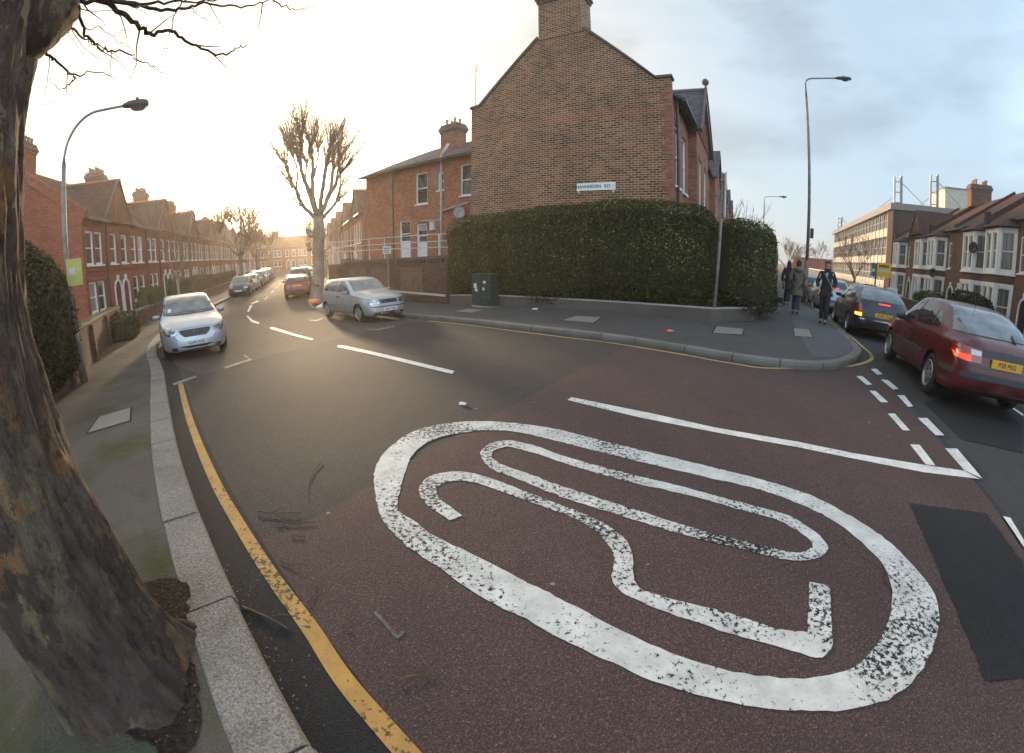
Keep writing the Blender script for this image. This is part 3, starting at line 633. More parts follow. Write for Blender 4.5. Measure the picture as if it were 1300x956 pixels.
# tall brick wall with fence panels, pale railing and timber boards beside the pavement
fw = [Vector((-9.0, 21.8)), Vector((-6.5, 19.7)), Vector((-4.0, 17.65)), Vector((-2.55, 16.45))]
fr = wall_run('tall_brick_wall', fw, 1.95, .26, MAT['wall_brick'], 'tall sooty brick boundary wall with timber panels behind the parked silver hatchback', cap=True, capmat='coping', caph=.1, capo=.06)
o1 = Vector(fr.location); tdir = (fw[3] - fw[0]).normalized(); td3 = Vector((tdir.x, tdir.y, 0)); tn3 = Vector((tdir.y, -tdir.x, 0))
def onwall(s): p = fw[0] + tdir * s; return Vector((p.x, p.y, T(p.x, p.y))) - o1
for s0, s1 in ((.6, 2.4), (2.8, 4.4), (5.3, 6.9)):
    mb = MB(); n = 14
    for k in range(n):
        a = s0 + (s1 - s0) * (k + .5) / n; mb.obox(onwall(a) + tn3 * .035 + Vector((0, 0, 1.0)), td3, tn3, Vector((0, 0, 1)), (s1 - s0) / n * .46, .03, .62)
    mb.build('timber_panel', MAT['timber'], fr)
mb = MB(); mb.obox(onwall(6.4) + tn3 * .03 + Vector((0, 0, .52)), td3, tn3, Vector((0, 0, 1)), 1.9, .05, .04); mb.build('ledge', MAT['cream_stone'], fr)
mb = MB()
for k in range(36): mb.obox(onwall(.1 + k * .23) + tn3 * .05 + Vector((0, 0, 1.84)), td3, tn3, Vector((0, 0, 1)), .06, .05, .05)
mb.build('dentil_course', MAT['wall_brick'], fr)
# ================================================================ BUILDINGS
def frame(name, P, a, z, label, cat='house', group=None): return empty(name, (P[0], P[1], z), rad(90 - a), label, cat, group)
_WC = {}
def place(me, name, parent, loc, rz, mat):
    o = bpy.data.objects.new(name, me); COL.objects.link(o)
    o.parent = parent; _CH.setdefault(parent.name, []).append(o); o.location = loc; o.rotation_euler = (0, 0, rz); return o
def cached(key, fn, mat):
    if key not in _WC:
        me = fn(); me.materials.append(mat) if mat else None; _WC[key] = me
    return _WC[key]
def window(par, x, z, w, h, y=0.0, rz=0.0, style='sash', glass='window_glass', sill=True, lintel=None, fm='white_paint', curtain=False, fw=.06, name='window', deep=.07):
    """window centred at x with its sill at height z; frame > pane, sill, lintel"""
    def fr():
        mb = MB(); a = w / 2
        mb.box(-a, -a + fw, deep - .03, deep + .05, 0, h); mb.box(a - fw, a, deep - .03, deep + .05, 0, h)
        mb.box(-a + fw, a - fw, deep - .03, deep + .05, 0, fw * 1.1); mb.box(-a + fw, a - fw, deep - .03, deep + .05, h - fw, h)
        if style == 'sash': mb.box(-a + fw, a - fw, deep - .012, deep + .05, h * .5 - .025, h * .5 + .03)
        if style == 'pair': mb.box(-.04, .04, deep - .02, deep + .05, fw * 1.1, h - fw); mb.box(-a + fw, -.04, deep - .012, deep + .05, h * .5 - .02, h * .5 + .02); mb.box(.04, a - fw, deep - .012, deep + .05, h * .5 - .02, h * .5 + .02)
        if style == 'three':
            for k in (1, 2): mb.box(-a + fw, a - fw, deep - .012, deep + .05, h * k / 3 - .02, h * k / 3 + .02)
        if style == 'top': mb.box(-a + fw, a - fw, deep - .012, deep + .05, h * .68, h * .68 + .05)
        return mb.mesh('window')
    def pn(): return MB().quad((-w / 2 + fw * .8, deep + .03, fw * .8), (w / 2 - fw * .8, deep + .03, fw * .8), (w / 2 - fw * .8, deep + .03, h - fw * .8), (-w / 2 + fw * .8, deep + .03, h - fw * .8)).mesh('pane', fix=False)
    o = place(cached(('w', w, h, style, fm, fw, deep), fr, MAT[fm]), name, par, (x, y, z), rz, None)
    gm = 'curtain_glass' if curtain else glass
    place(cached(('p', w, h, gm, fw, deep), pn, MAT[gm]), 'pane', o, (0, 0, 0), 0, None)
    if sill: place(cached(('s', w), lambda: MB().box(-w / 2 - .07, w / 2 + .07, -.09, deep + .02, -.075, -.002).mesh('sill'), MAT['white_paint']), 'sill', o, (0, 0, 0), 0, None)
    if lintel: place(cached(('l', w, h, lintel), lambda: MB().extr([(-w / 2 - .06, h + .002), (w / 2 + .06, h + .002), (w / 2 + .12, h + .2), (0, h + .27), (-w / 2 - .12, h + .2)], -.025, .06).mesh('lintel'), MAT[lintel]), 'lintel', o, (0, 0, 0), 0, None)
    return o
def holes_wall(mb, x0, x1, z0, z1, holes, y=0.0, rev=.12):
    xs = sorted({x0, x1} | {a for hh in holes for a in (hh[0], hh[1])}); zs = sorted({z0, z1} | {a for hh in holes for a in (hh[2], hh[3])})
    for i in range(len(xs) - 1):
        for j in range(len(zs) - 1):
            cx, cz = (xs[i] + xs[i + 1]) / 2, (zs[j] + zs[j + 1]) / 2
            if any(a < cx < b and c < cz < d for a, b, c, d in holes): continue
            mb.quad((xs[i], y, zs[j]), (xs[i + 1], y, zs[j]), (xs[i + 1], y, zs[j + 1]), (xs[i], y, zs[j + 1]))
    for a, b, c, d in holes:
        mb.quad((a, y, c), (a, y, d), (a, y + rev, d), (a, y + rev, c)); mb.quad((b, y, d), (b, y, c), (b, y + rev, c), (b, y + rev, d))
        mb.quad((a, y, d), (b, y, d), (b, y + rev, d), (a, y + rev, d)); mb.quad((b, y, c), (a, y, c), (a, y + rev, c), (b, y + rev, c))
def hole(x, z, w, h): return (x - w / 2, x + w / 2, z, z + h)
def slab(mb, a, b, c, d, t=.1):
    """roof slope: four corners, thickened downwards"""
    a, b, c, d = map(Vector, (a, b, c, d)); n = (b - a).cross(d - a).normalized()
    if n.z < 0: n = -n
    lo = [p - n * t for p in (a, b, c, d)]
    mb.add([a, b, c, d] + lo, [(0, 1, 2, 3), (7, 6, 5, 4), (0, 4, 5, 1), (1, 5, 6, 2), (2, 6, 7, 3), (3, 7, 4, 0)])
def chimney(par, x, y, z, w, d, h, pots, mat='red_brick', potmat='ochre_pot', rows=2, base=0):
    mb = MB(); mb.box(x - w / 2, x + w / 2, y - d / 2, y + d / 2, z - base, z + h)
    c = mb.build('chimney', MAT[mat], par)
    mb = MB(); s = .05
    for k, (o, hh) in enumerate(((.05, .10), (.10, .12), (.06, .10))):
        zz = z + h - .42 + k * .13; mb.box(x - w / 2 - o, x + w / 2 + o, y - d / 2 - o, y + d / 2 + o, zz, zz + hh)
    mb.box(x - w / 2 - .02, x + w / 2 + .02, y - d / 2 - .02, y + d / 2 + .02, z + h, z + h + .06); mb.build('chimney_cap', MAT['coping'], c)
    for k in range(pots):
        r = k % rows; px = x - w / 2 + w * ((k // rows) + .5) / math.ceil(pots / rows); py = y + (r - (rows - 1) / 2) * d * .5
        mb = MB(); mb.lathe([(.10, 0), (.085, .06), (.075, .30), (.10, .32), (.10, .37), (.06, .38)], (px, py, z + h + .05), 12); mb.build('chimney_pot', MAT[potmat], c, smooth=True)
    return c
def arch_mesh(w, h, t=.10, dep=.06):
    """raised white arch round a doorway, jambs and round head"""
    mb = MB(); r = w / 2; n = 10; O = []; I = []
    for k in range(n + 1): a = PI - PI * k / n; O.append((math.cos(a) * (r + t), h - r + math.sin(a) * (r + t))); I.append((math.cos(a) * r, h - r + math.sin(a) * r))
    O = [(-r - t, 0)] + O + [(r + t, 0)]; I = [(-r, 0)] + I + [(r, 0)]
    for k in range(len(O) - 1):
        q = [O[k], O[k + 1], I[k + 1], I[k]]; mb.extr(q, -dep, .02)
    mb.extr([(-.09, h + t - .02), (.09, h + t - .02), (.12, h + t + .22), (-.12, h + t + .22)], -dep - .03, .02)
    return mb.mesh('door_arch')
def door(par, x, w, h, z=0, y=0, mat='green_door', arch=True, rec=.45):
    def dm():
        mb = MB(); mb.box(-w / 2, w / 2, rec, rec + .05, 0, h - .1)
        for a, b, c, d in ((-w * .38, -w * .05, .2, .8), (w * .05, w * .38, .2, .8), (-w * .38, -w * .05, .95, 1.6), (w * .05, w * .38, .95, 1.6)): mb.box(a, b, rec - .015, rec, c, d)
        return mb.mesh('door')
    o = place(cached(('d', w, h, mat, rec), dm, MAT[mat]), 'door', par, (x, y, z), 0, None)
    if arch: place(cached(('a', w, h), lambda: arch_mesh(w, h), MAT['white_paint']), 'door_arch', o, (0, 0, 0), 0, None)
    place(cached(('k',), lambda: MB().lathe([(0, 0), (.03, .01), (.035, .03), (.02, .05), (0, .055)], (0, 0, 0), 10, 'y').mesh('handle'), MAT['galvanised']), 'handle', o, (w * .4, rec - .06, 1.0), 0, None)
    return o
# ---------------------------------------------------------------- left terrace module: 9.3 m, two front doors under a steep gable
def terrace_left(label):
    H = frame('terraced_house', (0, 0), 0, 0, label, 'house', 'long red brick terrace beyond the mossy wall'); W = 9.3; E_ = 5.45; D = 8.0; RZ = 8.05; Z0 = -.2
    ups = [(.75, 'u'), (1.8, 'u'), (3.7, 'g'), (5.3, 'g'), (6.9, 'u'), (8.1, 'u')]
    WN = [(x, 3.05, .86 if t == 'u' else .9, 1.62) for x, t in ups]; GN = [(x, .75, .86, 1.5) for x in (.75, 1.75, 6.9, 8.1)]
    DR = [(3.95, 0, .85, 2.1), (5.15, 0, .85, 2.1)]
    mb = MB(); holes_wall(mb, 0, W, Z0, E_, [hole(*q) for q in WN + GN] + [(x - w / 2, x + w / 2, Z0 + .2, h) for x, z, w, h in DR], rev=.14)
    mb.quad((0, D, Z0), (0, 0, Z0), (0, 0, E_), (0, D, E_)); mb.quad((W, 0, Z0), (W, D, Z0), (W, D, E_), (W, 0, E_)); mb.quad((W, D, Z0), (0, D, Z0), (0, D, E_), (W, D, E_))
    for x in (0, W): mb.add([(x, 0, E_), (x, D, E_), (x, D / 2, RZ - .05)], [(0, 1, 2)])
    for x, z, w, h in DR: mb.box(x - w / 2 - .02, x - w / 2, .14, .5, 0, h); mb.box(x + w / 2, x + w / 2 + .02, .14, .5, 0, h)
    mb.build('wall', MAT['terrace_brick'], H, fix=False)
    # gable
    gp = MB(); gp.add([(2.75, -.03, E_ - .15), (6.45, -.03, E_ - .15), (4.6, -.03, 7.55)], [(0, 1, 2)]); gp.build('gable', MAT['terrace_brick'], H, fix=False)
    bb = MB()
    for s in (-1, 1):
        a, b = Vector((4.6 + s * 2.0, -.10, E_ - .25)), Vector((4.6, -.10, 7.72)); d = (b - a).normalized(); n = Vector((-d.z, 0, d.x)) * .09
        bb.add([a - n, b - n, b + n, a + n] + [v + Vector((0, .1, 0)) for v in (a - n, b - n, b + n, a + n)], [(0, 1, 2, 3), (7, 6, 5, 4), (0, 4, 5, 1), (1, 5, 6, 2), (2, 6, 7, 3), (3, 7, 4, 0)])
    for k in range(5): x = 3.6 + k * .5; bb.box(x - .03, x + .03, -.07, -.03, E_ - .1, min(6.4, 7.4 - abs(x - 4.6) * 1.1))
    bb.build('bargeboard', MAT['coping'], H)
    r = MB(); slab(r, (-.0, -.28, E_ - .15), (W, -.28, E_ - .15), (W, D / 2, RZ), (0, D / 2, RZ)); slab(r, (0, D + .2, E_ - .1), (W, D + .2, E_ - .1), (W, D / 2, RZ), (0, D / 2, RZ))
    for s in (-1, 1): slab(r, (4.6 + s * 2.1, -.2, E_ - .3), (4.6, -.2, 7.68), (4.6, 3.3, 7.68), (4.6 + s * 2.1, 1.0, E_ + .25), .08)
    rf = r.build('roof', MAT['tile_roof'], H)
    r = MB(); r.tube([(0, D / 2, RZ + .03), (W, D / 2, RZ + .03)], .09, 6); r.tube([(4.6, -.2, 7.72), (4.6, 3.3, 7.72)], .08, 6); r.build('ridge_tiles', MAT['terracotta'], rf)
    r = MB()
    slab(r, (-.12, -.35, E_ + .12), (.16, -.35, E_ + .12), (.16, D / 2, RZ + .33), (-.12, D / 2, RZ + .33), .45); slab(r, (-.12, D + .2, E_ + .12), (.16, D + .2, E_ + .12), (.16, D / 2, RZ + .33), (-.12, D / 2, RZ + .33), .45)
    r.build('party_wall', MAT['terrace_brick'], H)
    chimney(H, .75, D / 2 - .1, RZ - .4, 1.55, .95, 1.65, 10, 'terrace_brick', 'terracotta')
    for i, (x, z, w, h) in enumerate(WN): window(H, x, z, w, h, lintel='terrace_brick', fw=.09)
    for x, z, w, h in GN: window(H, x, z, w, h, lintel='terrace_brick', fw=.09)
    for i, (x, z, w, h) in enumerate(DR): door(H, x, w, h, mat='green_door' if i else 'brown_door')
    b = MB(); b.tube([(.75, D / 2 - .1, RZ + 1.2), (.75, D / 2 - .1, RZ + 2.9)], .018, 4); b.tube([(.2, D / 2 - .1, RZ + 2.8), (1.3, D / 2 - .1, RZ + 2.8)], .012, 4); b.build('roof_aerial', MAT['black_iron'], H)
    b = MB(); b.box(0, W, -.05, .0, 2.72, 2.86); b.box(0, 2.7, -.06, 0, E_ - .3, E_ - .18); b.box(6.5, W, -.06, 0, E_ - .3, E_ - .18); b.build('string_course', MAT['terrace_brick'], H)
    pieces('drainpipe', [lambda b, x=x: b.tube([(x, -.07, E_ - .25), (x, -.07, 0)], .045, 6) for x in (W - .12, 2.65)], MAT['black_iron'], H)
    pieces('gutter', [lambda b, u=u, v=v: b.box(u, v, -.4, -.28, E_ - .28, E_ - .18) for u, v in ((0, 2.7), (6.5, W))], MAT['black_iron'], H)
    return H
LT = terrace_left('nearest house of the long red terrace, blank end wall beside the curved lamp post')
P0 = Vector((-19.6, 13.8)); LTZ = -.72
desc = ['second house of the long terrace counting from the curved lamp post', 'third house of the long terrace, above the privet hedges where the pavement curves', 'fourth house of the long terrace, behind the dark car facing us', 'fifth house of the long terrace, seen through bare tree branches', 'sixth house of the long terrace, sixth gable from the curved lamp post', 'seventh house of the long terrace, pale in the glare above the parked cars', 'eighth house of the long terrace, low against the glare', 'last house of the long terrace, next to the houses across the road end']
LT.location = (P0.x, P0.y, LTZ); LT.rotation_euler = (0, 0, rad(90 + 28))
terr = [LT]
for k in range(1, 9):
    c = copy_tree(LT); p = P0 + A28 * 9.32 * k; c.location = (p.x, p.y, LTZ - .01 * k); c['label'] = desc[k - 1]; terr.append(c)
# houses closing the far end of the road, turned to face the camera
Pe = Vector((-74, 84))
ends = ['hazy house closing the road end, the one touching the long terrace', 'hazy house closing the road end, second from the long terrace', 'hazy terrace house straight at the end of the road', 'hazy terrace house at the road end behind the tall pollarded tree', 'hazy house closing the road end, the one farthest from the long terrace']
for k in range(5):
    c = copy_tree(LT); p = Pe + az(62) * 9.32 * k; c.location = (p.x, p.y, -.8); c.rotation_euler = (0, 0, rad(90 - 62)); c['label'] = ends[k]; c['group'] = 'terrace houses closing the road end'
# terrace on the right side of the side road (front faces the road, seen at a grazing angle)
Pr = Vector((-11.2, 31.0)); rl = ['red terrace house next to the two-storey orange-red wing with the railing', 'second terrace house beyond the orange-red wing, stepping back behind the first', 'third terrace house beyond the orange-red wing, beside the pollarded tree', 'fourth terrace house beyond the orange-red wing, mostly hidden by the big pollard', 'fifth and last terrace house beyond the orange-red wing']
for k in range(5):
    c = copy_tree(LT); p = Pr + A28 * 9.32 * (k + 1); c.location = (p.x, p.y, -.3); c.rotation_euler = (0, 0, rad(90 - 152)); c['label'] = rl[k]; c['group'] = 'terrace houses beyond the orange-red wing'
# ---------------------------------------------------------------- corner house: big gable wall to the camera
Rc = Vector((5.08, 13.04)); AG, AM = az(121), az(31); GW = 7.85; Lc = Rc - AG * GW
CH = frame('corner_house', Lc, 121, 0, 'tall brick corner house with blank stepped gable wall and a street name sign', 'house')
EV = 7.72; Zg = -.2; xc = GW - 3.92
zl = 10.0
gpoly = [(0, Zg), (GW, Zg), (GW, EV), (GW - .42, EV), (GW - .5, EV - .02), (xc + .95, zl + .02), (xc - .93, zl), (.45, EV - .02), (.0, EV - .05)]
mb = MB(); mb.extr(gpoly, 0, .34)
mb.build('gable_wall', MAT['yellow_brick'], CH)
q = MB(); q.box(GW - .22, GW + .012, -.010, .2, .2, 7.5)
for k in range(12): q.box(GW - .36, GW - .2, -.0115, .15, .3 + k * .6, .6 + k * .6)
q.build('quoin', MAT['red_brick'], CH)
q = MB()
q.extr([(GW + .06, EV + .0), (GW + .06, EV + .09), (GW - .5, EV + .09), (xc + .95, zl + .16), (xc + .95, zl + .04), (GW - .47, EV + .0)], -.06, .40)
q.build('coping', MAT['coping'], CH); q = MB()
q.extr([(-.06, EV - .05), (.42, EV - .02), (xc - .93, zl + .02), (xc - .93, zl + .14), (.38, EV + .09), (-.06, EV + .04)], -.06, .40)
q.build('coping', MAT['coping'], CH)
cz = zl - .05; c = chimney(CH, xc, .45, cz, 1.74, .95, 2.05, 6, 'yellow_brick', rows=1)
D2 = 9.6   # length of the house along the main road
RZc = 9.75; ym = .34
r = MB(); slab(r, (GW + .3, ym, 7.15), (GW + .3, D2, 7.15), (xc, D2, RZc), (xc, ym, RZc)); slab(r, (-.2, ym, 7.2), (-.2, D2, 7.2), (xc, D2, RZc), (xc, ym, RZc))
GB = 6.15; fx = GW + .35     # cross gable towards the main road
slab(r, (xc, GB, 9.55), (fx + .2, GB, 9.55), (fx + .2, GB - 2.75, 6.9), (GW - .4, GB - 2.75, 6.9), .1); slab(r, (xc, GB, 9.55), (fx + .2, GB, 9.55), (fx + .2, GB + 2.75, 6.9), (GW - .4, GB + 2.75, 6.9), .1)
rf = r.build('roof', MAT['slate'], CH)
r = MB(); r.tube([(xc, ym, RZc + .03), (xc, D2, RZc + .03)], .09, 6); r.tube([(xc, GB, 9.6), (fx + .25, GB, 9.6)], .09, 6); r.build('ridge_tiles', MAT['lead'], rf)
# side facing the main road, built in its own turned frame (x runs away from the camera)
def side_frame(par): 
    return par
def sx(mb):  # turn vertices drawn as (x along road, y inwards, z) into house coordinates
    mb.v = [(GW - v[1], v[0], v[2]) for v in mb.v]; return mb
fl = MB(); fo = [hole(.95, 4.15, .85, 2.1), hole(2.55, 4.15, .85, 2.1), hole(.95, .9, .85, 2.0), hole(2.55, .9, .85, 2.0)]
holes_wall(fl, .34, 3.75, Zg, 7.1, fo); sx(fl)
bay = MB(); bo = [hole(4.95, 3.6, .85, 2.3), hole(7.1, 3.6, .85, 2.3), hole(4.95, .7, .85, 2.1), hole(7.1, .7, .85, 2.1)]
holes_wall(bay, 3.75, 8.55, Zg, 7.1, bo, y=-.35); bay.quad((3.75, 0, Zg), (3.75, -.35, Zg), (3.75, -.35, 7.1), (3.75, 0, 7.1)); bay.quad((8.55, -.35, Zg), (8.55, 0, Zg), (8.55, 0, 7.1), (8.55, -.35, 7.1))
bay.add([(3.6, -.36, 7.0), (8.7, -.36, 7.0), (6.15, -.36, 9.45)], [(0, 1, 2)]); sx(bay); fl.add(bay.v, bay.f)
re = MB(); holes_wall(re, 8.55, D2, Zg, 7.1, []); sx(re); fl.add(re.v, re.f)
fl.box(0, .3, .34, D2, Zg, 7.1); fl.add([(0, D2, Zg), (GW, D2, Zg), (GW, D2, 7.1), (xc, D2, RZc - .1), (0, D2, 7.1)], [(0, 1, 2, 3, 4)])
fl.build('front_wall', MAT['red_brick'], CH)
for (x, z, w, h, y) in [(.95, 4.15, .85, 2.1, 0), (2.55, 4.15, .85, 2.1, 0), (.95, .9, .85, 2.0, 0), (2.55, .9, .85, 2.0, 0), (4.95, 3.6, .85, 2.3, -.35), (7.1, 3.6, .85, 2.3, -.35), (4.95, .7, .85, 2.1, -.35), (7.1, .7, .85, 2.1, -.35)]:
    window(CH, GW - y, z, w, h, x, rad(90), lintel='red_brick')
for o in [o for o in _CH[CH.name] if o.name.startswith('window')]: pass
b = MB(); b.box(GW + .35, GW + .40, 3.8, 8.5, 7.0, 7.08)
for k in range(9): b.box(GW + .36, GW + .43, 4.3 + k * .46, 4.36 + k * .46, 7.05, 7.2 + (2.1 - abs(4.3 + k * .46 - 6.15)) * .8)
b.build('timbering', MAT['red_brick'], CH)
b = MB(); b.tube([(GW + .10, .5, 7.05), (GW + .10, .5, 0)], .05, 8); b.build('drainpipe', MAT['black_iron'], CH); b = MB(); b.box(GW + .3, GW + .42, .36, 3.5, 7.0, 7.12); b.build('gutter', MAT['black_iron'], CH)
b = MB()
for s in (-1, 1):
    A_, B_ = Vector((fx + .28, GB + s * 2.85, 6.8)), Vector((fx + .28, GB, 9.68)); d = (B_ - A_).normalized(); n = Vector((0, -d.z, d.y)) * .10
    b.add([A_ - n, B_ - n, B_ + n, A_ + n] + [v - Vector((.07, 0, 0)) for v in (A_ - n, B_ - n, B_ + n, A_ + n)], [(0, 1, 2, 3), (7, 6, 5, 4), (0, 4, 5, 1), (1, 5, 6, 2), (2, 6, 7, 3), (3, 7, 4, 0)])
b.build('bargeboard', MAT['coping'], CH)
b = MB(); b.lathe([(.07, 0), (.09, .04), (.05, .08), (.05, .16), (.02, .17), (.13, .25), (.17, .34), (.16, .43), (.09, .52), (0, .55)], (fx + .22, GB, 9.6), 14); b.build('finial', MAT['coping'], rf, smooth=True)
# street name sign on the gable wall
sg = empty('street_sign', tuple(Lc + AG * (GW - 2.62)) + (4.08,), rad(90 - 121), 'white street name sign reading HAWARDEN RD on the corner gable wall', 'sign')
mb = MB(); mb.box(-.70, .70, -.035, -.012, -.13, .13); mb.build('plate', MAT['white_paint'], sg)
pieces('bracket', [lambda b, x=x: b.box(x - .025, x + .025, -.05, -.010, -.22, -.13) for x in (-.62, .62)], MAT['off_white'], sg)
plain('sign_black', (.05, .05, .06), .5); plain('sign_pale', (.5, .5, .52), .5)
def text(body, size, par, loc, rot, mat, ext=.001, name='lettering', sx_=1.0, align='CENTER'):
    cu = bpy.data.curves.new(name, 'FONT'); cu.body = body; cu.size = size; cu.extrude = ext; cu.align_x = align; cu.align_y = 'CENTER'; cu.space_character = 1.08; cu.offset = size * .022
    t = bpy.data.objects.new('tmp_text', cu); COL.objects.link(t); bpy.context.view_layer.update()
    me = bpy.data.meshes.new_from_object(t.evaluated_get(bpy.context.evaluated_depsgraph_get())); bpy.data.objects.remove(t); me.name = name
    me.materials.clear(); o = link(name, me, mat, par); o.location = loc; o.rotation_euler = rot; o.scale = (sx_, 1, 1); return o
text('HAWARDEN  RD', .155, sg, (-.10, -.038, 0), (PI / 2, 0, 0), MAT['sign_black'], sx_=.98)
T17 = text('E17', .11, sg, (.58, -.038, 0), (PI / 2, 0, 0), MAT['sign_pale'])
# ---------------------------------------------------------------- next houses beyond the corner house along the main road
def road_house(label, k):
    P = Rc + AM * (D2 + .05 + k * 8.4); H = frame('terraced_house', P, 31, 0, label, 'house', 'red brick houses beyond the corner house'); W = 8.35; E_ = 6.9
    hs = [(1.3, 3.9, .85, 1.9), (2.6, 3.9, .85, 1.9), (5.2, 3.7, .85, 2.1), (7.0, 3.7, .85, 2.1), (1.3, .8, .85, 1.9), (5.2, .7, .85, 2.0), (7.0, .7, .85, 2.0)]
    mb = MB(); holes_wall(mb, 0, 3.9, Zg, E_, [hole(*q) for q in hs if q[0] < 3.9]); holes_wall(mb, 3.9, W, Zg, E_, [hole(*q) for q in hs if q[0] > 3.9], y=-.35); mb.quad((3.9, 0, Zg), (3.9, -.35, Zg), (3.9, -.35, E_), (3.9, 0, E_)); mb.quad((W, -.35, Zg), (W, 7, Zg), (W, 7, E_), (W, -.35, E_)); mb.add([(3.9, -.36, E_), (W, -.36, E_), (6.1, -.36, 8.9)], [(0, 1, 2)])
    mb.add([(W, 0, E_), (W, 7.6, E_), (W, 3.8, 9.4)], [(0, 1, 2)])
    mb.build('wall', MAT['red_brick'], H, fix=False)
    r = MB(); slab(r, (0, -.25, E_), (W, -.25, E_), (W, 3.8, 9.5), (0, 3.8, 9.5)); slab(r, (0, 7.8, E_), (W, 7.8, E_), (W, 3.8, 9.5), (0, 3.8, 9.5))
    for s in (-1, 1): slab(r, (6.1 + s * 2.45, -.55, E_ - .1), (6.1, -.55, 9.0), (6.1, 3.2, 9.0), (6.1 + s * 2.45, .6, E_ - .1))
    r.build('roof', MAT['slate'], H)
    for x, z, w, h in hs: window(H, x, z, w, h, y=0 if x < 3.9 else -.35, lintel='red_brick')
    chimney(H, .1, 3.6, 9.0, 1.5, .7, 1.6, 6, 'red_brick')
    b = MB(); slab(b, (-.15, -.5, E_ + .3), (.15, -.5, E_ + .3), (.15, 3.8, 9.8), (-.15, 3.8, 9.8), .4); b.build('party_wall', MAT['red_brick'], H)
    return H
for k, s in enumerate(('first red brick house beyond the corner house on the main road', 'second red brick house beyond the corner house on the main road', 'third red brick house along the main road beyond the corner house', 'last red brick house of the row beyond the corner house')): road_house(s, k)
# ---------------------------------------------------------------- rear wing seen over the tall wall
WL = Vector((-9.3, 26.35)); WG = frame('side_wing', WL, 126, 0, 'two-storey orange-red brick rear wing with slate roof, above the tall boundary wall', 'house')
WW = 10.5; WE = 6.75
def wx(t): return 9.1 - t
wins = [(wx(3.75), 4.5, .95, 1.75, 'sash'), (wx(2.25), 5.1, .42, .95, 'sash'), (wx(.35), 4.65, .95, 1.6, 'sash')]
wins_g = [(wx(5.2), 1.25, .95, 2.4, 'd'), (wx(3.75), 1.25, .85, 2.15, 'd'), (wx(2.3), 1.5, .4, 1.3, 'sash'), (wx(.6), 2.2, .75, 1.2, 'sash')]
mb = MB(); holes_wall(mb, 0, WW, -.5, WE, [hole(*q[:4]) for q in wins + wins_g]); mb.quad((0, 7, -.5), (0, 0, -.5), (0, 0, WE), (0, 7, WE)); mb.add([(WW, 0, -.5), (WW, 7, -.5), (WW, 7, WE), (WW, 0, WE)], [(0, 1, 2, 3)])
mb.build('wall', MAT['wing_brick'], WG, fix=False)
for x, z, w, h, s in wins + [q for q in wins_g if q[4] == 'sash']: window(WG, x, z, w, h, lintel='wing_brick')
for x, z, w, h, s in [q for q in wins_g if q[4] == 'd']:
    o = window(WG, x, z, w, h, style='top', sill=False, name='back_door', lintel='wing_brick'); mb = MB(); mb.box(-w / 2 + .06, w / 2 - .06, .055, .08, .08, h * .52); mb.build('door_panel', MAT['white_paint'], o)
r = MB(); slab(r, (-.3, -.3, WE), (WW, -.3, WE), (WW, 3.2, 8.5), (3.0, 3.2, 8.5), .1); slab(r, (-.3, -.3, WE), (3.0, 3.2, 8.5), (3.0, 3.3, 8.5), (-.3, 7, WE), .1); slab(r, (-.3, 7.2, WE), (WW, 7.2, WE), (WW, 3.2, 8.5), (3.0, 3.2, 8.5), .1)
rf = r.build('roof', MAT['slate'], WG)
r = MB(); r.box(6.4, 6.9, 2.1, 2.7, 8.0, 8.08); r.build('ridge_tiles', MAT['lead'], rf)
chimney(WG, wx(2.9), 1.6, 7.3, 1.25, .8, 1.75, 4, 'red_brick')
b = MB(); b.tube([(wx(2.1), -.12, 6.9), (wx(2.1), -.12, .8)], .065, 8); b.tube([(wx(2.1), -.10, 3.95), (wx(.2), -.10, 4.25)], .05, 6); b.tube([(wx(2.1), -.10, 3.5), (wx(3.9), -.10, 3.55)], .04, 6); b.tube([(wx(2.1), -.12, 6.9), (wx(2.0), .3, 7.6)], .08, 8); b.build('soil_pipe', MAT['grey_pipe'], WG, smooth=True)
b = MB(); b.tube([(wx(6.2), -.08, 6.7), (wx(6.2), -.08, 1)], .045, 6); b.build('drainpipe', MAT['black_iron'], WG); b = MB(); b.box(-.3, WW, -.42, -.3, 6.62, 6.74); b.build('gutter', MAT['black_iron'], WG)
b = MB(); b.box(wx(2.95), wx(2.65), -.18, 0, 3.0, 3.45); b.build('vent_box', MAT['off_white'], WG)
sd = empty('satellite_dish', tuple(WL + az(126) * (wx(.55)) + az(36) * -.35) + (3.75,), rad(90 - 126), 'grey satellite dish on the wing wall above the hedge', 'satellite dish')
def dish(par, r, mat, tilt=1.2):
    mb = MB(); mb.lathe([(0, .0), (r * .5, .03), (r * .9, .09), (r, .12), (r, .13), (r * .5, .045), (0, .015)], (0, 0, 0), 20, 'y'); d = mb.build('dish', mat, par, smooth=True); d.rotation_euler = (0, 0, PI + .5)
    mb = MB(); mb.tube([(0, .1, -r * .6), (0, -r * .9, -r * .2)], .012, 6); mb.box(-.03, .03, -r * .9 - .06, -r * .9, -r * .25, -r * .12); mb.tube([(0, .05, 0), (0, .30, -.05)], .02, 6); mb.build('arm', mat, par)
dish(sd, .29, MAT['grey_pipe'])
rl_ = empty('balcony_railing', tuple(WL + az(36) * -1.2 ) + (0,), rad(90 - 126), 'pale metal railing along the raised walk in front of the wing doors', 'railing')
mb = MB()
for z in (2.05, 2.35, 2.7): mb.tube([(-2.5, 0, z), (9.6, 0, z)], .025, 6)
mb.build('rail', MAT['off_white'], rl_)
for k in range(9): mb = MB(); mb.tube([(-2.5 + k * 1.5, 0, 1.3), (-2.5 + k * 1.5, 0, 2.72)], .03, 6); mb.build('rail_post', MAT['off_white'], rl_)
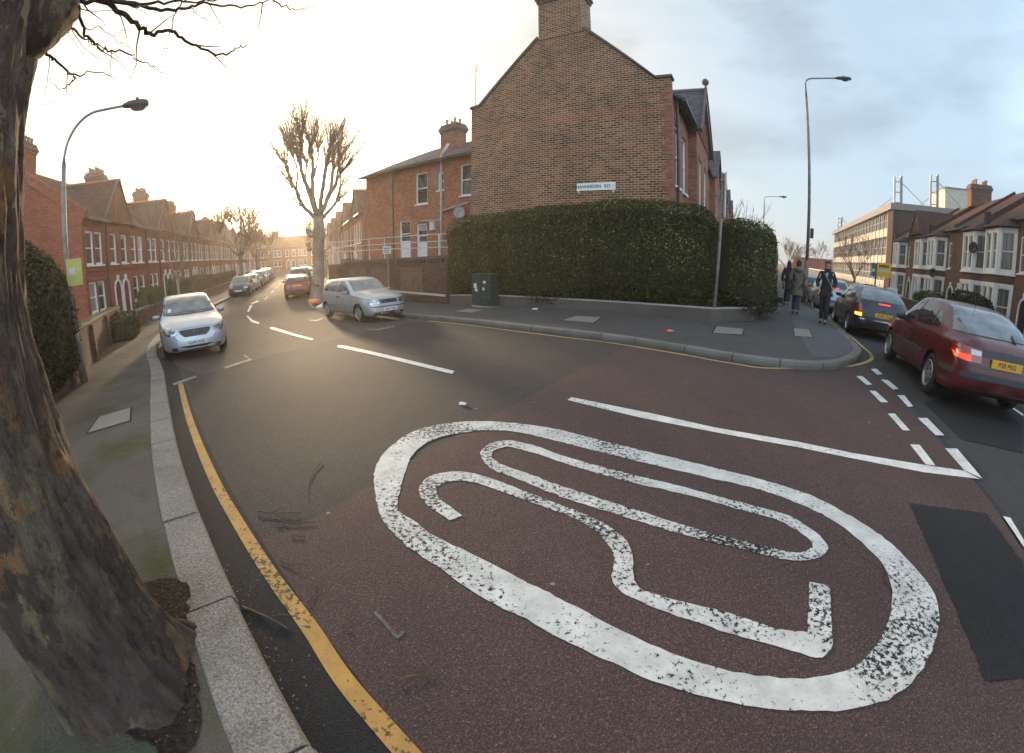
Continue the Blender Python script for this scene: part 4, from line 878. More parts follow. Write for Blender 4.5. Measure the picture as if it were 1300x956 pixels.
wk = MB(); wk.box(-2.6, 9.7, -.2, 1.2, -.3, 1.24); w_ = tag(wk.build('raised_walk', MAT['wall_brick']), 'raised brick walk before the wing doors, behind the tall wall', 'terrace'); w_.location = rl_.location; w_.rotation_euler = rl_.rotation_euler
an = empty('television_aerial', (float(Lc.x) + .05, float(Lc.y) + 1.2, 7.2), rad(30), 'thin television aerial standing beside the big gable wall', 'aerial')
mb = MB(); mb.tube([(0, 0, 0), (0, 0, 3.1)], .018, 5); mb.build('mast', MAT['galvanised'], an); mb = MB(); mb.tube([(-1.1, 0, 2.75), (.25, 0, 2.75)], .010, 4)
for k in range(8): mb.tube([(-1.05 + k * .15, -.12, 2.75), (-1.05 + k * .15, .12, 2.75)], .006, 4)
mb.build('antenna', MAT['galvanised'], an)
# ---------------------------------------------------------------- right terrace across the main road: paired houses with white two-storey bays
PR0 = Vector((25.5, 14.3)); RTZ = -.75
def pt_r(t): return PR0 + A34 * t
def terrace_right(label):
    """one pair: bay | doors | bay, 9.9 m, x runs to the right as seen from the road"""
    H = frame('terraced_house', (0, 0), 0, 0, label, 'house', 'houses with white bays across the main road'); W = 9.9; E_ = 5.95; D = 8; RZ = 8.6; Z0 = -.4
    nar = [(3.55, 3.35, .6, 1.75), (6.35, 3.35, .6, 1.75)]; dr = [(4.25, 0, .85, 2.15), (5.65, 0, .85, 2.15)]
    mb = MB(); holes_wall(mb, 0, W, Z0, E_, [hole(*q) for q in nar] + [(x - w / 2, x + w / 2, Z0 + .4, h) for x, z, w, h in dr])
    mb.quad((0, D, Z0), (0, 0, Z0), (0, 0, E_), (0, D, E_)); mb.quad((W, 0, Z0), (W, D, Z0), (W, D, E_), (W, 0, E_))
    for x in (0, W): mb.add([(x, 0, E_), (x, D, E_), (x, D / 2, RZ)], [(0, 1, 2)])
    # canted bays: brick bodies between the white storeys
    bays = (1.55, 8.35); hw, fw_, pj = 1.42, .78, .75
    for bx in bays:
        pl = [(bx - hw, 0), (bx - fw_, -pj), (bx + fw_, -pj), (bx + hw, 0)]
        for z0, z1 in ((Z0, .55), (2.75, 3.25)):
            vs = [(a, b, z0) for a, b in pl] + [(a, b, z1) for a, b in pl]; mb.add(vs, [(0, 1, 5, 4), (1, 2, 6, 5), (2, 3, 7, 6), (4, 5, 6, 7)])
    mb.build('wall', MAT['brown_brick'], H, fix=False)
    for bx in bays:
        pl = [Vector((bx - hw, 0)), Vector((bx - fw_, -pj)), Vector((bx + fw_, -pj)), Vector((bx + hw, 0))]
        for z0, z1 in ((.55, 2.75), (3.25, 5.5)):
            s = MB(); hh = z1 - z0
            for i in range(3):
                a, b = pl[i], pl[i + 1]; d = (b - a); L = d.length; d = d.normalized(); n = Vector((d.y, -d.x)); 
                def Q(u, dd, z): p = a + d * u + n * dd; return (p.x, p.y, z)
                # pilasters, head and sill band
                ow = .16
                for u0, u1, e0, e1 in ((0, ow, z0, z1), (L - ow, L, z0, z1), (ow, L - ow, z0, z0 + .16), (ow, L - ow, z1 - .22, z1)):
                    o_ = .03 if u0 in (0, L - ow) else 0.0
                    s.add([Q(u0, 0.02 + o_, e0), Q(u1, 0.02 + o_, e0), Q(u1, -.1, e0), Q(u0, -.1, e0), Q(u0, .02 + o_, e1), Q(u1, .02 + o_, e1), Q(u1, -.1, e1), Q(u0, -.1, e1)], [(0, 3, 2, 1), (4, 5, 6, 7), (0, 1, 5, 4), (1, 2, 6, 5), (2, 3, 7, 6), (3, 0, 4, 7)])
                s.add([Q(-.05, .10, z0 - .09), Q(L + .05, .10, z0 - .09), Q(L, -.1, z0 - .09), Q(0, -.1, z0 - .09), Q(-.05, .10, z0 - .003), Q(L + .05, .10, z0 - .003), Q(L, -.1, z0 - .003), Q(0, -.1, z0 - .003)], [(0, 3, 2, 1), (4, 5, 6, 7), (0, 1, 5, 4), (1, 2, 6, 5), (2, 3, 7, 6), (3, 0, 4, 7)])
                if i == 1: mu = L / 2; s.add([Q(mu - .09, .03, z0), Q(mu + .09, .03, z0), Q(mu + .09, -.1, z0), Q(mu - .09, -.1, z0), Q(mu - .09, .03, z1), Q(mu + .09, .03, z1), Q(mu + .09, -.1, z1), Q(mu - .09, -.1, z1)], [(0, 3, 2, 1), (4, 5, 6, 7), (0, 1, 5, 4), (1, 2, 6, 5), (2, 3, 7, 6), (3, 0, 4, 7)])
            st = s.build('bay_window', MAT['white_paint'], H)
            for i in range(3):
                a, b = pl[i], pl[i + 1]; L = (b - a).length; ang = math.atan2(b.y - a.y, b.x - a.x); dd = (b - a).normalized()
                cs = [L / 2] if i != 1 else [L / 2 - (L / 2 - .16 + .09) / 2 + .0, L / 2 + (L / 2 - .16 + .09) / 2]
                ww = round(L - .32, 3) if i != 1 else round(L / 2 - .16 - .09, 3)
                for c_ in cs: p = a + dd * c_; window(st, p.x, z0 + .16, ww, round(hh - .38, 3), y=p.y, rz=ang, sill=False, curtain=True, deep=.05, fw=.05)
    for x, z, w, h in nar: window(H, x, z, w, h, curtain=True, fw=.09)
    for x, z, w, h in dr: door(H, x, w, h, mat='brown_door' if x < 5 else 'green_door')
    r = MB(); slab(r, (0, -.3, E_), (W, -.3, E_), (W, D / 2, RZ), (0, D / 2, RZ)); slab(r, (0, D + .2, E_), (W, D + .2, E_), (W, D / 2, RZ), (0, D / 2, RZ))
    for bx in bays:  # hipped bay roofs
        a, b, c, d = (bx - hw - .25, .35, E_ + .2), (bx - fw_ - .2, -pj - .3, 5.55), (bx + fw_ + .2, -pj - .3, 5.55), (bx + hw + .25, .35, E_ + .2); t_ = (bx, 1.6, 7.05)
        e_ = (bx - hw - .3, -.1, 5.55); f_ = (bx + hw + .3, -.1, 5.55)
        r.add([e_, b, c, f_, t_, a, d], [(0, 1, 4), (1, 2, 4), (2, 3, 4), (0, 4, 5), (3, 6, 4), (0, 3, 2, 1)])
    rf = r.build('roof', MAT['tile_roof'], H)
    p = MB(); slab(p, (-.14, -.45, E_ + .25), (.14, -.45, E_ + .25), (.14, D / 2, RZ + .3), (-.14, D / 2, RZ + .3), .4); slab(p, (W / 2 - .1, -.35, E_ + .2), (W / 2 + .1, -.35, E_ + .2), (W / 2 + .1, D / 2, RZ + .2), (W / 2 - .1, D / 2, RZ + .2), .3); p.box(-.16, .16, -.5, -.2, E_ - .3, E_ + .55); p.build('party_wall', MAT['tile_roof'], H)
    b = MB(); b.box(W / 2 - 1.6, W / 2 + 1.6, -.42, -.3, E_ - .12, E_ - .02); b.build('gutter', MAT['black_iron'], H); b = MB(); b.tube([(.05, -.08, E_), (.05, -.08, 0)], .05, 6); b.build('drainpipe', MAT['black_iron'], H)
    return H
RT = terrace_right('pair of brown brick houses with white bays and two black satellite dishes')
def put_r(o, tc_):   # tc_: centre of the pair measured along the row
    p = pt_r(tc_ + 4.95); o.location = (p.x, p.y, RTZ); o.rotation_euler = (0, 0, rad(90 - 214))
put_r(RT, 5.3)
rt2 = copy_tree(RT); put_r(rt2, 15.2); rt2['label'] = 'pair of white-bayed brick houses beside the dark office end wall'
rt3 = copy_tree(RT); put_r(rt3, -4.6); rt3['label'] = 'pair of white-bayed brick houses beyond the boot of the red car'
rt4 = copy_tree(RT); put_r(rt4, -14.5); rt4['label'] = 'last pair of white-bayed houses, mostly outside the picture'
for H_, w in ((RT, 1), (rt3, 1)):
    chimney(H_, .2, 3.6, 8.2, .8, 1.7, 1.6, 8, 'brown_brick', 'terracotta')
gd = MB(); gd.add([(8.9, -.75, 5.9), (6.0, -.75, 5.9), (7.45, -.75, 7.7)], [(0, 1, 2)]); slab(gd, (9.1, -.85, 5.8), (7.45, -.85, 7.85), (7.45, 2.6, 7.85), (9.1, .2, 5.9)); slab(gd, (5.8, -.85, 5.8), (7.45, -.85, 7.85), (7.45, 2.6, 7.85), (5.8, .2, 5.9)); gd.build('gable', MAT['tile_roof'], rt2)
p = pt_r(5.3 + 1.95) + az(304) * .9; ds = empty('satellite_dish', (p.x, p.y, RTZ + 2.95), rad(90 - 214), 'black satellite dish between the storeys of the bay beside the paired doorways', 'satellite dish'); dish(ds, .32, MAT['plastic_black'])
p = pt_r(.95) + az(304) * .8; ds = empty('satellite_dish', (p.x, p.y, RTZ + 4.55), rad(90 - 214), 'black satellite dish beside the upper window of the third white bay', 'satellite dish'); dish(ds, .32, MAT['plastic_black'])
# front garden walls over there
wa = [pt_r(20) + az(304) * 4.4, pt_r(10.3) + az(304) * 4.4]; wb = [pt_r(10.1) + az(304) * 4.4, pt_r(-8) + az(304) * 4.4]
wall_run('garden_wall', wa, .95, .22, MAT['red_brick'], 'orange-red brick garden wall across the road, right of the white bin', cap=True)
wall_run('garden_wall', wb, .85, .22, MAT['brown_brick'], 'brown brick garden wall behind the red car', cap=True)
# ---------------------------------------------------------------- office block
OC = Vector((43.8, 38.0)); OF = frame('office_block', OC, 214, -.7, 'three-storey 1960s office block with flat roof, pale glazed front and dark brick end', 'office'); OL = 52; OH = 9.95; OD = 22
# x = 0 at the near corner; facade extends to x = -OL; side wall extends inward (+y)
plain('panel_pink', (.44, .39, .35), .6, var=.1); plain('panel_grey', (.36, .35, .34), .6, var=.12); plain('fascia', (.20, .18, .17), .6)
mb = MB(); mb.box(-OL, -.0, .12, OD, -.3, OH); mb.box(-2.6, 0, -.05, .3, -.3, OH - .0); mb.build('wall', MAT['dark_brick'], OF)
mb = MB(); mb.box(-OL - .3, .3, -.45, OD, OH, OH + .75); mb.build('roof', MAT['fascia'], OF)
nb = 22; bw = (OL - 2.7) / nb; rnd = random.Random(9)
for fz, fh, nm in ((7.0, 2.85, 'upper_glazing'), (3.7, 2.9, 'middle_glazing'), (.5, 2.8, 'ground_glazing')):
    pnl = MB(); gls = MB(); fr_ = MB()
    for k in range(nb):
        x1 = -2.7 - k * bw; x0 = x1 - bw
        ph = .95; pnl.box(x0, x1, .03, .12, fz, fz + ph); gls.quad((x0, .08, fz + ph), (x1, .08, fz + ph), (x1, .08, fz + fh), (x0, .08, fz + fh))
        fr_.box(x1 - .06, x1 + .06, -.04, .1, fz - .2, fz + fh + .2); fr_.box(x0 + .06, x1 - .06, .0, .1, fz + ph, fz + ph + .07); fr_.box(x0 + .06, x1 - .06, .01, .1, fz + ph + .95, fz + ph + 1.0); fr_.box(x0 + bw / 2 - .03, x0 + bw / 2 + .03, .02, .1, fz + ph + .07, fz + fh)
    g_ = gls.build('window_band', MAT['office_glass'] if 'office_glass' in MAT else MAT['curtain_glass'], OF, fix=False)
    pnl.build('spandrel_panel', MAT['panel_pink'], g_); fr_.build('mullion', MAT['off_white'] if fz < 1 else MAT['panel_grey'], g_)
for y_, z_ in ((3.1, 7.3), (9.8, 7.0), (3.1, 3.6), (9.8, 3.8)): window(OF, .16, z_, 1.5, 1.7, y_, rad(90), fw=.1)
pl_ = empty('plant_room', tuple(OC + az(124) * 9.5 + az(214) * -4) + (0,), rad(90 - 214), 'cream plant room box on the office roof', 'plant room')
mb = MB(); mb.box(-2.5, 2.5, -2.5, 2.5, OH - .1, OH + 2.7); mb.build('plant_wall', MAT['cream_panel'] if 'cream_panel' in MAT else MAT['cream_stone'], pl_)
mb = MB(); mb.box(-2.6, 2.6, -2.6, 2.6, OH + 2.7, OH + 2.85); mb.build('roof', MAT['fascia'], pl_)
def mast(px, py, D_, ztop, lab):
    d = ray(px, py); h_ = math.hypot(d.x, d.y); p = Vector((d.x / h_ * D_, d.y / h_ * D_)); e_ = empty('antenna_mast', (p.x, p.y, OH - .1), rad(-45), lab, 'antenna mast')
    hh = ztop - OH
    mb = MB(); mb.tube([(-.42, 0, 0), (-.42, 0, hh * .97)], .13, 8); mb.tube([(.42, 0, 0), (.42, 0, hh)], .18, 8)
    for k in range(3): mb.tube([(-.42, 0, .5 + k * hh / 3), (.42, 0, .5 + k * hh / 3)], .06, 5)
    mb.build('pole', MAT['steel_grey'], e_)
    mb = MB(); mb.tube([(.6, 0, hh * .75), (3.2, -1.5, 0)], .05, 5); mb.tube([(-.6, 0, hh * .3), (-2.2, 1.5, 0)], .05, 5); mb.build('stay', MAT['steel_grey'], e_)
mast(1140, 240, 60, 13.7, 'steel antenna mast on the near corner of the office roof'); mast(1186, 240, 60, 14.0, 'steel antenna mast on the office roof before the cream plant room')
mast(1066, 285, 100, 12.6, 'small distant antenna mast at the far end of the office roof')
fn = empty('railing_fence', tuple(OC + az(304) * 7) + (-.6,), rad(90 - 214), 'pale railings in front of the office block', 'fence')
mb = MB()
for k in range(70): mb.box(-40 + k * .58, -39.92 + k * .58, 0, .06, 0, 1.9)
mb.build('railings', MAT['off_white'], fn)
mb = MB(); mb.box(-40, 1, -.02, -.003, 1.75, 1.85); mb.build('top_rail', MAT['off_white'], fn)
# red shop building far along the main road
d = ray(1036, 335); hh = math.hypot(d.x, d.y); p = Vector((d.x / hh * 118, d.y / hh * 118))
sh = frame('shop_building', p - az(125) * 6, 125, -1.2, 'small distant red-fronted building between the lamp post and the man', 'shop'); plain('red_front', (.42, .07, .05), .6)
mb = MB(); mb.box(0, 13, 0, 8, 0, 4.6); mb.build('wall', MAT['red_front'], sh); mb = MB(); mb.box(-.3, 13.3, -.3, 8, 4.6, 4.9); mb.build('roof', MAT['fascia'], sh)
for k in range(4): window(sh, 2 + k * 3, 1.0, 1.8, 1.6)
# ================================================================ VEHICLES
def carpaint(name, col, metal=.35, rough=.25, dirt=.25):
    m = NM(name); co = m.coord('Object'); f = m.noise(co, 2.5, 6, .65); z = m.n('ShaderNodeSeparateXYZ', {0: co}).outputs[2]
    g = m.math('MULTIPLY', m.mr(z, .2, .65, 1, 0), m.mr(f, .3, .7, .2, 1)); c = m.mix(m.math('MULTIPLY', g, dirt * 1.6), col, (.09, .07, .06))
    m.base(c, m.mr(f, .3, .7, rough, rough + .18), metal=metal, spec=.5, coat=.45); m.b.inputs['Coat Roughness'].default_value = .12; return m.m
carpaint('paint_red', (.078, .003, .005), .1, .25, dirt=.12); carpaint('paint_black', (.010, .011, .014), .2, .25); carpaint('paint_silver', (.50, .51, .53), .6, .32); carpaint('paint_silver_warm', (.47, .46, .46), .6, .32)
carpaint('paint_old_red', (.20, .018, .012), .05, .45); carpaint('paint_dark_blue', (.03, .035, .05), .3, .3); carpaint('paint_light_blue', (.32, .38, .44), .5, .3); carpaint('paint_green', (.05, .075, .05), .3, .35); carpaint('paint_grey', (.11, .11, .11), .4, .35); carpaint('paint_cream', (.30, .28, .24), .2, .35)
m = NM('car_glass'); co = m.coord('Object', (1, 1, 1)); m.base(m.mix(m.mr(m.noise(co, 2.0, 3), .35, .65), (.008, .010, .012), (.035, .042, .045)), .04, spec=1.0)
m = NM('car_glass_light'); co = m.coord('Object'); m.base(m.mix(m.mr(m.noise(co, 3.0, 3), .35, .65), (.05, .06, .065), (.16, .18, .19)), .05, spec=1.0)
plain('trim_black', (.02, .02, .022), .5, var=.2); plain('trim_grey', (.045, .045, .05), .55, var=.2); plain('chrome', (.7, .7, .7), .15, metal=1, var=.02); plain('alloy', (.42, .42, .42), .35, metal=.7, var=.1)
plain('lens_red', (.28, .012, .010), .15, spec=.9, var=.1, coat=1); plain('lens_clear', (.55, .54, .52), .12, spec=.9, var=.1, coat=1); plain('lens_dark', (.05, .05, .055), .12, spec=.9, coat=1); plain('lens_amber', (.5, .16, .02), .15, spec=.9, coat=1); plain('plate_white', (.62, .60, .54), .5, var=.04); plain('plate_yellow', (.75, .36, .015), .45, var=.05); plain('head_reflector', (.42, .42, .42), .18, metal=.9, var=.95, sc=16)
def glow(name, col, s):
    m = NM(name); m.base((.3, .01, .01), .2); m.b.inputs['Emission Color'].default_value = c4(col); m.b.inputs['Emission Strength'].default_value = s; return m.m
glow('lamp_brake', (1, .05, .015), .9); glow('lamp_indicator', (1, .36, .02), 2.6)
def patch2d(poly, step=.05):
    bm = bmesh.new(); f = bm.faces.new([bm.verts.new((a, b, 0)) for a, b in poly]); bmesh.ops.triangulate(bm, faces=[f])
    for ax in (0, 1):
        vals = [p[ax] for p in poly]; n = max(1, int((max(vals) - min(vals)) / step))
        for k in range(1, n):
            v = min(vals) + (max(vals) - min(vals)) * k / n
            bmesh.ops.bisect_plane(bm, geom=bm.verts[:] + bm.edges[:] + bm.faces[:], plane_co=(v, 0, 0) if ax == 0 else (0, v, 0), plane_no=(1, 0, 0) if ax == 0 else (0, 1, 0), dist=1e-6)
    return bm
def wheel(par, x, y, r, side, style, wid=.19):
    mb = MB(); h = wid / 2
    mb.lathe([(r * .64, -h * .8), (r * .86, -h), (r * .97, -h * .8), (r, -h * .4), (r, h * .4), (r * .97, h * .8), (r * .86, h), (r * .64, h * .8)], (0, 0, 0), 28, 'y')
    w = mb.build('wheel', MAT['rubber'], par, smooth=True, angle=40, uv=False); w.location = (x, y, r)
    mb = MB(); o = side * h
    def rp(a, rr, d): return (math.cos(a) * rr, o + side * d, math.sin(a) * rr)
    mb.lathe([(r * .66, o * 1.0 - 0), (r * .63, o + side * .008), (r * .60, o - side * .02), (r * .58, o - side * .05)], (0, 0, 0), 28, 'y')
    n = {'alloy7': 7, 'alloy5': 5, 'steel': 9}.get(style, 6)
    for k in range(n):
        a = 2 * PI * k / n; wd = {'steel': .30, 'alloy5': .34}.get(style, .20) / 1
        q = [rp(a - wd, r * .16, -.012), rp(a + wd, r * .16, -.012), rp(a + wd * .5, r * .61, -.02), rp(a - wd * .5, r * .61, -.02)]
        q2 = [(p[0], p[1] - side * .03, p[2]) for p in q]; mb.add(q + q2, [(0, 1, 2, 3), (7, 6, 5, 4), (0, 4, 5, 1), (1, 5, 6, 2), (2, 6, 7, 3), (3, 7, 4, 0)])
    mb.lathe([(0, o - side * .004), (r * .12, o - side * .006), (r * .20, o - side * .016), (r * .2, o - side * .04)], (0, 0, 0), 18, 'y')
    mb.build('rim', MAT['alloy'], w, smooth=True, angle=30, uv=False)
    mb = MB(); mb.lathe([(0, o - side * .055), (r * .6, o - side * .055)], (0, 0, 0), 20, 'y'); mb.build('brake_disc', MAT['trim_black'], w, uv=False)
    return w
def car(name, label, S, cat='car', group=None):
    root = empty(name, (0, 0, 0), 0, label, cat, group)
    L, hl = S['L'], S['L'] / 2
    def ip(key, x): a = S[key]; return float(np.interp(x, [p[0] for p in a], [p[1] for p in a]))
    xs = np.concatenate([np.linspace(-hl, -hl + .3, 9), np.linspace(-hl + .3, hl - .3, 58)[1:-1], np.linspace(hl - .3, hl, 9)])
    def sm(key, x):
        k = min(.045, hl - abs(x) + .001); return (ip(key, x - k) + 2 * ip(key, x) + ip(key, x + k)) / 4
    mb = MB(); rings = []
    for x in xs:
        t, s, w, b, r = sm('top', x), sm('belt', x), sm('hw', x), sm('bot', x), sm('rhw', x)
        s = min(s, t - .015); g = t - s; r = min(r, w * .93)
        half = [(0, b), (w * .80, b), (w * .93, b + .03), (w * .985, b + .10), (w * 1.0, b + .45 * (s - b)), (w * .995, b + .68 * (s - b)), (w * .975, s - .05), (w * .945, s)]
        wu = w * .935; e = min(.05, g * .4)
        for q in (.12, .35, .6, .82): half.append((wu + (r - wu) * q + .035 * math.sin(PI * q) * min(1, g / .3), s + (t - e - s) * q))
        half += [(r, t - e), (r * .93, t - e * .35), (r * .62, t - e * .08), (0, t)]
        ring_ = half + [(-y, z) for y, z in half[-2:0:-1]]
        rings.append([(x, y, z) for y, z in ring_])
    n = len(rings[0]); vs = [v for r in rings for v in r]
    fs = [(i * n + j, i * n + (j + 1) % n, (i + 1) * n + (j + 1) % n, (i + 1) * n + j) for i in range(len(rings) - 1) for j in range(n)]
    for e_, base_ in ((0, 0), (1, (len(rings) - 1) * n)):
        c = len(vs); zc = sum(v[2] for v in rings[0 if e_ == 0 else -1]) / n; vs.append((xs[0] - .01 if e_ == 0 else xs[-1] + .01, 0, zc)); fs += [(base_ + j, base_ + (j + 1) % n, c) if e_ else (base_ + (j + 1) % n, base_ + j, c) for j in range(n)]
    mb.add(vs, fs); me = mb.mesh('body', uv=False)
    tb = bmesh.new(); tb.from_mesh(me); tree = BVHTree.FromBMesh(tb); tb.free()
    # wheel arches
    me.materials.append(MAT[S['paint']]); me.materials.append(MAT['trim_black'])
    tmp = bpy.data.objects.new('tmp_body', me); COL.objects.link(tmp)
    cb_ = MB(); rr = S['wr'] + .055
    for ax in (S['xf'], S['xr']):
        for sd_ in (-1, 1):
            y0, y1 = (S['W'] / 2 - .30, S['W'] / 2 + .15); vs = []; N = 30
            for yy in (y0, y1):
                for k in range(N): a = 2 * PI * k / N; vs.append((ax + math.cos(a) * rr, sd_ * yy, S['wr'] + math.sin(a) * rr))
            cb_.add(vs, [tuple(range(N)), tuple(range(2 * N - 1, N - 1, -1))] + [(k, (k + 1) % N, (k + 1) % N + N, k + N) for k in range(N)])
    cme = cb_.mesh('cut', uv=False); cme.materials.append(MAT[S['paint']]); cme.materials.append(MAT['trim_black']); cme.polygons.foreach_set('material_index', [1] * len(cme.polygons))
    cut = bpy.data.objects.new('tmp_cut', cme); COL.objects.link(cut)
    md = tmp.modifiers.new('b', 'BOOLEAN'); md.operation = 'DIFFERENCE'; md.object = cut; md.solver = 'EXACT'
    bpy.context.view_layer.update()
    bme = bpy.data.meshes.new_from_object(tmp.evaluated_get(bpy.context.evaluated_depsgraph_get())); bme.name = 'body'
    bpy.data.objects.remove(tmp); bpy.data.objects.remove(cut)
    if len(bme.polygons) < 200: bme = me
    bme.polygons.foreach_set('use_smooth', [True] * len(bme.polygons)); bme.set_sharp_from_angle(angle=rad(38))
    body = link('body', bme, None, root)
    def cast(view, a, b):
        if view == 'side_l': o, d = Vector((a, 3, b)), Vector((0, -1, 0))
        elif view == 'side_r': o, d = Vector((a, -3, b)), Vector((0, 1, 0))
        elif view == 'rear': o, d = Vector((-6, a, b)), Vector((1, 0, 0))
        elif view == 'front': o, d = Vector((6, a, b)), Vector((-1, 0, 0))
        else: o, d = Vector((a, b, 4)), Vector((0, 0, -1))
        h = tree.ray_cast(o, d)
        return (h[0], h[1] if h[1].dot(d) < 0 else -h[1], d) if h[0] is not None else (None, None, d)
    def patch(pname, view, poly, mat, eps=.006, par=None, step=.05, skirt=True):
        bm = patch2d(poly, step); bad = []
        for v in bm.verts:
            h, nn, d = cast(view, v.co.x, v.co.y)
            if h is None: bad.append(v); continue
            v.co = h + nn * eps
        bmesh.ops.delete(bm, geom=bad, context='VERTS')
        if not bm.faces: bm.free(); return None
        if skirt:
            be = [e for e in bm.edges if e.is_boundary]; r = bmesh.ops.extrude_edge_only(bm, edges=be); 
            d = cast(view, 0, -50)[2]
            for g in r['geom']:
                if isinstance(g, bmesh.types.BMVert): g.co += d * (eps + .012)
        for f in bm.faces: f.smooth = True
        bmesh.ops.recalc_face_normals(bm, faces=bm.faces)
        d = cast(view, 0, -50)[2]; s_ = sum(f.normal.dot(d) * f.calc_area() for f in bm.faces)
        if s_ > 0: bmesh.ops.reverse_faces(bm, faces=bm.faces)
        me_ = bpy.data.meshes.new(pname); bm.to_mesh(me_); bm.free(); me_.set_sharp_from_angle(angle=rad(40)); return link(pname, me_, MAT[mat], par or root)
    S_ = {'patch': patch, 'cast': cast, 'root': root, 'body': body}
    for it in S['parts']:
        pn, view, poly, mat = it[:4]; eps = it[4] if len(it) > 4 else .006; mir = len(it) > 5 and it[5]
        if view == 'side': 
            for v in ('side_l', 'side_r'): patch(pn, v, poly, mat, eps)
        else:
            patch(pn, view, poly, mat, eps)
            if mir: patch(pn, view, [(-a, b) for a, b in poly][::-1], mat if mir is True else mir, eps)
    for ax in (S['xf'], S['xr']):
        for sd_ in (-1, 1): wheel(root, ax, sd_ * (S['W'] / 2 - .115), S['wr'], sd_, S.get('wheel', 'alloy7'))
    if 'plates' in S:
        for view, z, txt, mat in S['plates']:
            h, nn, d = cast(view, 0, z); sgn = -1 if view == 'rear' else 1
            mb = MB(); mb.box(-.012, .012, -.26, .26, -.056, .056); p = mb.build('number_plate', MAT[mat], root); p.location = (h.x + sgn * .02, 0, z)
            if txt: t = text(txt, .088, p, (sgn * .0135, 0, -.002), (PI / 2, 0, PI / 2 * sgn), MAT['sign_black'], sx_=.92, ext=.0005)
    if 'mirror' in S:
        x_, z_ = S['mirror']
        for sd_ in (-1, 1):
            w_ = abs(cast('side_l', x_, z_)[0].y) if cast('side_l', x_, z_)[0] is not None else S['W'] / 2
            mb = MB(); mb.lathe([(0, -.055), (.045, -.05), (.075, -.02), (.08, .02), (.07, .045), (0, .05)], (0, 0, 0), 14, 'z'); mb.v = [(a * .8, b * 1.25, c * 1.1) for a, b, c in mb.v]
            o = mb.build('door_mirror', MAT[S.get('mirmat', S['paint'])], root, smooth=True, uv=False); o.location = (x_, sd_ * (w_ + .11), z_ + .03)
            mb = MB(); mb.box(-.02, .03, -.08, .08, -.03, .02); q = mb.build('mirror_arm', MAT['trim_black'], o, uv=False); q.location = (0, -sd_ * .09, -.03)
    return root, S_
def handle(S_, x, z, mat='trim_black'):
    for v in ('side_l', 'side_r'): S_['patch']('door_handle', v, [(x - .085, z - .018), (x + .085, z - .018), (x + .085, z + .018), (x - .085, z + .018)], mat, .022)
def ln(x0, z0, x1, z1, w=.005):
    d = Vector((x1 - x0, z1 - z0)).normalized(); n = Vector((-d.y, d.x)) * w
    return [(x0 - n.x, z0 - n.y), (x1 - n.x, z1 - n.y), (x1 + n.x, z1 + n.y), (x0 + n.x, z0 + n.y)]
def badge(S_, view, z, r, mat='chrome', bar=True):
    h, nn, d = S_['cast'](view, 0, z); sg_ = -1 if view == 'rear' else 1
    mb = MB(); N = 20
    for k in range(N):
        a, b = 2 * PI * k / N, 2 * PI * (k + 1) / N; f = lambda an, rr: (0, math.cos(an) * rr * 1.3, math.sin(an) * rr)
        for x0 in (0, .008): mb.add([(x0, *f(a, r)[1:]), (x0, *f(b, r)[1:]), (x0, *f(b, r * .72)[1:]), (x0, *f(a, r * .72)[1:])], [(0, 1, 2, 3)])
    if bar: mb.box(0, .01, -r * 1.1, r * 1.1, -r * .16, r * .16)
    o = mb.build('badge', MAT[mat], S_['root'], uv=False, fix=False); o.location = (h.x + sg_ * .018 - (.008 if sg_ < 0 else 0), 0, z)
def setcar(root, p, a, ground=0.0):
    """a = compass heading of the bonnet; tilt with the road"""
    f = az(a); s = Vector((f.y, -f.x)); zf = T(*(p + f * 1.3)); zr = T(*(p - f * 1.3)); zl = T(*(p - s * .7)); zq = T(*(p + s * .7))
    x = Vector((f.x * 2.6, f.y * 2.6, zf - zr)).normalized(); y = Vector((-s.x * 1.4, -s.y * 1.4, zl - zq)).normalized(); z = x.cross(y).normalized(); y = z.cross(x)
    Mx = Matrix((x, y, z)).transposed().to_4x4(); Mx.translation = (p.x, p.y, (zf + zr) / 2 + ground)
    root.location = Mx.translation; root.rotation_euler = Mx.to_euler()
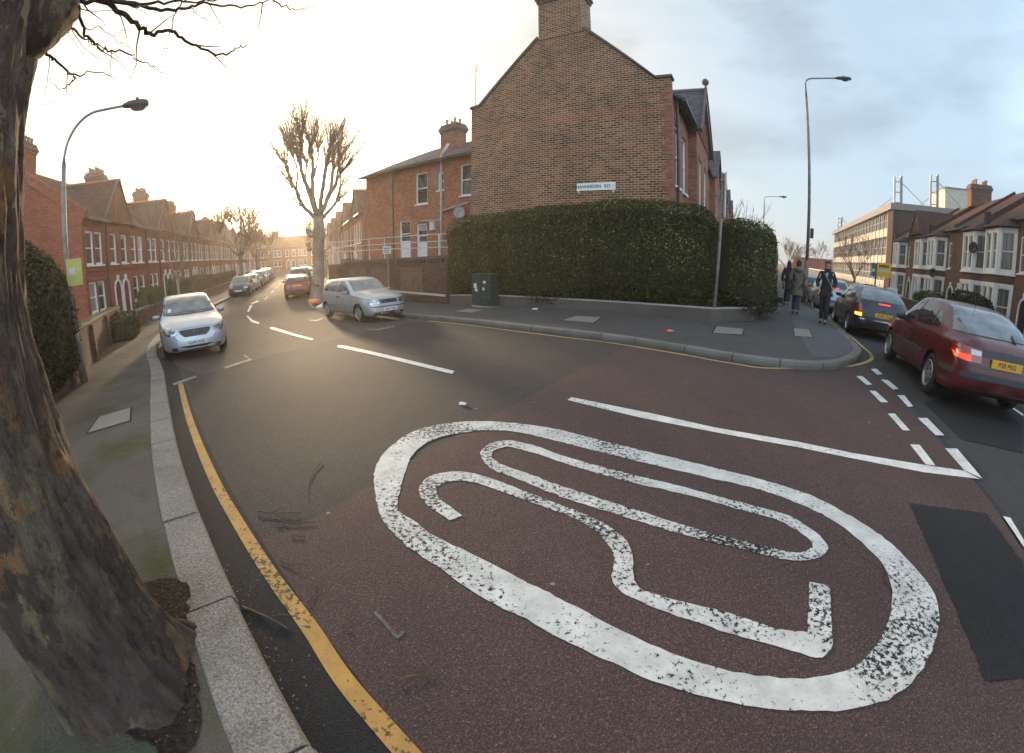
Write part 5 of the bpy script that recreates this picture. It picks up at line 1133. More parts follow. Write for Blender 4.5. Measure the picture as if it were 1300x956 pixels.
# ---- red liftback
H5 = dict(L=4.44, W=1.715, wr=.305, xf=1.36, xr=-1.24, paint='paint_red', wheel='alloy7', mirror=(.62, .93), mirmat='trim_grey',
  top=[(-2.22, .62), (-2.20, .76), (-2.14, .92), (-2.0, .985), (-1.86, 1.02), (-1.45, 1.20), (-.95, 1.355), (-.55, 1.402), (0, 1.412), (.30, 1.385), (.62, 1.25), (1.08, 1.00), (1.2, .965), (1.7, .88), (2.0, .79), (2.14, .70), (2.22, .55)],
  belt=[(-2.22, .58), (-2.14, .84), (-1.9, .915), (-1.0, .935), (0, .915), (1.0, .885), (1.8, .80), (2.1, .68), (2.22, .5)],
  hw=[(-2.22, .56), (-2.17, .70), (-2.05, .79), (-1.6, .845), (0, .8575), (1.3, .845), (1.8, .80), (2.05, .71), (2.16, .58), (2.22, .45)],
  bot=[(-2.22, .34), (-2.12, .27), (-1.8, .22), (1.8, .19), (2.1, .21), (2.22, .30)],
  rhw=[(-2.22, .5), (-1.9, .60), (-1.4, .60), (-.9, .575), (0, .60), (.3, .60), (.7, .64), (1.1, .68), (2.2, .45)],
  plates=[('rear', .735, 'P38 PEG', 'plate_yellow')],
  parts=[('side_window', 'side', [(-.02, .965), (.88, .955), (.50, 1.19), (.26, 1.325), (-.02, 1.345)], 'car_glass'), ('side_window', 'side', [(-.84, .985), (-.08, .965), (-.08, 1.345), (-.40, 1.338), (-.72, 1.27)], 'car_glass'),
   ('side_window', 'side', [(-1.20, 1.01), (-.90, .99), (-.80, 1.24), (-1.02, 1.16)], 'car_glass'),
   ('rear_window', 'rear', [(-.70, 1.03), (.70, 1.03), (.60, 1.20), (.51, 1.35), (-.51, 1.35), (-.60, 1.20)], 'car_glass_light'), ('windscreen', 'front', [(-.66, 1.01), (.66, 1.01), (.56, 1.345), (-.56, 1.345)], 'car_glass'),
   ('tail_light', 'rear', [(.43, .70), (.70, .70), (.775, .72), (.80, .80), (.775, .885), (.43, .865)], 'lens_red', .012, True),
   ('reversing_light', 'rear', [(.445, .79), (.60, .79), (.60, .855), (.445, .85)], 'lens_clear', .018, True),
   ('boot_panel', 'rear', [(-.425, .80), (.425, .80), (.425, .885), (-.425, .885)], 'trim_black', .008),
   ('bumper_strip', 'rear', [(-.70, .50), (.70, .50), (.70, .575), (-.70, .575)], 'trim_grey', .016), ('bumper_lower', 'rear', [(-.60, .30), (.60, .30), (.62, .36), (-.62, .36)], 'trim_black', .006),
   ('side_moulding', 'side', [(-.80, .545), (.95, .545), (.95, .59), (-.80, .59)], 'trim_grey', .016), ('bumper_strip', 'side', [(-2.05, .50), (-1.62, .50), (-1.62, .575), (-2.05, .575)], 'trim_grey', .014),
   ('door_line', 'side', ln(-.05, .95, -.05, .28), 'trim_black', .002), ('door_line', 'side', ln(.92, .93, .90, .28), 'trim_black', .002), ('door_line', 'side', ln(-.72, .42, -.92, .97), 'trim_black', .002), ('door_line', 'side', ln(-.05, .285, .9, .285), 'trim_black', .002),
   ('boot_line', 'rear', ln(-.72, .655, .72, .655), 'trim_black', .002), ('headlight', 'front', [(.42, .60), (.70, .58), (.72, .72), (.42, .74)], 'lens_clear', .01, True), ('grille', 'front', [(-.35, .62), (.35, .62), (.35, .72), (-.35, .72)], 'trim_black', .008)])
red, R_ = car('parked_car', 'dark red liftback in the queue, plate P38 PEG, one brake light lit', H5, group='cars queueing in the main road'); red.name = 'red_car'
R_['patch']('brake_light', 'rear', [(.60, .705), (.78, .725), (.79, .785), (.60, .782)], 'lamp_brake', .020)
handle(R_, .10, .80, 'paint_red'); handle(R_, -.80, .82, 'paint_red'); badge(R_, 'rear', .90, .035)
mb = MB(); mb.tube([(0, 0, 0), (-.16, 0, .012), (-.42, .10, .10)], [.014, .010, .006], 5); wp = mb.build('rear_wiper', MAT['trim_black'], red); h_ = R_['cast']('rear', -.25, 1.08); wp.location = h_[0] + h_[1] * .03; wp.rotation_euler = (0, rad(205), rad(180))
mb = MB(); mb.tube([(0, 0, 0), (-.16, 0, .34)], [.006, .003], 5); ae = mb.build('aerial', MAT['trim_black'], red); ae.location = (-.75, .0, 1.38)
setcar(red, Vector((7.98, 5.20)), 33.2); red.scale = (1, 1, 1.07)
# ---- black hatch in front of it
H6 = dict(L=4.25, W=1.74, wr=.31, xf=1.35, xr=-1.22, paint='paint_black', wheel='alloy5', mirror=(.72, .97),
  top=[(-2.125, .58), (-2.11, .78), (-2.06, .95), (-1.98, 1.03), (-1.62, 1.25), (-1.15, 1.40), (-.6, 1.445), (0, 1.45), (.35, 1.41), (.7, 1.25), (1.2, .99), (1.6, .90), (1.95, .78), (2.08, .66), (2.125, .5)],
  belt=[(-2.125, .54), (-2.06, .90), (-1.8, .97), (-1, .97), (0, .93), (1.0, .89), (1.8, .80), (2.05, .62), (2.125, .46)],
  hw=[(-2.125, .60), (-2.08, .72), (-1.95, .80), (-1.5, .86), (0, .87), (1.3, .855), (1.8, .79), (2.02, .66), (2.125, .45)],
  bot=[(-2.125, .32), (-2.0, .25), (-1.7, .2), (1.8, .18), (2.125, .28)], rhw=[(-2.12, .5), (-1.9, .64), (-1.3, .60), (0, .60), (.4, .60), (1.2, .69), (2.12, .45)],
  plates=[('rear', .70, 'AU02 VXR', 'plate_yellow')],
  parts=[('side_window', 'side', [(-.02, .985), (.95, .965), (.55, 1.21), (.28, 1.365), (-.02, 1.385)], 'car_glass'), ('side_window', 'side', [(-.90, 1.02), (-.08, .99), (-.08, 1.385), (-.50, 1.37), (-.80, 1.27)], 'car_glass'), ('side_window', 'side', [(-1.42, 1.07), (-.96, 1.03), (-.88, 1.26), (-1.2, 1.19)], 'car_glass'),
   ('rear_window', 'rear', [(-.68, 1.07), (.68, 1.07), (.60, 1.25), (.50, 1.37), (-.50, 1.37), (-.60, 1.25)], 'car_glass_light'), ('windscreen', 'front', [(-.66, 1.02), (.66, 1.02), (.56, 1.37), (-.56, 1.37)], 'car_glass'),
   ('tail_light', 'rear', [(.62, .62), (.79, .64), (.80, .80), (.74, .95), (.66, .95), (.64, .80)], 'lens_red', .014, True), ('bumper_strip', 'rear', [(-.68, .535), (.68, .535), (.68, .56), (-.68, .56)], 'chrome', .016), ('boot_line', 'rear', ln(-.6, .60, .6, .60), 'trim_black', .002),
   ('side_moulding', 'side', [(-.8, .52), (.95, .50), (.95, .54), (-.8, .56)], 'trim_black', .014), ('door_line', 'side', ln(-.05, .96, -.05, .28), 'trim_black', .002), ('door_line', 'side', ln(.95, .93, .92, .28), 'trim_black', .002), ('headlight', 'front', [(.42, .60), (.70, .58), (.72, .72), (.42, .74)], 'lens_clear', .01, True)])
blk, B_ = car('black_car', 'black hatchback queueing between the man on the kerb and the red car, indicators glowing', H6, group='cars queueing in the main road')
for s_ in (1, -1): B_['patch']('indicator', 'rear', [(s_ * .64, .615), (s_ * .785, .63), (s_ * .79, .70), (s_ * .64, .70)][::s_], 'lamp_indicator', .024)
B_['patch']('brake_light', 'rear', [(-.17, .985), (.17, .985), (.17, 1.015), (-.17, 1.015)], 'lamp_brake', .012)
handle(B_, .12, .83, 'paint_black'); handle(B_, -.85, .85, 'paint_black'); badge(B_, 'rear', .86, .03)
setcar(blk, Vector((11.15, 10.55)), 33.2)
# ---- silver saloon ahead, and the next ones
def simple_spec(paint, L=4.3, W=1.7, H=1.42, saloon=False, plate=None, pm='plate_yellow', front=None):
    h = L / 2; k = H / 1.42
    S = dict(L=L, W=W, wr=.30, xf=h - .82, xr=-h + .85, paint=paint, wheel='steel', mirror=(h - 1.5, .94),
      top=[(-h, .6), (-h + .02, .8), (-h + .08, .93)] + ([(-h + .2, .97), (-h + .65, 1.0), (-h + 1.2, 1.32 * k)] if saloon else [(-h + .15, 1.0), (-h + .45, 1.28 * k)]) + [(-h + 1.6, 1.40 * k), (-.1, H), (.15, 1.40 * k), (.5, 1.25 * k), (.98, 1.0), (1.1, .96), (h - .45, .87), (h - .15, .76), (h - .05, .68), (h, .5)],
      belt=[(-h, .55), (-h + .08, .86), (-h + .3, .93), (0, .92), (h - 1.1, .87), (h - .3, .76), (h, .46)], hw=[(-h, .58), (-h + .05, .7), (-h + .2, .8), (-h + .6, W / 2 - .01), (0, W / 2), (h - .8, W / 2 - .02), (h - .3, .78), (h - .08, .64), (h, .46)],
      bot=[(-h, .32), (-h + .2, .24), (h - .2, .19), (h, .28)], rhw=[(-h, .5), (-h + .5, .62), (0, .60), (.3, .60), (1.0, .68), (h, .45)],
      parts=[('side_window', 'side', [(-.15, .965), (.72, .955), (.38, 1.18 * k), (.10, 1.32 * k), (-.15, 1.335 * k)], 'car_glass'), ('side_window', 'side', [(-.95, .98), (-.21, .965), (-.21, 1.335 * k), (-.75, 1.31 * k)], 'car_glass'),
       ('rear_window', 'rear', [(-.62, 1.03), (.62, 1.03), (.52, 1.32 * k), (-.52, 1.32 * k)], 'car_glass'), ('windscreen', 'front', [(-.66, 1.01), (.66, 1.01), (.55, 1.34 * k), (-.55, 1.34 * k)], 'car_glass_light'),
       ('tail_light', 'rear', [(.52, .68), (.76, .70), (.76, .86), (.52, .86)], 'lens_red', .012, True), ('headlight', 'front', [(.40, .60), (.68, .585), (.71, .70), (.42, .73)], 'head_reflector', .012, True), ('grille', 'front', [(-.34, .60), (.34, .60), (.38, .70), (-.38, .70)], 'trim_black', .008),
       ('bumper_strip', 'front', [(-.62, .44), (.62, .44), (.64, .49), (-.64, .49)], 'trim_grey', .014), ('air_intake', 'front', [(-.40, .25), (.40, .25), (.42, .36), (-.42, .36)], 'trim_black', .006), ('bumper_strip', 'rear', [(-.66, .50), (.66, .50), (.66, .56), (-.66, .56)], 'trim_grey', .014), ('door_line', 'side', ln(-.18, .93, -.18, .28), 'trim_black', .002)])
    if plate: S['plates'] = plate
    return S
sl_, SS = car('silver_car', 'pale silver saloon queueing in front of the black hatchback, brake lights lit', simple_spec('paint_light_blue', 4.45, 1.72, 1.43, True), group='cars queueing in the main road')
for s_ in (1, -1): SS['patch']('brake_light', 'rear', [(s_ * .55, .70), (s_ * .74, .71), (s_ * .74, .78), (s_ * .55, .78)][::s_], 'lamp_brake', .02)
SS['patch']('brake_light', 'rear', [(-.2, 1.03), (.2, 1.03), (.2, 1.06), (-.2, 1.06)], 'lamp_brake', .014)
setcar(sl_, Vector((14.35, 16.1)), 33.5)
s2, _ = car('dark_car', 'dark car ahead in the queue, showing between the man and the lamp post', simple_spec('paint_dark_blue', 4.1, 1.68, 1.42), group='cars queueing in the main road'); setcar(s2, Vector((17.3, 21.3)), 33.5)
s3, _ = car('grey_car', 'grey car farthest up the queue on the main road', simple_spec('paint_grey', 4.3, 1.7, 1.45, True), group='cars queueing in the main road'); setcar(s3, Vector((20.6, 26.4)), 33.5)
# ---- silver hatch parked at left, nose to the camera
H7 = dict(L=4.18, W=1.71, wr=.31, xf=1.27, xr=-1.33, paint='paint_silver', wheel='alloy5', mirror=(.72, .97),
  top=[(-2.09, .6), (-2.07, .85), (-2.0, 1.02), (-1.75, 1.25), (-1.3, 1.42), (-.6, 1.475), (-.1, 1.475), (.2, 1.44), (.5, 1.32), (1.02, 1.035), (1.15, .99), (1.6, .90), (1.88, .80), (2.0, .72), (2.06, .60), (2.09, .48)],
  belt=[(-2.09, .56), (-2, .92), (-1.7, .99), (0, .95), (1.0, .92), (1.6, .84), (1.9, .74), (2.09, .46)],
  hw=[(-2.09, .56), (-2.0, .74), (-1.7, .82), (0, .855), (1.2, .85), (1.6, .82), (1.85, .74), (1.98, .66), (2.06, .52), (2.09, .42)],
  bot=[(-2.09, .3), (-1.9, .22), (1.8, .19), (2.0, .20), (2.09, .26)], rhw=[(-2.09, .5), (-1.6, .6), (-.5, .60), (.2, .60), (.5, .62), (1.02, .70), (2.0, .5)],
  plates=[('front', .415, 'GU04 XNZ', 'plate_white')],
  parts=[('windscreen', 'front', [(-.70, 1.055), (-.35, 1.03), (.35, 1.03), (.70, 1.055), (.58, 1.40), (.3, 1.425), (-.3, 1.425), (-.58, 1.40)], 'car_glass_light'), ('windscreen_surround', 'front', [(-.74, 1.03), (-.35, 1.01), (.35, 1.01), (.74, 1.03), (.62, 1.42), (.3, 1.445), (-.3, 1.445), (-.62, 1.42)], 'trim_black', .002),
   ('side_window', 'side', [(-.05, 1.0), (.88, .985), (.48, 1.24), (.16, 1.375), (-.05, 1.39)], 'car_glass'), ('side_window', 'side', [(-.95, 1.02), (-.12, 1.0), (-.12, 1.39), (-.7, 1.385)], 'car_glass'), ('side_window', 'side', [(-1.45, 1.06), (-1.02, 1.03), (-.82, 1.375), (-1.15, 1.30)], 'car_glass'),
   ('headlight', 'front', [(.43, .64), (.62, .60), (.735, .645), (.765, .74), (.70, .80), (.56, .775), (.45, .72)], 'head_reflector', .012, True), ('headlight_bezel', 'front', [(.50, .66), (.66, .64), (.70, .72), (.60, .74), (.50, .71)], 'lens_dark', .017, True),
   ('grille', 'front', [(-.27, .555), (.27, .555), (.36, .63), (.40, .70), (.33, .715), (-.33, .715), (-.40, .70), (-.36, .63)], 'trim_black', .010), ('lower_grille', 'front', [(-.36, .245), (.36, .245), (.40, .345), (-.40, .345)], 'trim_black', .006), ('grille_bar', 'front', [(-.37, .275), (.37, .275), (.38, .295), (-.38, .295)], 'paint_silver', .016), ('grille_bar', 'front', [(-.34, .225), (.34, .225), (.36, .245), (-.36, .245)], 'paint_silver', .018),
   ('fog_recess', 'front', [(.44, .25), (.60, .25), (.62, .33), (.50, .33)], 'trim_black', .006, True), ('bonnet_line', 'front', ln(-.42, .745, .42, .745, .003), 'trim_black', .003),
   ('door_line', 'side', ln(-.09, .97, -.09, .28), 'trim_black', .002), ('door_line', 'side', ln(.95, .95, .92, .28), 'trim_black', .002), ('tail_light', 'rear', [(.52, .70), (.76, .72), (.76, .95), (.52, .95)], 'lens_red', .012, True)])
cor, C_ = car('silver_hatchback', 'silver five-door hatchback parked facing us by the mossy wall, plate GU04 XNZ', H7, group='cars parked at the side road kerbs'); badge(C_, 'front', .655, .045)
C_['patch']('tax_disc', 'front', [(-.57, 1.09), (-.49, 1.09), (-.47, 1.17), (-.55, 1.17)], 'plate_white', .010); handle(C_, .1, .84, 'paint_silver'); handle(C_, -.95, .86, 'paint_silver')
mb = MB(); mb.tube([(.0, -.45, .0), (.02, .1, .012)], .009, 4); mb.tube([(.0, .1, .0), (.02, .62, .014)], .009, 4); wp = mb.build('wiper', MAT['trim_black'], cor); wp.location = (1.0, 0, 1.075)
setcar(cor, Vector((-9.0, 9.62)), 133)
# ---- silver three-door hatch parked at the right kerb
H8 = dict(L=3.74, W=1.65, wr=.285, xf=1.17, xr=-1.24, paint='paint_silver_warm', wheel='steel', mirror=(.50, .93),
  top=[(-1.87, .6), (-1.86, .80), (-1.80, .98), (-1.62, 1.22), (-1.40, 1.36), (-1.0, 1.405), (-.4, 1.42), (0, 1.405), (.2, 1.36), (.84, 1.0), (.95, .97), (1.4, .90), (1.70, .80), (1.80, .70), (1.85, .58), (1.87, .45)],
  belt=[(-1.87, .55), (-1.8, .90), (-1.5, .945), (0, .92), (.8, .89), (1.4, .82), (1.75, .70), (1.87, .42)],
  hw=[(-1.87, .58), (-1.8, .72), (-1.6, .79), (-1.2, .82), (0, .825), (1.1, .82), (1.5, .79), (1.72, .71), (1.82, .62), (1.87, .48)],
  bot=[(-1.87, .32), (-1.7, .24), (1.6, .20), (1.8, .21), (1.87, .28)], rhw=[(-1.87, .52), (-1.5, .60), (-1.0, .60), (0, .59), (.2, .60), (.84, .67), (1.8, .5)],
  plates=[('front', .41, 'AU51 YBH', 'plate_white')],
  parts=[('side_window', 'side', [(-.28, .965), (.66, .945), (.30, 1.16), (.02, 1.32), (-.28, 1.335)], 'car_glass_light'), ('side_window', 'side', [(-1.36, 1.0), (-.36, .97), (-.36, 1.335), (-1.0, 1.325), (-1.20, 1.27)], 'car_glass_light'),
   ('windscreen', 'front', [(-.66, 1.01), (.66, 1.01), (.55, 1.34), (-.55, 1.34)], 'car_glass_light'), ('rear_window', 'rear', [(-.58, 1.02), (.58, 1.02), (.5, 1.3), (-.5, 1.3)], 'car_glass'),
   ('headlight', 'front', [(.37, .60), (.62, .585), (.70, .62), (.71, .70), (.66, .735), (.37, .73)], 'head_reflector', .012, True), ('grille', 'front', [(-.31, .60), (.31, .60), (.35, .72), (-.35, .72)], 'trim_black', .009),
   ('bumper_strip', 'front', [(-.64, .485), (.64, .485), (.64, .515), (-.64, .515)], 'trim_grey', .014), ('lower_grille', 'front', [(-.30, .25), (.30, .25), (.30, .335), (-.30, .335)], 'trim_black', .006), ('fog_recess', 'front', [(.36, .26), (.56, .26), (.54, .33), (.36, .33)], 'trim_black', .006, True),
   ('side_moulding', 'side', [(-.80, .50), (.72, .50), (.72, .55), (-.80, .55)], 'chrome', .014), ('door_line', 'side', ln(-.32, .95, -.32, .27), 'trim_black', .002), ('door_line', 'side', ln(.74, .91, .70, .27), 'trim_black', .002), ('door_line', 'side', ln(-.32, .275, .70, .275), 'trim_black', .002), ('bonnet_line', 'side', ln(.78, .86, 1.66, .745), 'trim_black', .002),
   ('tail_light', 'rear', [(.50, .68), (.74, .70), (.74, .90), (.50, .90)], 'lens_red', .012, True)])
pol, P_ = car('silver_hatchback', 'small silver three-door hatchback parked by the tall brick wall, side on', H8, group='cars parked at the side road kerbs'); badge(P_, 'front', .66, .045, bar=True); handle(P_, -.18, .80, 'trim_grey')
setcar(pol, Vector((-5.35, 14.35)), 130)
# ---- cars farther down the side road
q1, Q_ = car('red_hatchback', 'old dark red hatchback seen from behind, parked beside the pollarded tree', simple_spec('paint_old_red', 3.8, 1.64, 1.40, plate=[('rear', .80, '', 'plate_yellow')]), group='cars parked at the side road kerbs'); setcar(q1, Vector((-13.2, 24.1)), -28)
S9 = simple_spec('paint_grey', 4.5, 1.78, 1.75, plate=None); S9['top'] = [(-2.25, .6), (-2.23, .95), (-2.17, 1.3), (-2.05, 1.6), (-1.8, 1.72), (0, 1.75), (.3, 1.70), (.6, 1.5), (1.15, 1.08), (1.3, 1.02), (1.8, .9), (2.1, .8), (2.25, .5)]
q2, _ = car('people_carrier', 'tall grey people carrier parked beyond the dark red hatchback', S9, group='cars parked at the side road kerbs'); setcar(q2, Vector((-15.75, 29.3)), -28)
base = at(303, 377) + A28 * 2.0; specs = [('dark_car', 'paint_dark_blue', 3.9, 1.42, False, 'dark car parked facing us, first in the row beyond the silver hatchback'), ('cream_car', 'paint_cream', 4.0, 1.4, False, 'pale cream car, second in the row parked facing us'), ('green_car', 'paint_green', 4.3, 1.5, True, 'dark green car, third in the row parked facing us'), ('grey_car', 'paint_light_blue', 4.1, 1.42, False, 'light silver car, fourth in the row parked facing us'), ('dark_car', 'paint_grey', 4.2, 1.42, True, 'grey car, fifth in the row parked facing us'), ('red_car', 'paint_old_red', 4.0, 1.42, False, 'reddish car, last in the row parked facing us near the road end')]
for k, (nm, pt, L_, H_, sal, lab) in enumerate(specs):
    S = simple_spec(pt, L_, 1.68, H_, sal, plate=[('front', .42, '', 'plate_white')] if k == 0 else None); cc_, X_ = car(nm, lab, S, group='cars parked at the side road kerbs'); setcar(cc_, base + A28 * (k * 5.5), 152)
for k, (pt, lab) in enumerate((('paint_silver', 'distant pale car parked next beyond the people carrier'), ('paint_dark_blue', 'distant dark car parked beyond the distant pale one'))):
    cc_, _ = car('distant_car', lab, simple_spec(pt), group='cars parked at the side road kerbs'); setcar(cc_, Vector((-13.9, 26.6)) + A28 * (19 + 7 * k) + az(62) * .3, -28)
# ================================================================ STREET FURNITURE
def lamp_post(P, h, arm, reach, a, label, name='street_lamp', curve=True, r0=.085, banded=True, off=.12, head=.62, lean=0):
    R = empty(name, (P.x, P.y, T(P.x, P.y) + off - .02), rad(90 - a), label, 'street lamp')
    hb = h * .18; st = h - arm
    mb = MB(); mb.tube([(0, 0, 0), (0, 0, hb), (0, 0, hb + .06)], [r0, r0, r0 * .72], 14); mb.tube([(0, 0, hb + .06), (0, 0, st * .6), (0, 0, st)], [r0 * .72, r0 * .62, r0 * .55], 12); mb.build('post', MAT['galvanised'], R, smooth=True)
    mb = MB(); mb.box(-.005, r0 + .012, -.045, .045, .35, .85); mb.build('access_door', MAT['steel_grey'], R)
    mb = MB()
    if curve: pts = [(math.sin(w) * 0 + reach * .62 * (1 - math.cos(w)), 0, st + arm * math.sin(w)) for w in np.linspace(0, PI / 2, 12)] + [(reach, 0, h + .04)]
    else: pts = [(0, 0, st - .02), (0, 0, h - .30), (.06, 0, h - .12), (.20, 0, h - .03), (.4, 0, h), (reach, 0, h + .06)]
    mb.tube(pts, [r0 * .5] + [r0 * .36] * (len(pts) - 1), 10); mb.build('arm', MAT['steel_grey'], R, smooth=True)
    e = Vector(pts[-1]); mb = MB(); s = head
    for i, (xx, w, t_, b_) in enumerate(((0, .04, .04, -.04), (.12, .07, .07, -.05), (.3, .11, .10, -.06), (.75, .13, .11, -.07), (.95, .10, .09, -.06), (1.0, .04, .05, -.03))):
        n = 10
        for k in range(n): aa = 2 * PI * k / n; mb.v.append((e.x + xx * s, math.cos(aa) * w, e.z + (t_ if math.sin(aa) > 0 else -b_) * math.sin(aa)))
    for i in range(5):
        for k in range(10): mb.f.append((i * 10 + k, i * 10 + (k + 1) % 10, (i + 1) * 10 + (k + 1) % 10, (i + 1) * 10 + k)); mb.mi.append(0)
    mb.f.append(tuple(range(10))); mb.mi.append(0); mb.f.append(tuple(range(50, 60))); mb.mi.append(0)
    hd = mb.build('lantern', MAT['trim_black'], R, smooth=True)
    mb = MB(); mb.lathe([(.11, 0), (.10, -.04), (.06, -.075), (0, -.085)], (e.x + .62 * s, 0, e.z - .05), 14); mb.v = [(e.x + .62 * s + (v[0] - e.x - .62 * s) * 1.6, v[1], v[2]) for v in mb.v]; mb.build('lens', MAT['lens_dark'], hd, smooth=True)
    mb = MB(); mb.lathe([(.035, 0), (.035, .05), (.02, .07), (0, .075)], (e.x + .55 * s, 0, e.z + .09), 10); mb.build('photocell', MAT['trim_black'], hd, smooth=True)
    return R
lp1 = lamp_post(at(107, 485, .12), 5.35, 1.0, 1.25, 62, 'old grey lamp post with a curved arm standing at the mossy wall', head=.55, r0=.085)
plain('notice_yellow', (.55, .50, .12), .6)
nt_ = empty('notice', tuple(lp1.location + Vector((0, 0, 2.22))), rad(90 - 35), 'yellow-green notice board strapped to the curved lamp post', 'notice')
mb = MB(); mb.box(-.02, .30, -.115, -.10, -.26, .26); mb.build('board', MAT['notice_yellow'], nt_); mb = MB(); mb.box(.04, .16, -.12, -.116, -.05, .08); mb.build('emblem', MAT['plate_white'], nt_)
Pl = Vector((math.sin(rad(38.75)), math.cos(rad(38.75)))) * 21.5
lp2 = lamp_post(Pl, 10.6, 1.0, 1.45, 118, 'tall slim steel lamp post rising behind the man on the corner pavement', curve=False, r0=.11, head=.8)
mb = MB(); mb.box(.10, .24, -.07, .07, 3.0, 3.45); mb.build('traffic_box', MAT['trim_black'], lp2)
Pf = Vector((math.sin(rad(33.1)), math.cos(rad(33.1)))) * 52
lamp_post(Pf, 9.3, .8, 1.7, 118, 'small distant lamp post above the rounded bush', curve=False, r0=.10, head=.9)
# leaning sign post in front of the hedge
sp = at(905, 408, .12); SP = empty('sign_post', (sp.x, sp.y, T(sp.x, sp.y) + .1), rad(90 - 31), 'leaning grey pole carrying a tall narrow sign seen edge-on before the hedge', 'sign post')
td_ = ray(917.5, 217); tl = math.hypot(td_.x, td_.y); tk = (4.05 + .1 - CAMH) / td_.z; tp = Vector((td_.x * tk, td_.y * tk)); tp = sp + (tp - sp).normalized() * min(.35, (tp - sp).length)
topv = Vector((tp.x - sp.x, tp.y - sp.y, 4.0)); rz_ = Matrix.Rotation(-SP.rotation_euler.z, 4, 'Z'); tv = rz_ @ topv
mb = MB(); mb.tube([(0, 0, 0), tv * .5, tv], [.042, .04, .04], 12); mb.build('pole', MAT['galvanised'], SP, smooth=True)
mb = MB(); ux = Vector((math.cos(rad(12)), math.sin(rad(12)), 0)); ny = Vector((-ux.y, ux.x, 0)); tu = tv.normalized()
mb.obox(tv * .845 + ux * .03 - ny * .06, ux, ny, tu, .30, .012, .60); mb.build('sign_panel', MAT['off_white'], SP)
pieces('clamp', [lambda b, q_=q_: b.obox(tv * q_, ux, ny, tu, .06, .055, .025) for q_ in (.73, .95)], MAT['steel_grey'], SP)
# small street sign on a post by the tall wall
ps = fw[1] + (fw[2] - fw[1]) * .02 + Vector((-.35, -.45)); d_ = ray(492, 305); L_ = math.hypot(d_.x, d_.y); pp = Vector((d_.x / L_, d_.y / L_)) * 18.6
s4 = empty('parking_sign', (pp.x, pp.y, T(*pp) + .1), rad(90 - 118), 'short white parking sign on a grey post behind the small silver hatchback', 'sign')
mb = MB(); mb.tube([(0, 0, 0), (0, 0, 2.45)], .035, 8); mb.build('pole', MAT['galvanised'], s4); mb = MB(); mb.box(-.24, .24, -.06, -.04, 2.15, 2.48); p_ = mb.build('sign_panel', MAT['plate_white'], s4)
mb = MB(); mb.box(-.16, .16, -.066, -.061, 2.36, 2.40); mb.box(-.16, .10, -.066, -.061, 2.28, 2.31); mb.box(-.16, .14, -.066, -.061, 2.21, 2.24); mb.build('print_lines', MAT['sign_black'], p_)
# green cabinet
cbp = at(623, 388, .12) - Vector((.30, .37)); CB = empty('telecom_cabinet', (cbp.x, cbp.y, T(*cbp) + .11), rad(90 - 125), 'dark green street cabinet with peeling posters under the hedge', 'cabinet'); CB.scale = (.84, .9, .92)
m = NM('cabinet_green'); co = m.coord('Object'); m.base(m.mix(m.mr(m.noise(co, 6, 6, .7), .52, .66), (.012, .030, .022), (.08, .085, .07)), .55)
mb = MB(); mb.box(-.52, .52, 0, .42, .06, 1.22); mb.build('body', MAT['cabinet_green'], CB); mb = MB(); mb.box(-.55, .55, -.03, .45, 1.22, 1.27); mb.build('lid', MAT['cabinet_green'], CB); mb = MB(); mb.box(-.54, .54, .0, .44, 0, .06); mb.build('plinth', MAT['concrete'], CB)
for x_ in (-.26, .26): mb = MB(); mb.box(x_ - .235, x_ + .235, -.018, -.0, .12, 1.18); dd_ = mb.build('door', MAT['cabinet_green'], CB); mb = MB(); mb.box(x_ * .2 - .015, x_ * .2 + .015, -.04, -.018, .6, .72); mb.build('handle', MAT['trim_black'], dd_)
rnd = random.Random(4)
for k in range(5):
    x_, z_ = rnd.uniform(-.45, .2), rnd.uniform(.55, 1.0); w_, h2 = rnd.uniform(.08, .2), rnd.uniform(.08, .22); mb = MB(); mb.add([(x_, -.022 - k * .001, z_), (x_ + w_, -.022 - k * .001, z_ + .02), (x_ + w_ * .8, -.022 - k * .001, z_ + h2), (x_ + .02, -.022 - k * .001, z_ + h2 * .9)], [(0, 1, 2, 3)]); mb.build('poster_scrap', MAT['plate_white'], CB, fix=False)
# estate agent board and bin across the road
d_ = ray(1112, 345); L_ = math.hypot(d_.x, d_.y); pp = Vector((d_.x / L_, d_.y / L_)) * 33; eb = empty('estate_agent_board', (pp.x, pp.y, -.7), rad(90 - 150), 'yellow and blue estate agent boards on a post before the office block', 'board')
plain('board_yellow', (.85, .50, .02), .5); plain('board_blue', (.05, .16, .32), .5)
mb = MB(); mb.box(-.04, .04, -.04, .04, 0, 3.1); mb.build('post', MAT['timber'], eb)
mb = MB(); mb.box(.05, 1.05, -.02, .02, 2.2, 3.15); pb = mb.build('yellow_panel', MAT['board_yellow'], eb); mb = MB(); mb.box(.18, .95, -.03, -.022, 2.52, 2.70); mb.build('white_band', MAT['plate_white'], pb)
mb = MB(); [mb.box(.2 + k * .12, .29 + k * .12, -.03, -.022, 2.84, 3.0) for k in range(6)]; mb.build('lettering', MAT['sign_black'], pb)
mb = MB(); mb.box(-.34, -.03, -.02, .02, 2.2, 3.1); pb = mb.build('blue_panel', MAT['board_blue'], eb); mb = MB(); mb.box(-.30, -.07, -.03, -.022, 2.5, 2.7); mb.build('white_band', MAT['plate_white'], pb)
d_ = ray(1133, 365); L_ = math.hypot(d_.x, d_.y); pp = Vector((d_.x / L_, d_.y / L_)) * 31; wb_ = empty('white_bin', (pp.x, pp.y, -.55), rad(90 - 140), 'white slim cabinet with a dark slot beside the office wall', 'bin')
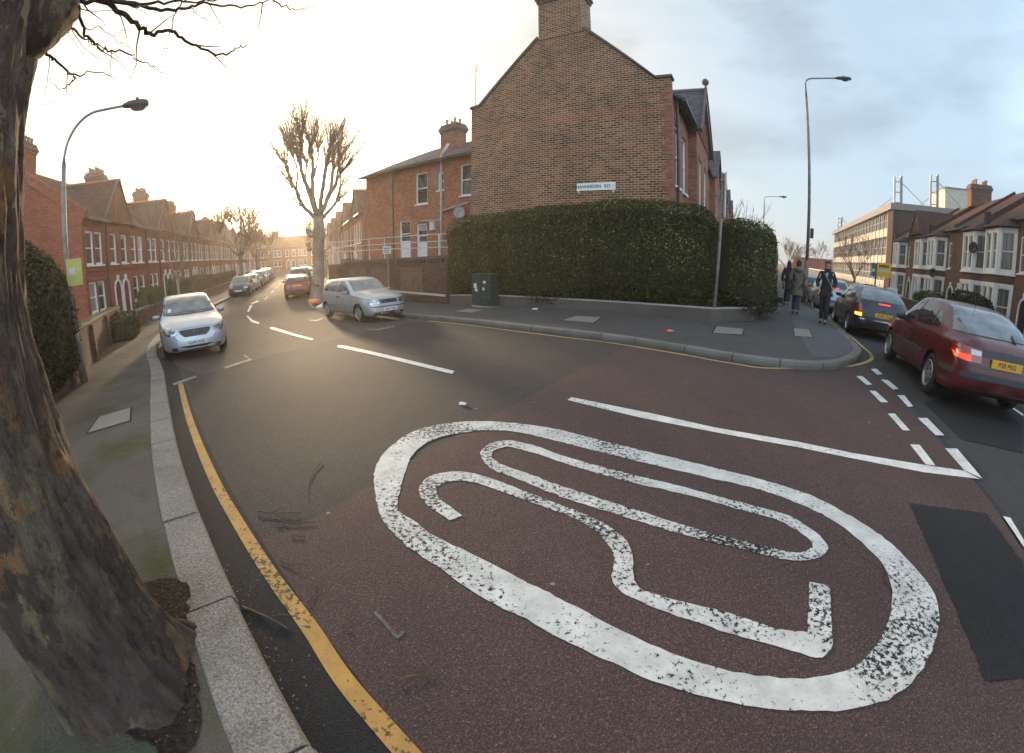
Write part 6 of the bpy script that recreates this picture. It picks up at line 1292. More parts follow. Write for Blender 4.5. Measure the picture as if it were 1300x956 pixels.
mb = MB(); mb.box(-.35, .35, 0, .5, 0, 1.45); mb.build('body', MAT['white_paint'], wb_); mb = MB(); mb.box(-.2, .2, -.012, 0, 1.05, 1.22); mb.build('slot', MAT['trim_black'], wb_)
# ================================================================ VEGETATION
def leafmat(name, a, b, c, trans=.15):
    m = NM(name); g = m.n('ShaderNodeNewGeometry'); r = g.outputs['Random Per Island']; co = m.coord('Object'); big = m.noise(co, .9, 3)
    col = m.ramp(r, [(0, a), (.55, b), (.86, b), (1, c)]); col = m.mix(m.mr(big, .35, .65, 0, .55), col, a)
    m.base(col, .75, spec=.2); m.b.inputs['Transmission Weight'].default_value = 0
    tr = m.n('ShaderNodeBsdfTranslucent', {'Color': col}); ms_ = m.n('ShaderNodeMixShader', {0: trans}); m.l(m.b.outputs[0], ms_.inputs[1]); m.l(tr.outputs[0], ms_.inputs[2]); m.l(ms_.outputs[0], m.out.inputs[0]); return m.m
leafmat('hedge_leaf', (.024, .028, .010), (.100, .105, .032), (.42, .37, .11))
leafmat('privet_leaf', (.022, .034, .012), (.055, .080, .025), (.13, .15, .04))
leafmat('dark_leaf', (.010, .015, .007), (.035, .045, .018), (.16, .17, .06))
plain('hedge_core', (.035, .030, .015), 1, var=.3); plain('bark_grey', (.22, .165, .12), .95, var=.35, sc=3, bump=.4); plain('bark_twig', (.24, .15, .095), .95, var=.3)
def leaf_mesh(name, P, Nn, size, rng):
    n = len(P); d = rng.normal(size=(n, 3)); nn = Nn + d * .55; nn /= np.linalg.norm(nn, axis=1)[:, None]
    t = np.cross(nn, rng.normal(size=(n, 3))); t /= np.linalg.norm(t, axis=1)[:, None]; b = np.cross(nn, t); s = size * rng.uniform(.6, 1.35, n)[:, None]
    v = np.stack([P - t * s, P - b * s * .5 + nn * s * .1, P + t * s, P + b * s * .5 + nn * s * .1], 1).reshape(-1, 3)
    me = bpy.data.meshes.new(name); me.vertices.add(n * 4); me.vertices.foreach_set('co', v.astype(np.float32).ravel()); me.loops.add(n * 4); me.loops.foreach_set('vertex_index', np.arange(n * 4, dtype=np.int32))
    me.polygons.add(n); me.polygons.foreach_set('loop_start', np.arange(0, n * 4, 4, dtype=np.int32)); me.polygons.foreach_set('loop_total', np.full(n, 4, dtype=np.int32)); me.update(calc_edges=True); return me
def hedge(name, path, w, z0, z1, label, cat='hedge', group=None, dens=700, size=.035, mat='hedge_leaf', seed=1, rough_=.16, top=None, parts=True, drop=0.0):
    """clipped hedge along path: lumpy core, leaves through the outer shell, a few stems"""
    rng = np.random.default_rng(seed); o = Vector((path[0].x, path[0].y, T(*path[0]))); R = empty(name, o, 0, label, cat, group)
    L = spline(path, 8); acc = np.cumsum([0] + [(L[i + 1] - L[i]).length for i in range(len(L) - 1)]); tot = acc[-1]
    X = np.array([p.x for p in L]); Y = np.array([p.y for p in L])
    tx = np.gradient(X); ty = np.gradient(Y); ll = np.hypot(tx, ty); nx, ny = -ty / ll, tx / ll
    bump = [(rng.uniform(0, tot), rng.uniform(0, 2 * PI), rng.uniform(.5, 1.2), rng.uniform(.4, 1)) for _ in range(int(tot * 3) + 6)]
    def lump(s, th):
        v = 0
        for a, b, c, d in bump: v = v + d * np.exp(-(((s - a) / c) ** 2 + (np.angle(np.exp(1j * (th - b))) / .6) ** 2))
        return v * rough_ * .6
    def pos(s, th, k):
        """th: angle round the section, k: 1 at the surface"""
        c, sn = np.cos(th), np.sin(th); e = .38; hx = np.sign(c) * np.abs(c) ** e; hz = np.sign(sn) * np.abs(sn) ** e
        z1s = z1 if top is None else np.interp(s / tot, [q[0] for q in top], [q[1] for q in top])
        endf = np.minimum(1, np.sqrt(np.clip(np.minimum(s, tot - s) / (w * .45) + .08, 0, 1)))
        zc, hh = (z0 + z1s) / 2, (z1s - z0) / 2
        lf = lump(s, th); x_ = hx * (w / 2 * k * endf + lf * k); z_ = zc + hz * (hh * k * (.55 + .45 * endf) + lf * k * .8)
        px = np.interp(s, acc, X) + np.interp(s, acc, nx) * x_; py = np.interp(s, acc, Y) + np.interp(s, acc, ny) * x_
        gz_ = np.array([T(a, b) for a, b in zip(np.atleast_1d(px), np.atleast_1d(py))]); return np.stack([px - o.x, py - o.y, z_ + gz_ - o.z], -1)
    S = np.linspace(.02, tot - .02, max(6, int(tot / .25))); TH = np.linspace(0, 2 * PI, 25)[:-1]
    g = np.array([pos(np.full(24, s), TH, .80) for s in S]); vs = g.reshape(-1, 3); n = 24
    fs = [(i * n + j, i * n + (j + 1) % n, (i + 1) * n + (j + 1) % n, (i + 1) * n + j) for i in range(len(S) - 1) for j in range(n)] + [tuple(range(n)), tuple(range((len(S) - 1) * n, len(S) * n))]
    mb = MB(); mb.add([tuple(v) for v in vs], fs); core = mb.mesh('branches', uv=False)
    N_ = int(dens * tot * (2 * (z1 - z0) + 2 * w)); s = rng.uniform(0, tot, N_); hv = rng.random(N_) < (z1 - z0) / (z1 - z0 + w); uu = rng.uniform(-1, 1, N_); sgn_ = np.where(rng.random(N_) < .5, -1.0, 1.0); qa = np.where(hv, sgn_, uu); qb = np.where(hv, uu, sgn_); th = np.arctan2(np.sign(qb) * np.abs(qb) ** (1 / .38), np.sign(qa) * np.abs(qa) ** (1 / .38)); k = 1.0 - np.abs(rng.normal(0, .07, N_)) + (rng.random(N_) < .04) * rng.uniform(0, .12, N_)
    # denser cover on the flat faces than the corners of the section
    P = pos(s, th, k); Pi = pos(s, th, k * .8); Nn = P - Pi; Nn /= np.linalg.norm(Nn, axis=1)[:, None] + 1e-9
    me = leaf_mesh('foliage', P, Nn, size, rng); lf_ = link('foliage', me, MAT[mat], R); link('branches', core, MAT['hedge_core'], R)
    return R
wt = (RW[5] - RW[4]).normalized(); wn = Vector((-wt.y, wt.x))
hp = [Vector((-2.45, 17.05)), Vector((-.7, 15.95)), Vector((.75, 14.8)), Vector((2.75, 13.2)), Vector((4.5, 11.85)), Vector((5.75, 11.1))]
hedge('corner_hedge', hp, 1.15, .42, 3.38, 'long tall clipped privet hedge at the corner below the gable wall', dens=820, size=.040, rough_=.28, top=[(0, 3.1), (.12, 3.35), (.5, 3.42), (.85, 3.36), (1, 3.1)], seed=2)
hedge('low_hedge', [Vector((5.9, 11.0)), Vector((6.9, 11.35)), Vector((7.9, 12.3))], 1.25, .40, 2.8, 'lower loose stretch of hedge with bare shoots behind the sign pole', dens=820, size=.040, top=[(0, 3.1), (.4, 2.75), (1, 2.7)], seed=3, rough_=.22)
hedge('round_bush', [Vector((7.6, 12.4)), Vector((8.15, 13.4)), Vector((8.6, 14.3))], 1.5, .1, 3.05, 'big rounded evergreen bush at the pavement beside the walkers', cat='bush', dens=800, size=.040, seed=4, rough_=.2, top=[(0, 2.7), (.5, 3.1), (1, 2.6)])
hedge('wall_hedge', [Vector((-9.5, 5.75)), Vector((-8.9, 5.0)), Vector((-7.7, 3.6)), Vector((-6.6, 2.4))], 1.15, .3, 2.75, 'tall dark privet hedge between the big plane trunk and the curved lamp post', dens=620, size=.045, mat='dark_leaf', seed=5, top=[(0, 2.2), (.3, 2.75), (1, 2.9)])
def px_path(pts, off=.1): return [at(x, y, off) for x, y in pts]
hedge('garden_hedge', [lwall[7] + Vector((-.55, .3)), lwall[8] + Vector((-.5, -1.2))], .8, .5, 1.45, 'neat low privet hedge just beyond the silver hatchback facing us', group='front garden hedges of the long terrace', dens=420, size=.045, mat='privet_leaf', seed=6)
hedge('garden_hedge', [lwall[8] + Vector((-.6, .2)), lwall[9] + Vector((-.5, -.4))], .9, .4, 1.75, 'second privet hedge, a little taller, nearer the dark car facing us', group='front garden hedges of the long terrace', dens=420, size=.045, mat='privet_leaf', seed=7)
hedge('garden_hedge', [lwall[9] + A28 * 1.5 + Vector((-.6, 0)), lwall[9] + A28 * 7 + Vector((-.6, 0))], .9, .4, 1.7, 'dark front hedge right behind the dark and cream cars facing us', group='front garden hedges of the long terrace', dens=350, size=.05, mat='dark_leaf', seed=8)
hedge('garden_hedge', [lwall[9] + A28 * 9 + Vector((-.6, 0)), lwall[9] + A28 * 20 + Vector((-.6, 0))], .9, .4, 1.6, 'long dark hedge behind the later cars of the row facing us', group='front garden hedges of the long terrace', dens=250, size=.06, mat='dark_leaf', seed=9)
hedge('garden_shrub', [lwall[5] + Vector((-.5, 1.1)), lwall[6] + Vector((-.2, .6))], .7, .2, .8, 'straggling ivy and fallen branches spilling over the end of the mossy wall', cat='shrub', dens=380, size=.05, mat='dark_leaf', seed=10, rough_=.4)
hedge('dark_bush', [Vector((-10.2, 25.6)), Vector((-10.6, 26.8))], 1.3, .1, 2.0, 'dark rounded bush beside the trunk of the big pollarded tree', cat='bush', dens=350, size=.05, mat='dark_leaf', seed=12)
hedge('house_shrub', [pt_r(18.5) + az(304) * 3.6, pt_r(14) + az(304) * 3.7], .7, .3, 1.15, 'dark low hedge over the orange-red garden wall across the road', cat='hedge', dens=200, size=.06, mat='dark_leaf', seed=13)
hedge('house_shrub', [pt_r(3.5) + az(304) * 3.2, pt_r(-.5) + az(304) * 3.4], .8, .3, 1.25, 'loose green shrub before the ground-floor bay behind the red car', cat='shrub', dens=260, size=.06, mat='privet_leaf', seed=14, rough_=.4)
hedge('house_shrub', [pt_r(-2.4) + az(304) * 3.0, pt_r(-6) + az(304) * 3.2], 1.1, .3, 1.7, 'dark bush before the white bay beyond the boot of the red car', cat='bush', dens=260, size=.06, mat='dark_leaf', seed=15, rough_=.3)
# ---------------------------------------------------------------- bare trees
def grow(mb, p, d, r, L, depth, rnd, k=5, spread=.5, up=.25, minr=.004):
    n = max(2, int(L / .35)); pts = [p]; rads = [r]
    q = Vector(p); dd = Vector(d)
    for i in range(n):
        dd = (dd + Vector((rnd.gauss(0, .09), rnd.gauss(0, .09), rnd.gauss(0, .06) + up * .08))).normalized(); q = q + dd * (L / n); pts.append(q.copy()); rads.append(max(minr, r * (1 - .45 * (i + 1) / n)))
    mb.tube(pts, rads, 7 if r > .05 else (5 if r > .015 else 3), cap=False)
    if depth <= 0: return
    nb_ = rnd.choice((2, 2, 3))
    for j in range(nb_):
        a = rnd.uniform(0, 2 * PI); s = Vector((math.cos(a), math.sin(a), 0)); nd = (dd + s * rnd.uniform(spread * .5, spread) + Vector((0, 0, up * .4))).normalized(); t = rnd.uniform(.55, 1.0) if j else 1.0; i = int(t * n)
        grow(mb, pts[i], nd, rads[i] * rnd.uniform(.62, .8), L * rnd.uniform(.6, .82), depth - 1, rnd, k, spread, up, minr)
def shoots(mb, p, n, L, rnd, r=.012, spread=.95):
    for _ in range(n):
        a = rnd.uniform(0, 2 * PI); s = spread * math.sqrt(rnd.random()); d = Vector((math.cos(a) * s, math.sin(a) * s, 1)).normalized(); l_ = L * rnd.uniform(.5, 1.1); q = Vector(p) + d * .05; pts = [q]
        for i in range(3): d = (d + Vector((rnd.gauss(0, .07), rnd.gauss(0, .07), .05))).normalized(); q = q + d * l_ / 3; pts.append(q)
        mb.tube(pts, [r, r * .8, r * .55, r * .25], 3, cap=False)
        for _q in range(2): i = rnd.randint(1, 2); e = (d + Vector((rnd.gauss(0, .35), rnd.gauss(0, .35), .1))).normalized(); mb.tube([pts[i], pts[i] + e * l_ * .3, pts[i] + e * l_ * .5], [r * .6, r * .4, r * .2], 3, cap=False)
def pollard(P, H_, r0, label, seed, nb_=7, fork=.38, shoot=14, sL=2.0, spread=.36, group=None, sr=.014, side=2):
    rnd = random.Random(seed); R = empty('pollarded_tree', (P.x, P.y, T(P.x, P.y) + .05), 0, label, 'tree', group); hf = H_ * fork
    tr = MB(); tr.tube([(0, 0, -.1), (0, 0, .12), (.02, 0, .5), (0, .03, hf * .5), (.02, 0, hf * .85), (0, 0, hf)], [r0 * 1.5, r0 * 1.2, r0 * 1.02, r0 * .92, r0 * .95, r0 * .9], 16)
    for _ in range(7):
        z = rnd.uniform(.4, hf); a = rnd.uniform(0, 2 * PI); c = Vector((math.cos(a) * r0 * .8, math.sin(a) * r0 * .8, z)); s = r0 * rnd.uniform(.25, .5); tr.lathe([(0, -s), (s * .8, -s * .5), (s, 0), (s * .8, s * .6), (0, s)], c, 8)
    tr.build('trunk', MAT['bark_grey'], R, smooth=True)
    lb = MB(); tw_ = MB()
    for k in range(nb_):
        a = 2 * PI * k / nb_ + rnd.uniform(-.3, .3); sp_ = rnd.uniform(.35, 1.0) * spread * H_ * .42; top_ = Vector((math.cos(a) * sp_, math.sin(a) * sp_, H_ * rnd.uniform(.56, .74))); st = Vector((math.cos(a) * r0 * .4, math.sin(a) * r0 * .4, hf - .15)); mid = st.lerp(top_, .42) + Vector((math.cos(a), math.sin(a), 0)) * sp_ * .16 - Vector((0, 0, .05))
        pts = [st, st.lerp(mid, .5) + Vector((0, 0, -.05)), mid, mid.lerp(top_, .5) + Vector((rnd.gauss(0, .07), rnd.gauss(0, .07), 0)), top_]; rr_ = r0 * rnd.uniform(.27, .38); lb.tube(pts, [rr_ * 1.25, rr_, rr_ * .85, rr_ * .75, rr_ * .8], 9)
        lb.lathe([(0, -rr_ * 1.2), (rr_ * 1.1, -rr_ * .7), (rr_ * 1.35, 0), (rr_ * 1.1, rr_ * .9), (0, rr_ * 1.2)], top_, 9); shoots(tw_, top_, shoot, sL, rnd, r=sr)
        for j in range(side):
            u = rnd.uniform(.30, .95); b0 = pts[2].lerp(pts[4], u); a2 = a + rnd.uniform(-1.2, 1.2); e = b0 + Vector((math.cos(a2) * H_ * .065, math.sin(a2) * H_ * .065, H_ * rnd.uniform(.03, .09))); r2 = rr_ * .42
            lb.tube([b0, b0.lerp(e, .5) + Vector((0, 0, -.04)), e], [r2 * 1.1, r2, r2 * .9], 7); lb.lathe([(0, -r2), (r2 * 1.2, -r2 * .5), (r2 * 1.5, 0), (r2 * 1.2, r2 * .8), (0, r2 * 1.1)], e, 8); shoots(tw_, e, int(shoot * .7), sL * .7, rnd, r=sr)
    lb.build('limbs', MAT['bark_grey'], R, smooth=True); tw_.build('twigs', MAT['bark_twig'], R, uv=False, fix=False); return R
pt = at(402, 379, .12)
def big_pollard():
    rnd = random.Random(77); R = empty('pollarded_tree', (pt.x, pt.y, T(pt.x, pt.y) + .1), 0, 'tallest pollarded tree, thick forked limbs with fans of twigs, by the orange sack', 'tree'); o = Vector(R.location); D0 = pt.length
    def Q(zx, zy, dd=0.0):
        d = ray(320 + zx * .3137, 100 + zy * .3137); h = math.hypot(d.x, d.y); k = D0 + dd; return Vector((d.x / h * k, d.y / h * k, CAMH + k * d.z / h)) - o
    tr = MB(); tr.tube([(0, 0, -.15), (0, 0, .1), Q(270, 800), Q(268, 700), Q(272, 620), Q(268, 555)], [.46, .37, .31, .29, .31, .27], 18)
    for _ in range(12):
        z = rnd.uniform(.5, 4.4); a = rnd.uniform(0, 2 * PI); s = rnd.uniform(.08, .17); tr.lathe([(0, -s), (s * .8, -s * .5), (s, 0), (s * .8, s * .6), (0, s)], (math.cos(a) * .34, math.sin(a) * .34, z), 8)
    tr.build('trunk', MAT['bark_grey'], R, smooth=True)
    limbs = [([(262, 570), (240, 548), (208, 512), (176, 455), (158, 412), (141, 358)], 1.0, .19), ([(176, 455), (183, 400), (178, 345), (160, 300)], .9, .10), ([(264, 560), (240, 490), (225, 440), (203, 385), (196, 320), (200, 250)], -1.3, .19), ([(266, 555), (246, 480), (244, 400), (246, 345), (238, 292)], .3, .20), ([(225, 440), (205, 400), (186, 330)], -2.0, .10),
             ([(272, 560), (280, 490), (287, 440), (298, 365), (310, 292)], -.9, .20), ([(276, 560), (298, 500), (318, 450), (327, 380), (330, 300)], 1.5, .20), ([(282, 570), (312, 535), (335, 510), (350, 490)], .2, .16), ([(312, 470), (338, 430), (352, 392)], -1.2, .12), ([(335, 510), (350, 470), (354, 440)], 1.2, .09), ([(300, 500), (330, 440), (345, 385), (352, 330)], 2.2, .13), ([(208, 512), (196, 512)], -.3, .10), ([(176, 440), (160, 438)], .6, .07), ([(246, 400), (262, 350), (268, 290)], 2.0, .11), ([(240, 500), (215, 420), (222, 350)], 2.4, .12)]
    lb = MB(); tw_ = MB(); cz = Q(255, 430)
    for pts, dep, r in limbs:
        n = len(pts); d0 = 0 if pts[0][1] > 540 else dep * .55
        P_ = spline([Q(a, b, d0 + (dep - d0) * k / (n - 1)) for k, (a, b) in enumerate(pts)], 3); m_ = len(P_)
        P_ = [p + Vector((rnd.gauss(0, .02), rnd.gauss(0, .02), rnd.gauss(0, .02))) for p in P_]
        r = r * .58; lb.tube(P_, [r * (1.15 - .42 * k / (m_ - 1)) for k in range(m_)], 9)
        knots = [(P_[-1], 1.0)] + ([(P_[int(m_ * .72)], .55)] if m_ > 8 else [])
        for kp, kk in knots:
            s = max(.09, r * 1.2) * (kk ** .5)
            lb.lathe([(0, -s * 1.1), (s * .9, -s * .7), (s * 1.1, 0), (s * .9, s * .8), (0, s * 1.2)], kp, 9)
            for _ in range(int((44 if pts[-1][1] < 400 else 22) * kk)):
                out = (kp - cz); out.z *= .6; a = rnd.uniform(0, 2 * PI); d = (out.normalized() * .62 + Vector((math.cos(a) * .52, math.sin(a) * .42, 1.0))).normalized(); L_ = rnd.uniform(1.0, 2.9) * (1 if kp.z > 5.8 else .55); q = Vector(kp); pp_ = [q.copy()]
                for i in range(4): d = (d + Vector((rnd.gauss(0, .06), rnd.gauss(0, .06), .05))).normalized(); q = q + d * L_ / 4; pp_.append(q.copy())
                tw_.tube(pp_, [.015, .013, .011, .009, .005], 3, cap=False)
                for _b in range(2): i = rnd.randint(1, 3); e = (d + Vector((rnd.gauss(0, .4), rnd.gauss(0, .4), .15))).normalized(); tw_.tube([pp_[i], pp_[i] + e * L_ * .22, pp_[i] + e * L_ * .4], [.012, .010, .005], 3, cap=False)
    lb.build('limbs', MAT['bark_grey'], R, smooth=True); tw_.build('twigs', MAT['bark_twig'], R, uv=False, fix=False)
big_pollard()
def bare_tree(P, H_, r0, label, seed, depth=6, name='bare_tree', group=None, z=None, spread=.6, fork=.3, minr=.008):
    rnd = random.Random(seed); R = empty(name, (P.x, P.y, (T(P.x, P.y) if z is None else z)), 0, label, 'tree', group)
    tr = MB(); tr.tube([(0, 0, -.1), (0, 0, .2), (.03, 0, H_ * fork * .5), (0, 0, H_ * fork)], [r0 * 1.4, r0 * 1.1, r0, r0 * .85], 12); tr.build('trunk', MAT['bark_grey'], R, smooth=True)
    cr = MB()
    for k in range(5): a = 2 * PI * k / 5 + rnd.uniform(-.4, .4); grow(cr, Vector((0, 0, H_ * fork * rnd.uniform(.85, 1))), Vector((math.cos(a) * spread, math.sin(a) * spread, 1)).normalized(), r0 * .5, H_ * .26, depth, rnd, spread=spread, minr=minr)
    cr.build('crown', MAT['bark_twig'], R, uv=False, fix=False); return R
KL = Vector((-20.6, 26.4))
pollard(KL + A28 * 9, 8.3, .22, 'pollarded street tree behind the cream and green cars facing us', 31, nb_=7, shoot=20, sL=2.9, spread=.62, group='bare street trees along the long terrace', sr=.026)
pollard(KL + A28 * 24, 8.0, .22, 'second pollarded street tree along the long terrace, in the glare', 32, nb_=7, shoot=18, sL=3.0, spread=.62, group='bare street trees along the long terrace', sr=.032)
pollard(KL + A28 * 42, 8.2, .24, 'third and farthest pollarded street tree along the long terrace', 33, nb_=6, shoot=14, sL=2.3, spread=.6, group='bare street trees along the long terrace', sr=.025)
pollard(Vector((-11.4, 27.0)) + A28 * 22, 8.6, .24, 'hazy pollarded street tree standing beyond the people carrier', 34, nb_=6, shoot=14, sL=2.3, spread=.6, group='bare trees beyond the road end', sr=.025)
pollard(Vector((-11.4, 27.0)) + A28 * 42, 8.6, .26, 'farthest hazy pollarded tree beyond the people carrier', 35, nb_=6, shoot=12, sL=2.4, spread=.6, group='bare trees beyond the road end', sr=.03)
bare_tree(lwall[7] + Vector((.8, 1.3)), 6.1, .07, 'thin young bare tree in a front garden of the long terrace', 41, depth=5, minr=.006, spread=.4)
bare_tree(Vector((-70, 108)), 12, .3, 'hazy bare tree over the road-end roofs nearest the long terrace', 42, depth=5, z=-1, minr=.035)
bare_tree(Vector((-52, 112)), 12, .3, 'hazy bare tree rising over the roofs straight at the road end', 43, depth=5, z=-1, minr=.035)
bare_tree(Vector((9.5, 17.2)) , 5.4, .10, 'bare multi-stemmed shrub rising behind the rounded bush', 44, depth=5, spread=.42, fork=.12, minr=.006)
d_ = ray(1086, 340); L_ = math.hypot(d_.x, d_.y); bare_tree(Vector((d_.x / L_, d_.y / L_)) * 42, 6.3, .13, 'small bare street tree in front of the office block', 45, depth=5, z=-.7, spread=.7, minr=.012)
for k, (px_, D_, h_, lab) in enumerate(((1044, 95, 8.5, 'distant bare tree between the man and the office block'), (1012, 110, 8.5, 'distant bare tree behind the two walkers'), (1002, 60, 6.6, 'thin distant bare tree beside the rounded bush'))):
    d_ = ray(px_, 335); L_ = math.hypot(d_.x, d_.y); bare_tree(Vector((d_.x / L_, d_.y / L_)) * D_, h_, .2, lab, 50 + k, depth=5, z=-1, spread=.75, minr=.02)
# ---------------------------------------------------------------- the plane tree in the left foreground
m = NM('plane_bark'); co = m.coord('Object', (1, 1, .55)); v = m.n('ShaderNodeTexVoronoi', {'Vector': m.n('ShaderNodeVectorMath', {0: co, 1: m.n('ShaderNodeVectorMath', {0: m.n('ShaderNodeTexNoise', {'Vector': co, 'Scale': 4.0, 'Detail': 8, 'Roughness': .7}).outputs['Color'], 'Scale': .42}, operation='SCALE').outputs[0]}, operation='ADD').outputs[0], 'Scale': 13.0, 'Randomness': 1.0})
rv = m.n('ShaderNodeSeparateColor', {0: v.outputs['Color']}).outputs[0]
c = m.ramp(rv, [(0, (.10, .066, .052)), (.3, (.16, .108, .084)), (.55, (.22, .16, .12)), (.75, (.29, .22, .14)), (.88, (.33, .25, .13)), (.95, (.36, .17, .07)), (1, (.40, .33, .19))])
n1 = m.noise(co, 3.0, 6, .65); n2 = m.noise(m.coord('Object', (1, 1, .5)), 15, 7, .75); fine = m.noise(co, 70, 4, .7)
c = m.mix(m.mr(n1, .46, .56, .05, .8), c, (.135, .094, .077)); c = m.mix(m.mr(n2, .53, .62, 0, .6), c, (.035, .024, .020)); c = m.mix(m.mr(fine, .5, .8, 0, .4), c, (.02, .015, .012)); c = m.mix(m.mr(m.noise(co, 1.6, 5), .60, .75, 0, .5), c, (.05, .06, .02))
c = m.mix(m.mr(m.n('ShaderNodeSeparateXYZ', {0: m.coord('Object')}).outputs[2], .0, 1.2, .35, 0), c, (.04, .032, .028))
h_ = m.math('ADD', m.math('MULTIPLY', m.math('SUBTRACT', 0.0, n2), 1.4), m.math('ADD', m.math('MULTIPLY', rv, .35), m.math('MULTIPLY', fine, .25)))
m.base(c, .92, spec=.15, bump=h_, bs=1.0, bd=.045)
TC = Vector((-1.80, .79)); tz = T(*TC) + .11
FT = empty('plane_tree', (TC.x, TC.y, tz), 0, 'massive mottled plane tree trunk with flared roots beside the granite kerb', 'tree')
from mathutils import noise as mnoise
def trunk_mesh():
    vs = []; fs = []; NA = 200; Z = np.concatenate([np.linspace(-.1, .5, 40), np.linspace(.515, 4.3, 250)])
    def rad_(z): return float(np.interp(z, [-.1, 0, .12, .3, .6, 1.2, 2.0, 2.5, 2.9, 3.3, 4.3], [.35, .315, .300, .288, .280, .272, .280, .290, .31, .33, .31]))
    roots = [(-.35, .34, .5), (.75, .16, .30), (1.6, .15, .3), (-1.3, .2, .4), (2.6, .25, .3), (-2.4, .2, .3)]
    for z in Z:
        cx, cy = -.03 * min(1.6, z), -.07 * min(1.6, z)
        for k in range(NA):
            a = 2 * PI * k / NA; r = rad_(z); dx, dy = math.cos(a), math.sin(a)
            for ra, amp, wd in roots: da = (a - ra + PI) % (2 * PI) - PI; r += amp * math.exp(-(da / wd) ** 2) * math.exp(-max(0, z) / .16) * .55
            q = Vector((dx * 2.2, dy * 2.2, z * 1.1)); r += .040 * mnoise.noise(q * 1.1) + .022 * mnoise.noise(q * 2.9) + .014 * (.5 - abs(mnoise.noise(Vector((dx * 7, dy * 7, z * 2.2))))) * 1.6 + .008 * mnoise.noise(Vector((dx * 16, dy * 16, z * 7))) + .004 * mnoise.noise(Vector((dx * 34, dy * 34, z * 20)))
            r += .012 * math.sin(3 * a + z * .8)
            vs.append((cx + dx * r, cy + dy * r, z))
    for i in range(len(Z) - 1):
        for k in range(NA): fs.append((i * NA + k, i * NA + (k + 1) % NA, (i + 1) * NA + (k + 1) % NA, (i + 1) * NA + k))
    mb = MB(); mb.add(vs, fs); return mb
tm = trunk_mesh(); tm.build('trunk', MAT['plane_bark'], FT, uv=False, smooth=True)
def P3(px, py, dist): d = ray(px, py); L_ = math.hypot(d.x, d.y); p = Vector((d.x / L_ * dist, d.y / L_ * dist, CAMH + dist * d.z / L_)); return p - Vector((TC.x, TC.y, tz))
def knob(mb, pts, rads, amp=.03, seed=0):
    n0 = len(mb.v); mb.tube(pts, rads, 28)
    for i in range(n0, len(mb.v)):
        v = Vector(mb.v[i]); nv = mnoise.noise_vector(v * 5 + Vector((seed, 0, 0))) * amp + mnoise.noise_vector(v * 16) * amp * .35; mb.v[i] = tuple(v + nv)
lm = MB(); knob(lm, spline([P3(-30, 40, 1.97), P3(28, 18, 2.0), P3(52, -30, 2.08), P3(80, -120, 2.25)], 5), list(np.interp(np.linspace(0, 1, 16), [0, .3, .6, 1], [.17, .19, .17, .14])), .03, 3)
knob(lm, spline([Vector((-.1, .0, 4.0)), Vector((-.3, -.1, 5.2)), Vector((-.2, .1, 6.6))], 4), [.28, .26, .25, .23, .22, .2, .19, .17, .15], .03, 5); lm.build('limb', MAT['plane_bark'], FT, smooth=True, uv=False)
rt_ = MB(); knob(rt_, spline([Vector((.05, .12, .10)), P3(196, 806, 2.12), P3(218, 796, 2.02), P3(240, 800, 1.93), P3(243, 812, 1.88)], 4), list(np.interp(np.linspace(0, 1, 17), [0, .5, .85, 1], [.10, .050, .038, .018])), .02, 8)
rt_.build('root', MAT['plane_bark'], FT, smooth=True, uv=False)
bt = MB()
def twig(px_pts, D_, r, seed, side=3):
    rnd = random.Random(seed); pts = spline([P3(a, b, D_ + k * .05) for k, (a, b) in enumerate(px_pts)], 5); N_ = len(pts)
    pts = [p + Vector((rnd.gauss(0, .006), rnd.gauss(0, .006), rnd.gauss(0, .006))) for p in pts]
    bt.tube(pts, [max(.0016, r * (1 - .75 * i / N_)) for i in range(N_)], 6)
    for _ in range(side):
        i = rnd.randint(2, N_ - 2); d = (pts[i + 1] - pts[i - 1]).normalized(); e = (d + Vector((rnd.gauss(0, .6), rnd.gauss(0, .6), rnd.gauss(-.25, .5)))).normalized(); l_ = rnd.uniform(.15, .42); q = [pts[i]]
        for j in range(4): e = (e + Vector((rnd.gauss(0, .25), rnd.gauss(0, .25), rnd.gauss(0, .25)))).normalized(); q.append(q[-1] + e * l_ / 4)
        bt.tube(q, [r * .35, r * .28, r * .22, .002, .0014], 4)
DD = 2.45
for pp_, r, s, sd in (([(84, -6), (118, 3), (160, 3), (205, 12), (240, 9), (262, 4), (300, 8), (330, 4), (352, -6)], .014, 1, 6), ([(125, -10), (150, 12), (178, 32), (193, 42), (215, 39), (232, 48), (262, 64), (285, 70), (300, 62), (314, 57)], .016, 2, 6), ([(92, -4), (103, 20), (110, 45), (124, 57), (142, 65), (168, 70), (184, 82), (203, 84)], .010, 3, 5),
                      ([(80, 26), (96, 40), (112, 52), (121, 58)], .008, 4, 2), ([(53, 56), (62, 70), (75, 82), (95, 96), (112, 93), (140, 96)], .009, 5, 4), ([(95, 97), (88, 108), (73, 113), (64, 97)], .004, 6, 1), ([(234, -4), (222, 20), (216, 40), (210, 60), (203, 96)], .004, 7, 3), ([(340, -6), (355, 6), (375, 13), (400, 8)], .006, 8, 3), ([(240, 9), (254, 20), (268, 27), (283, 28)], .003, 9, 1), ([(110, 35), (132, 38), (150, 54), (168, 60)], .003, 10, 2), ([(130, -4), (170, 6), (210, 3), (250, 2), (300, -2)], .012, 11, 4)):
    twig(pp_, DD, r, s, sd)
plain('bark_dark', (.035, .024, .024), .9, var=.3); bt.build('branches', MAT['bark_dark'], FT, uv=False, smooth=True)
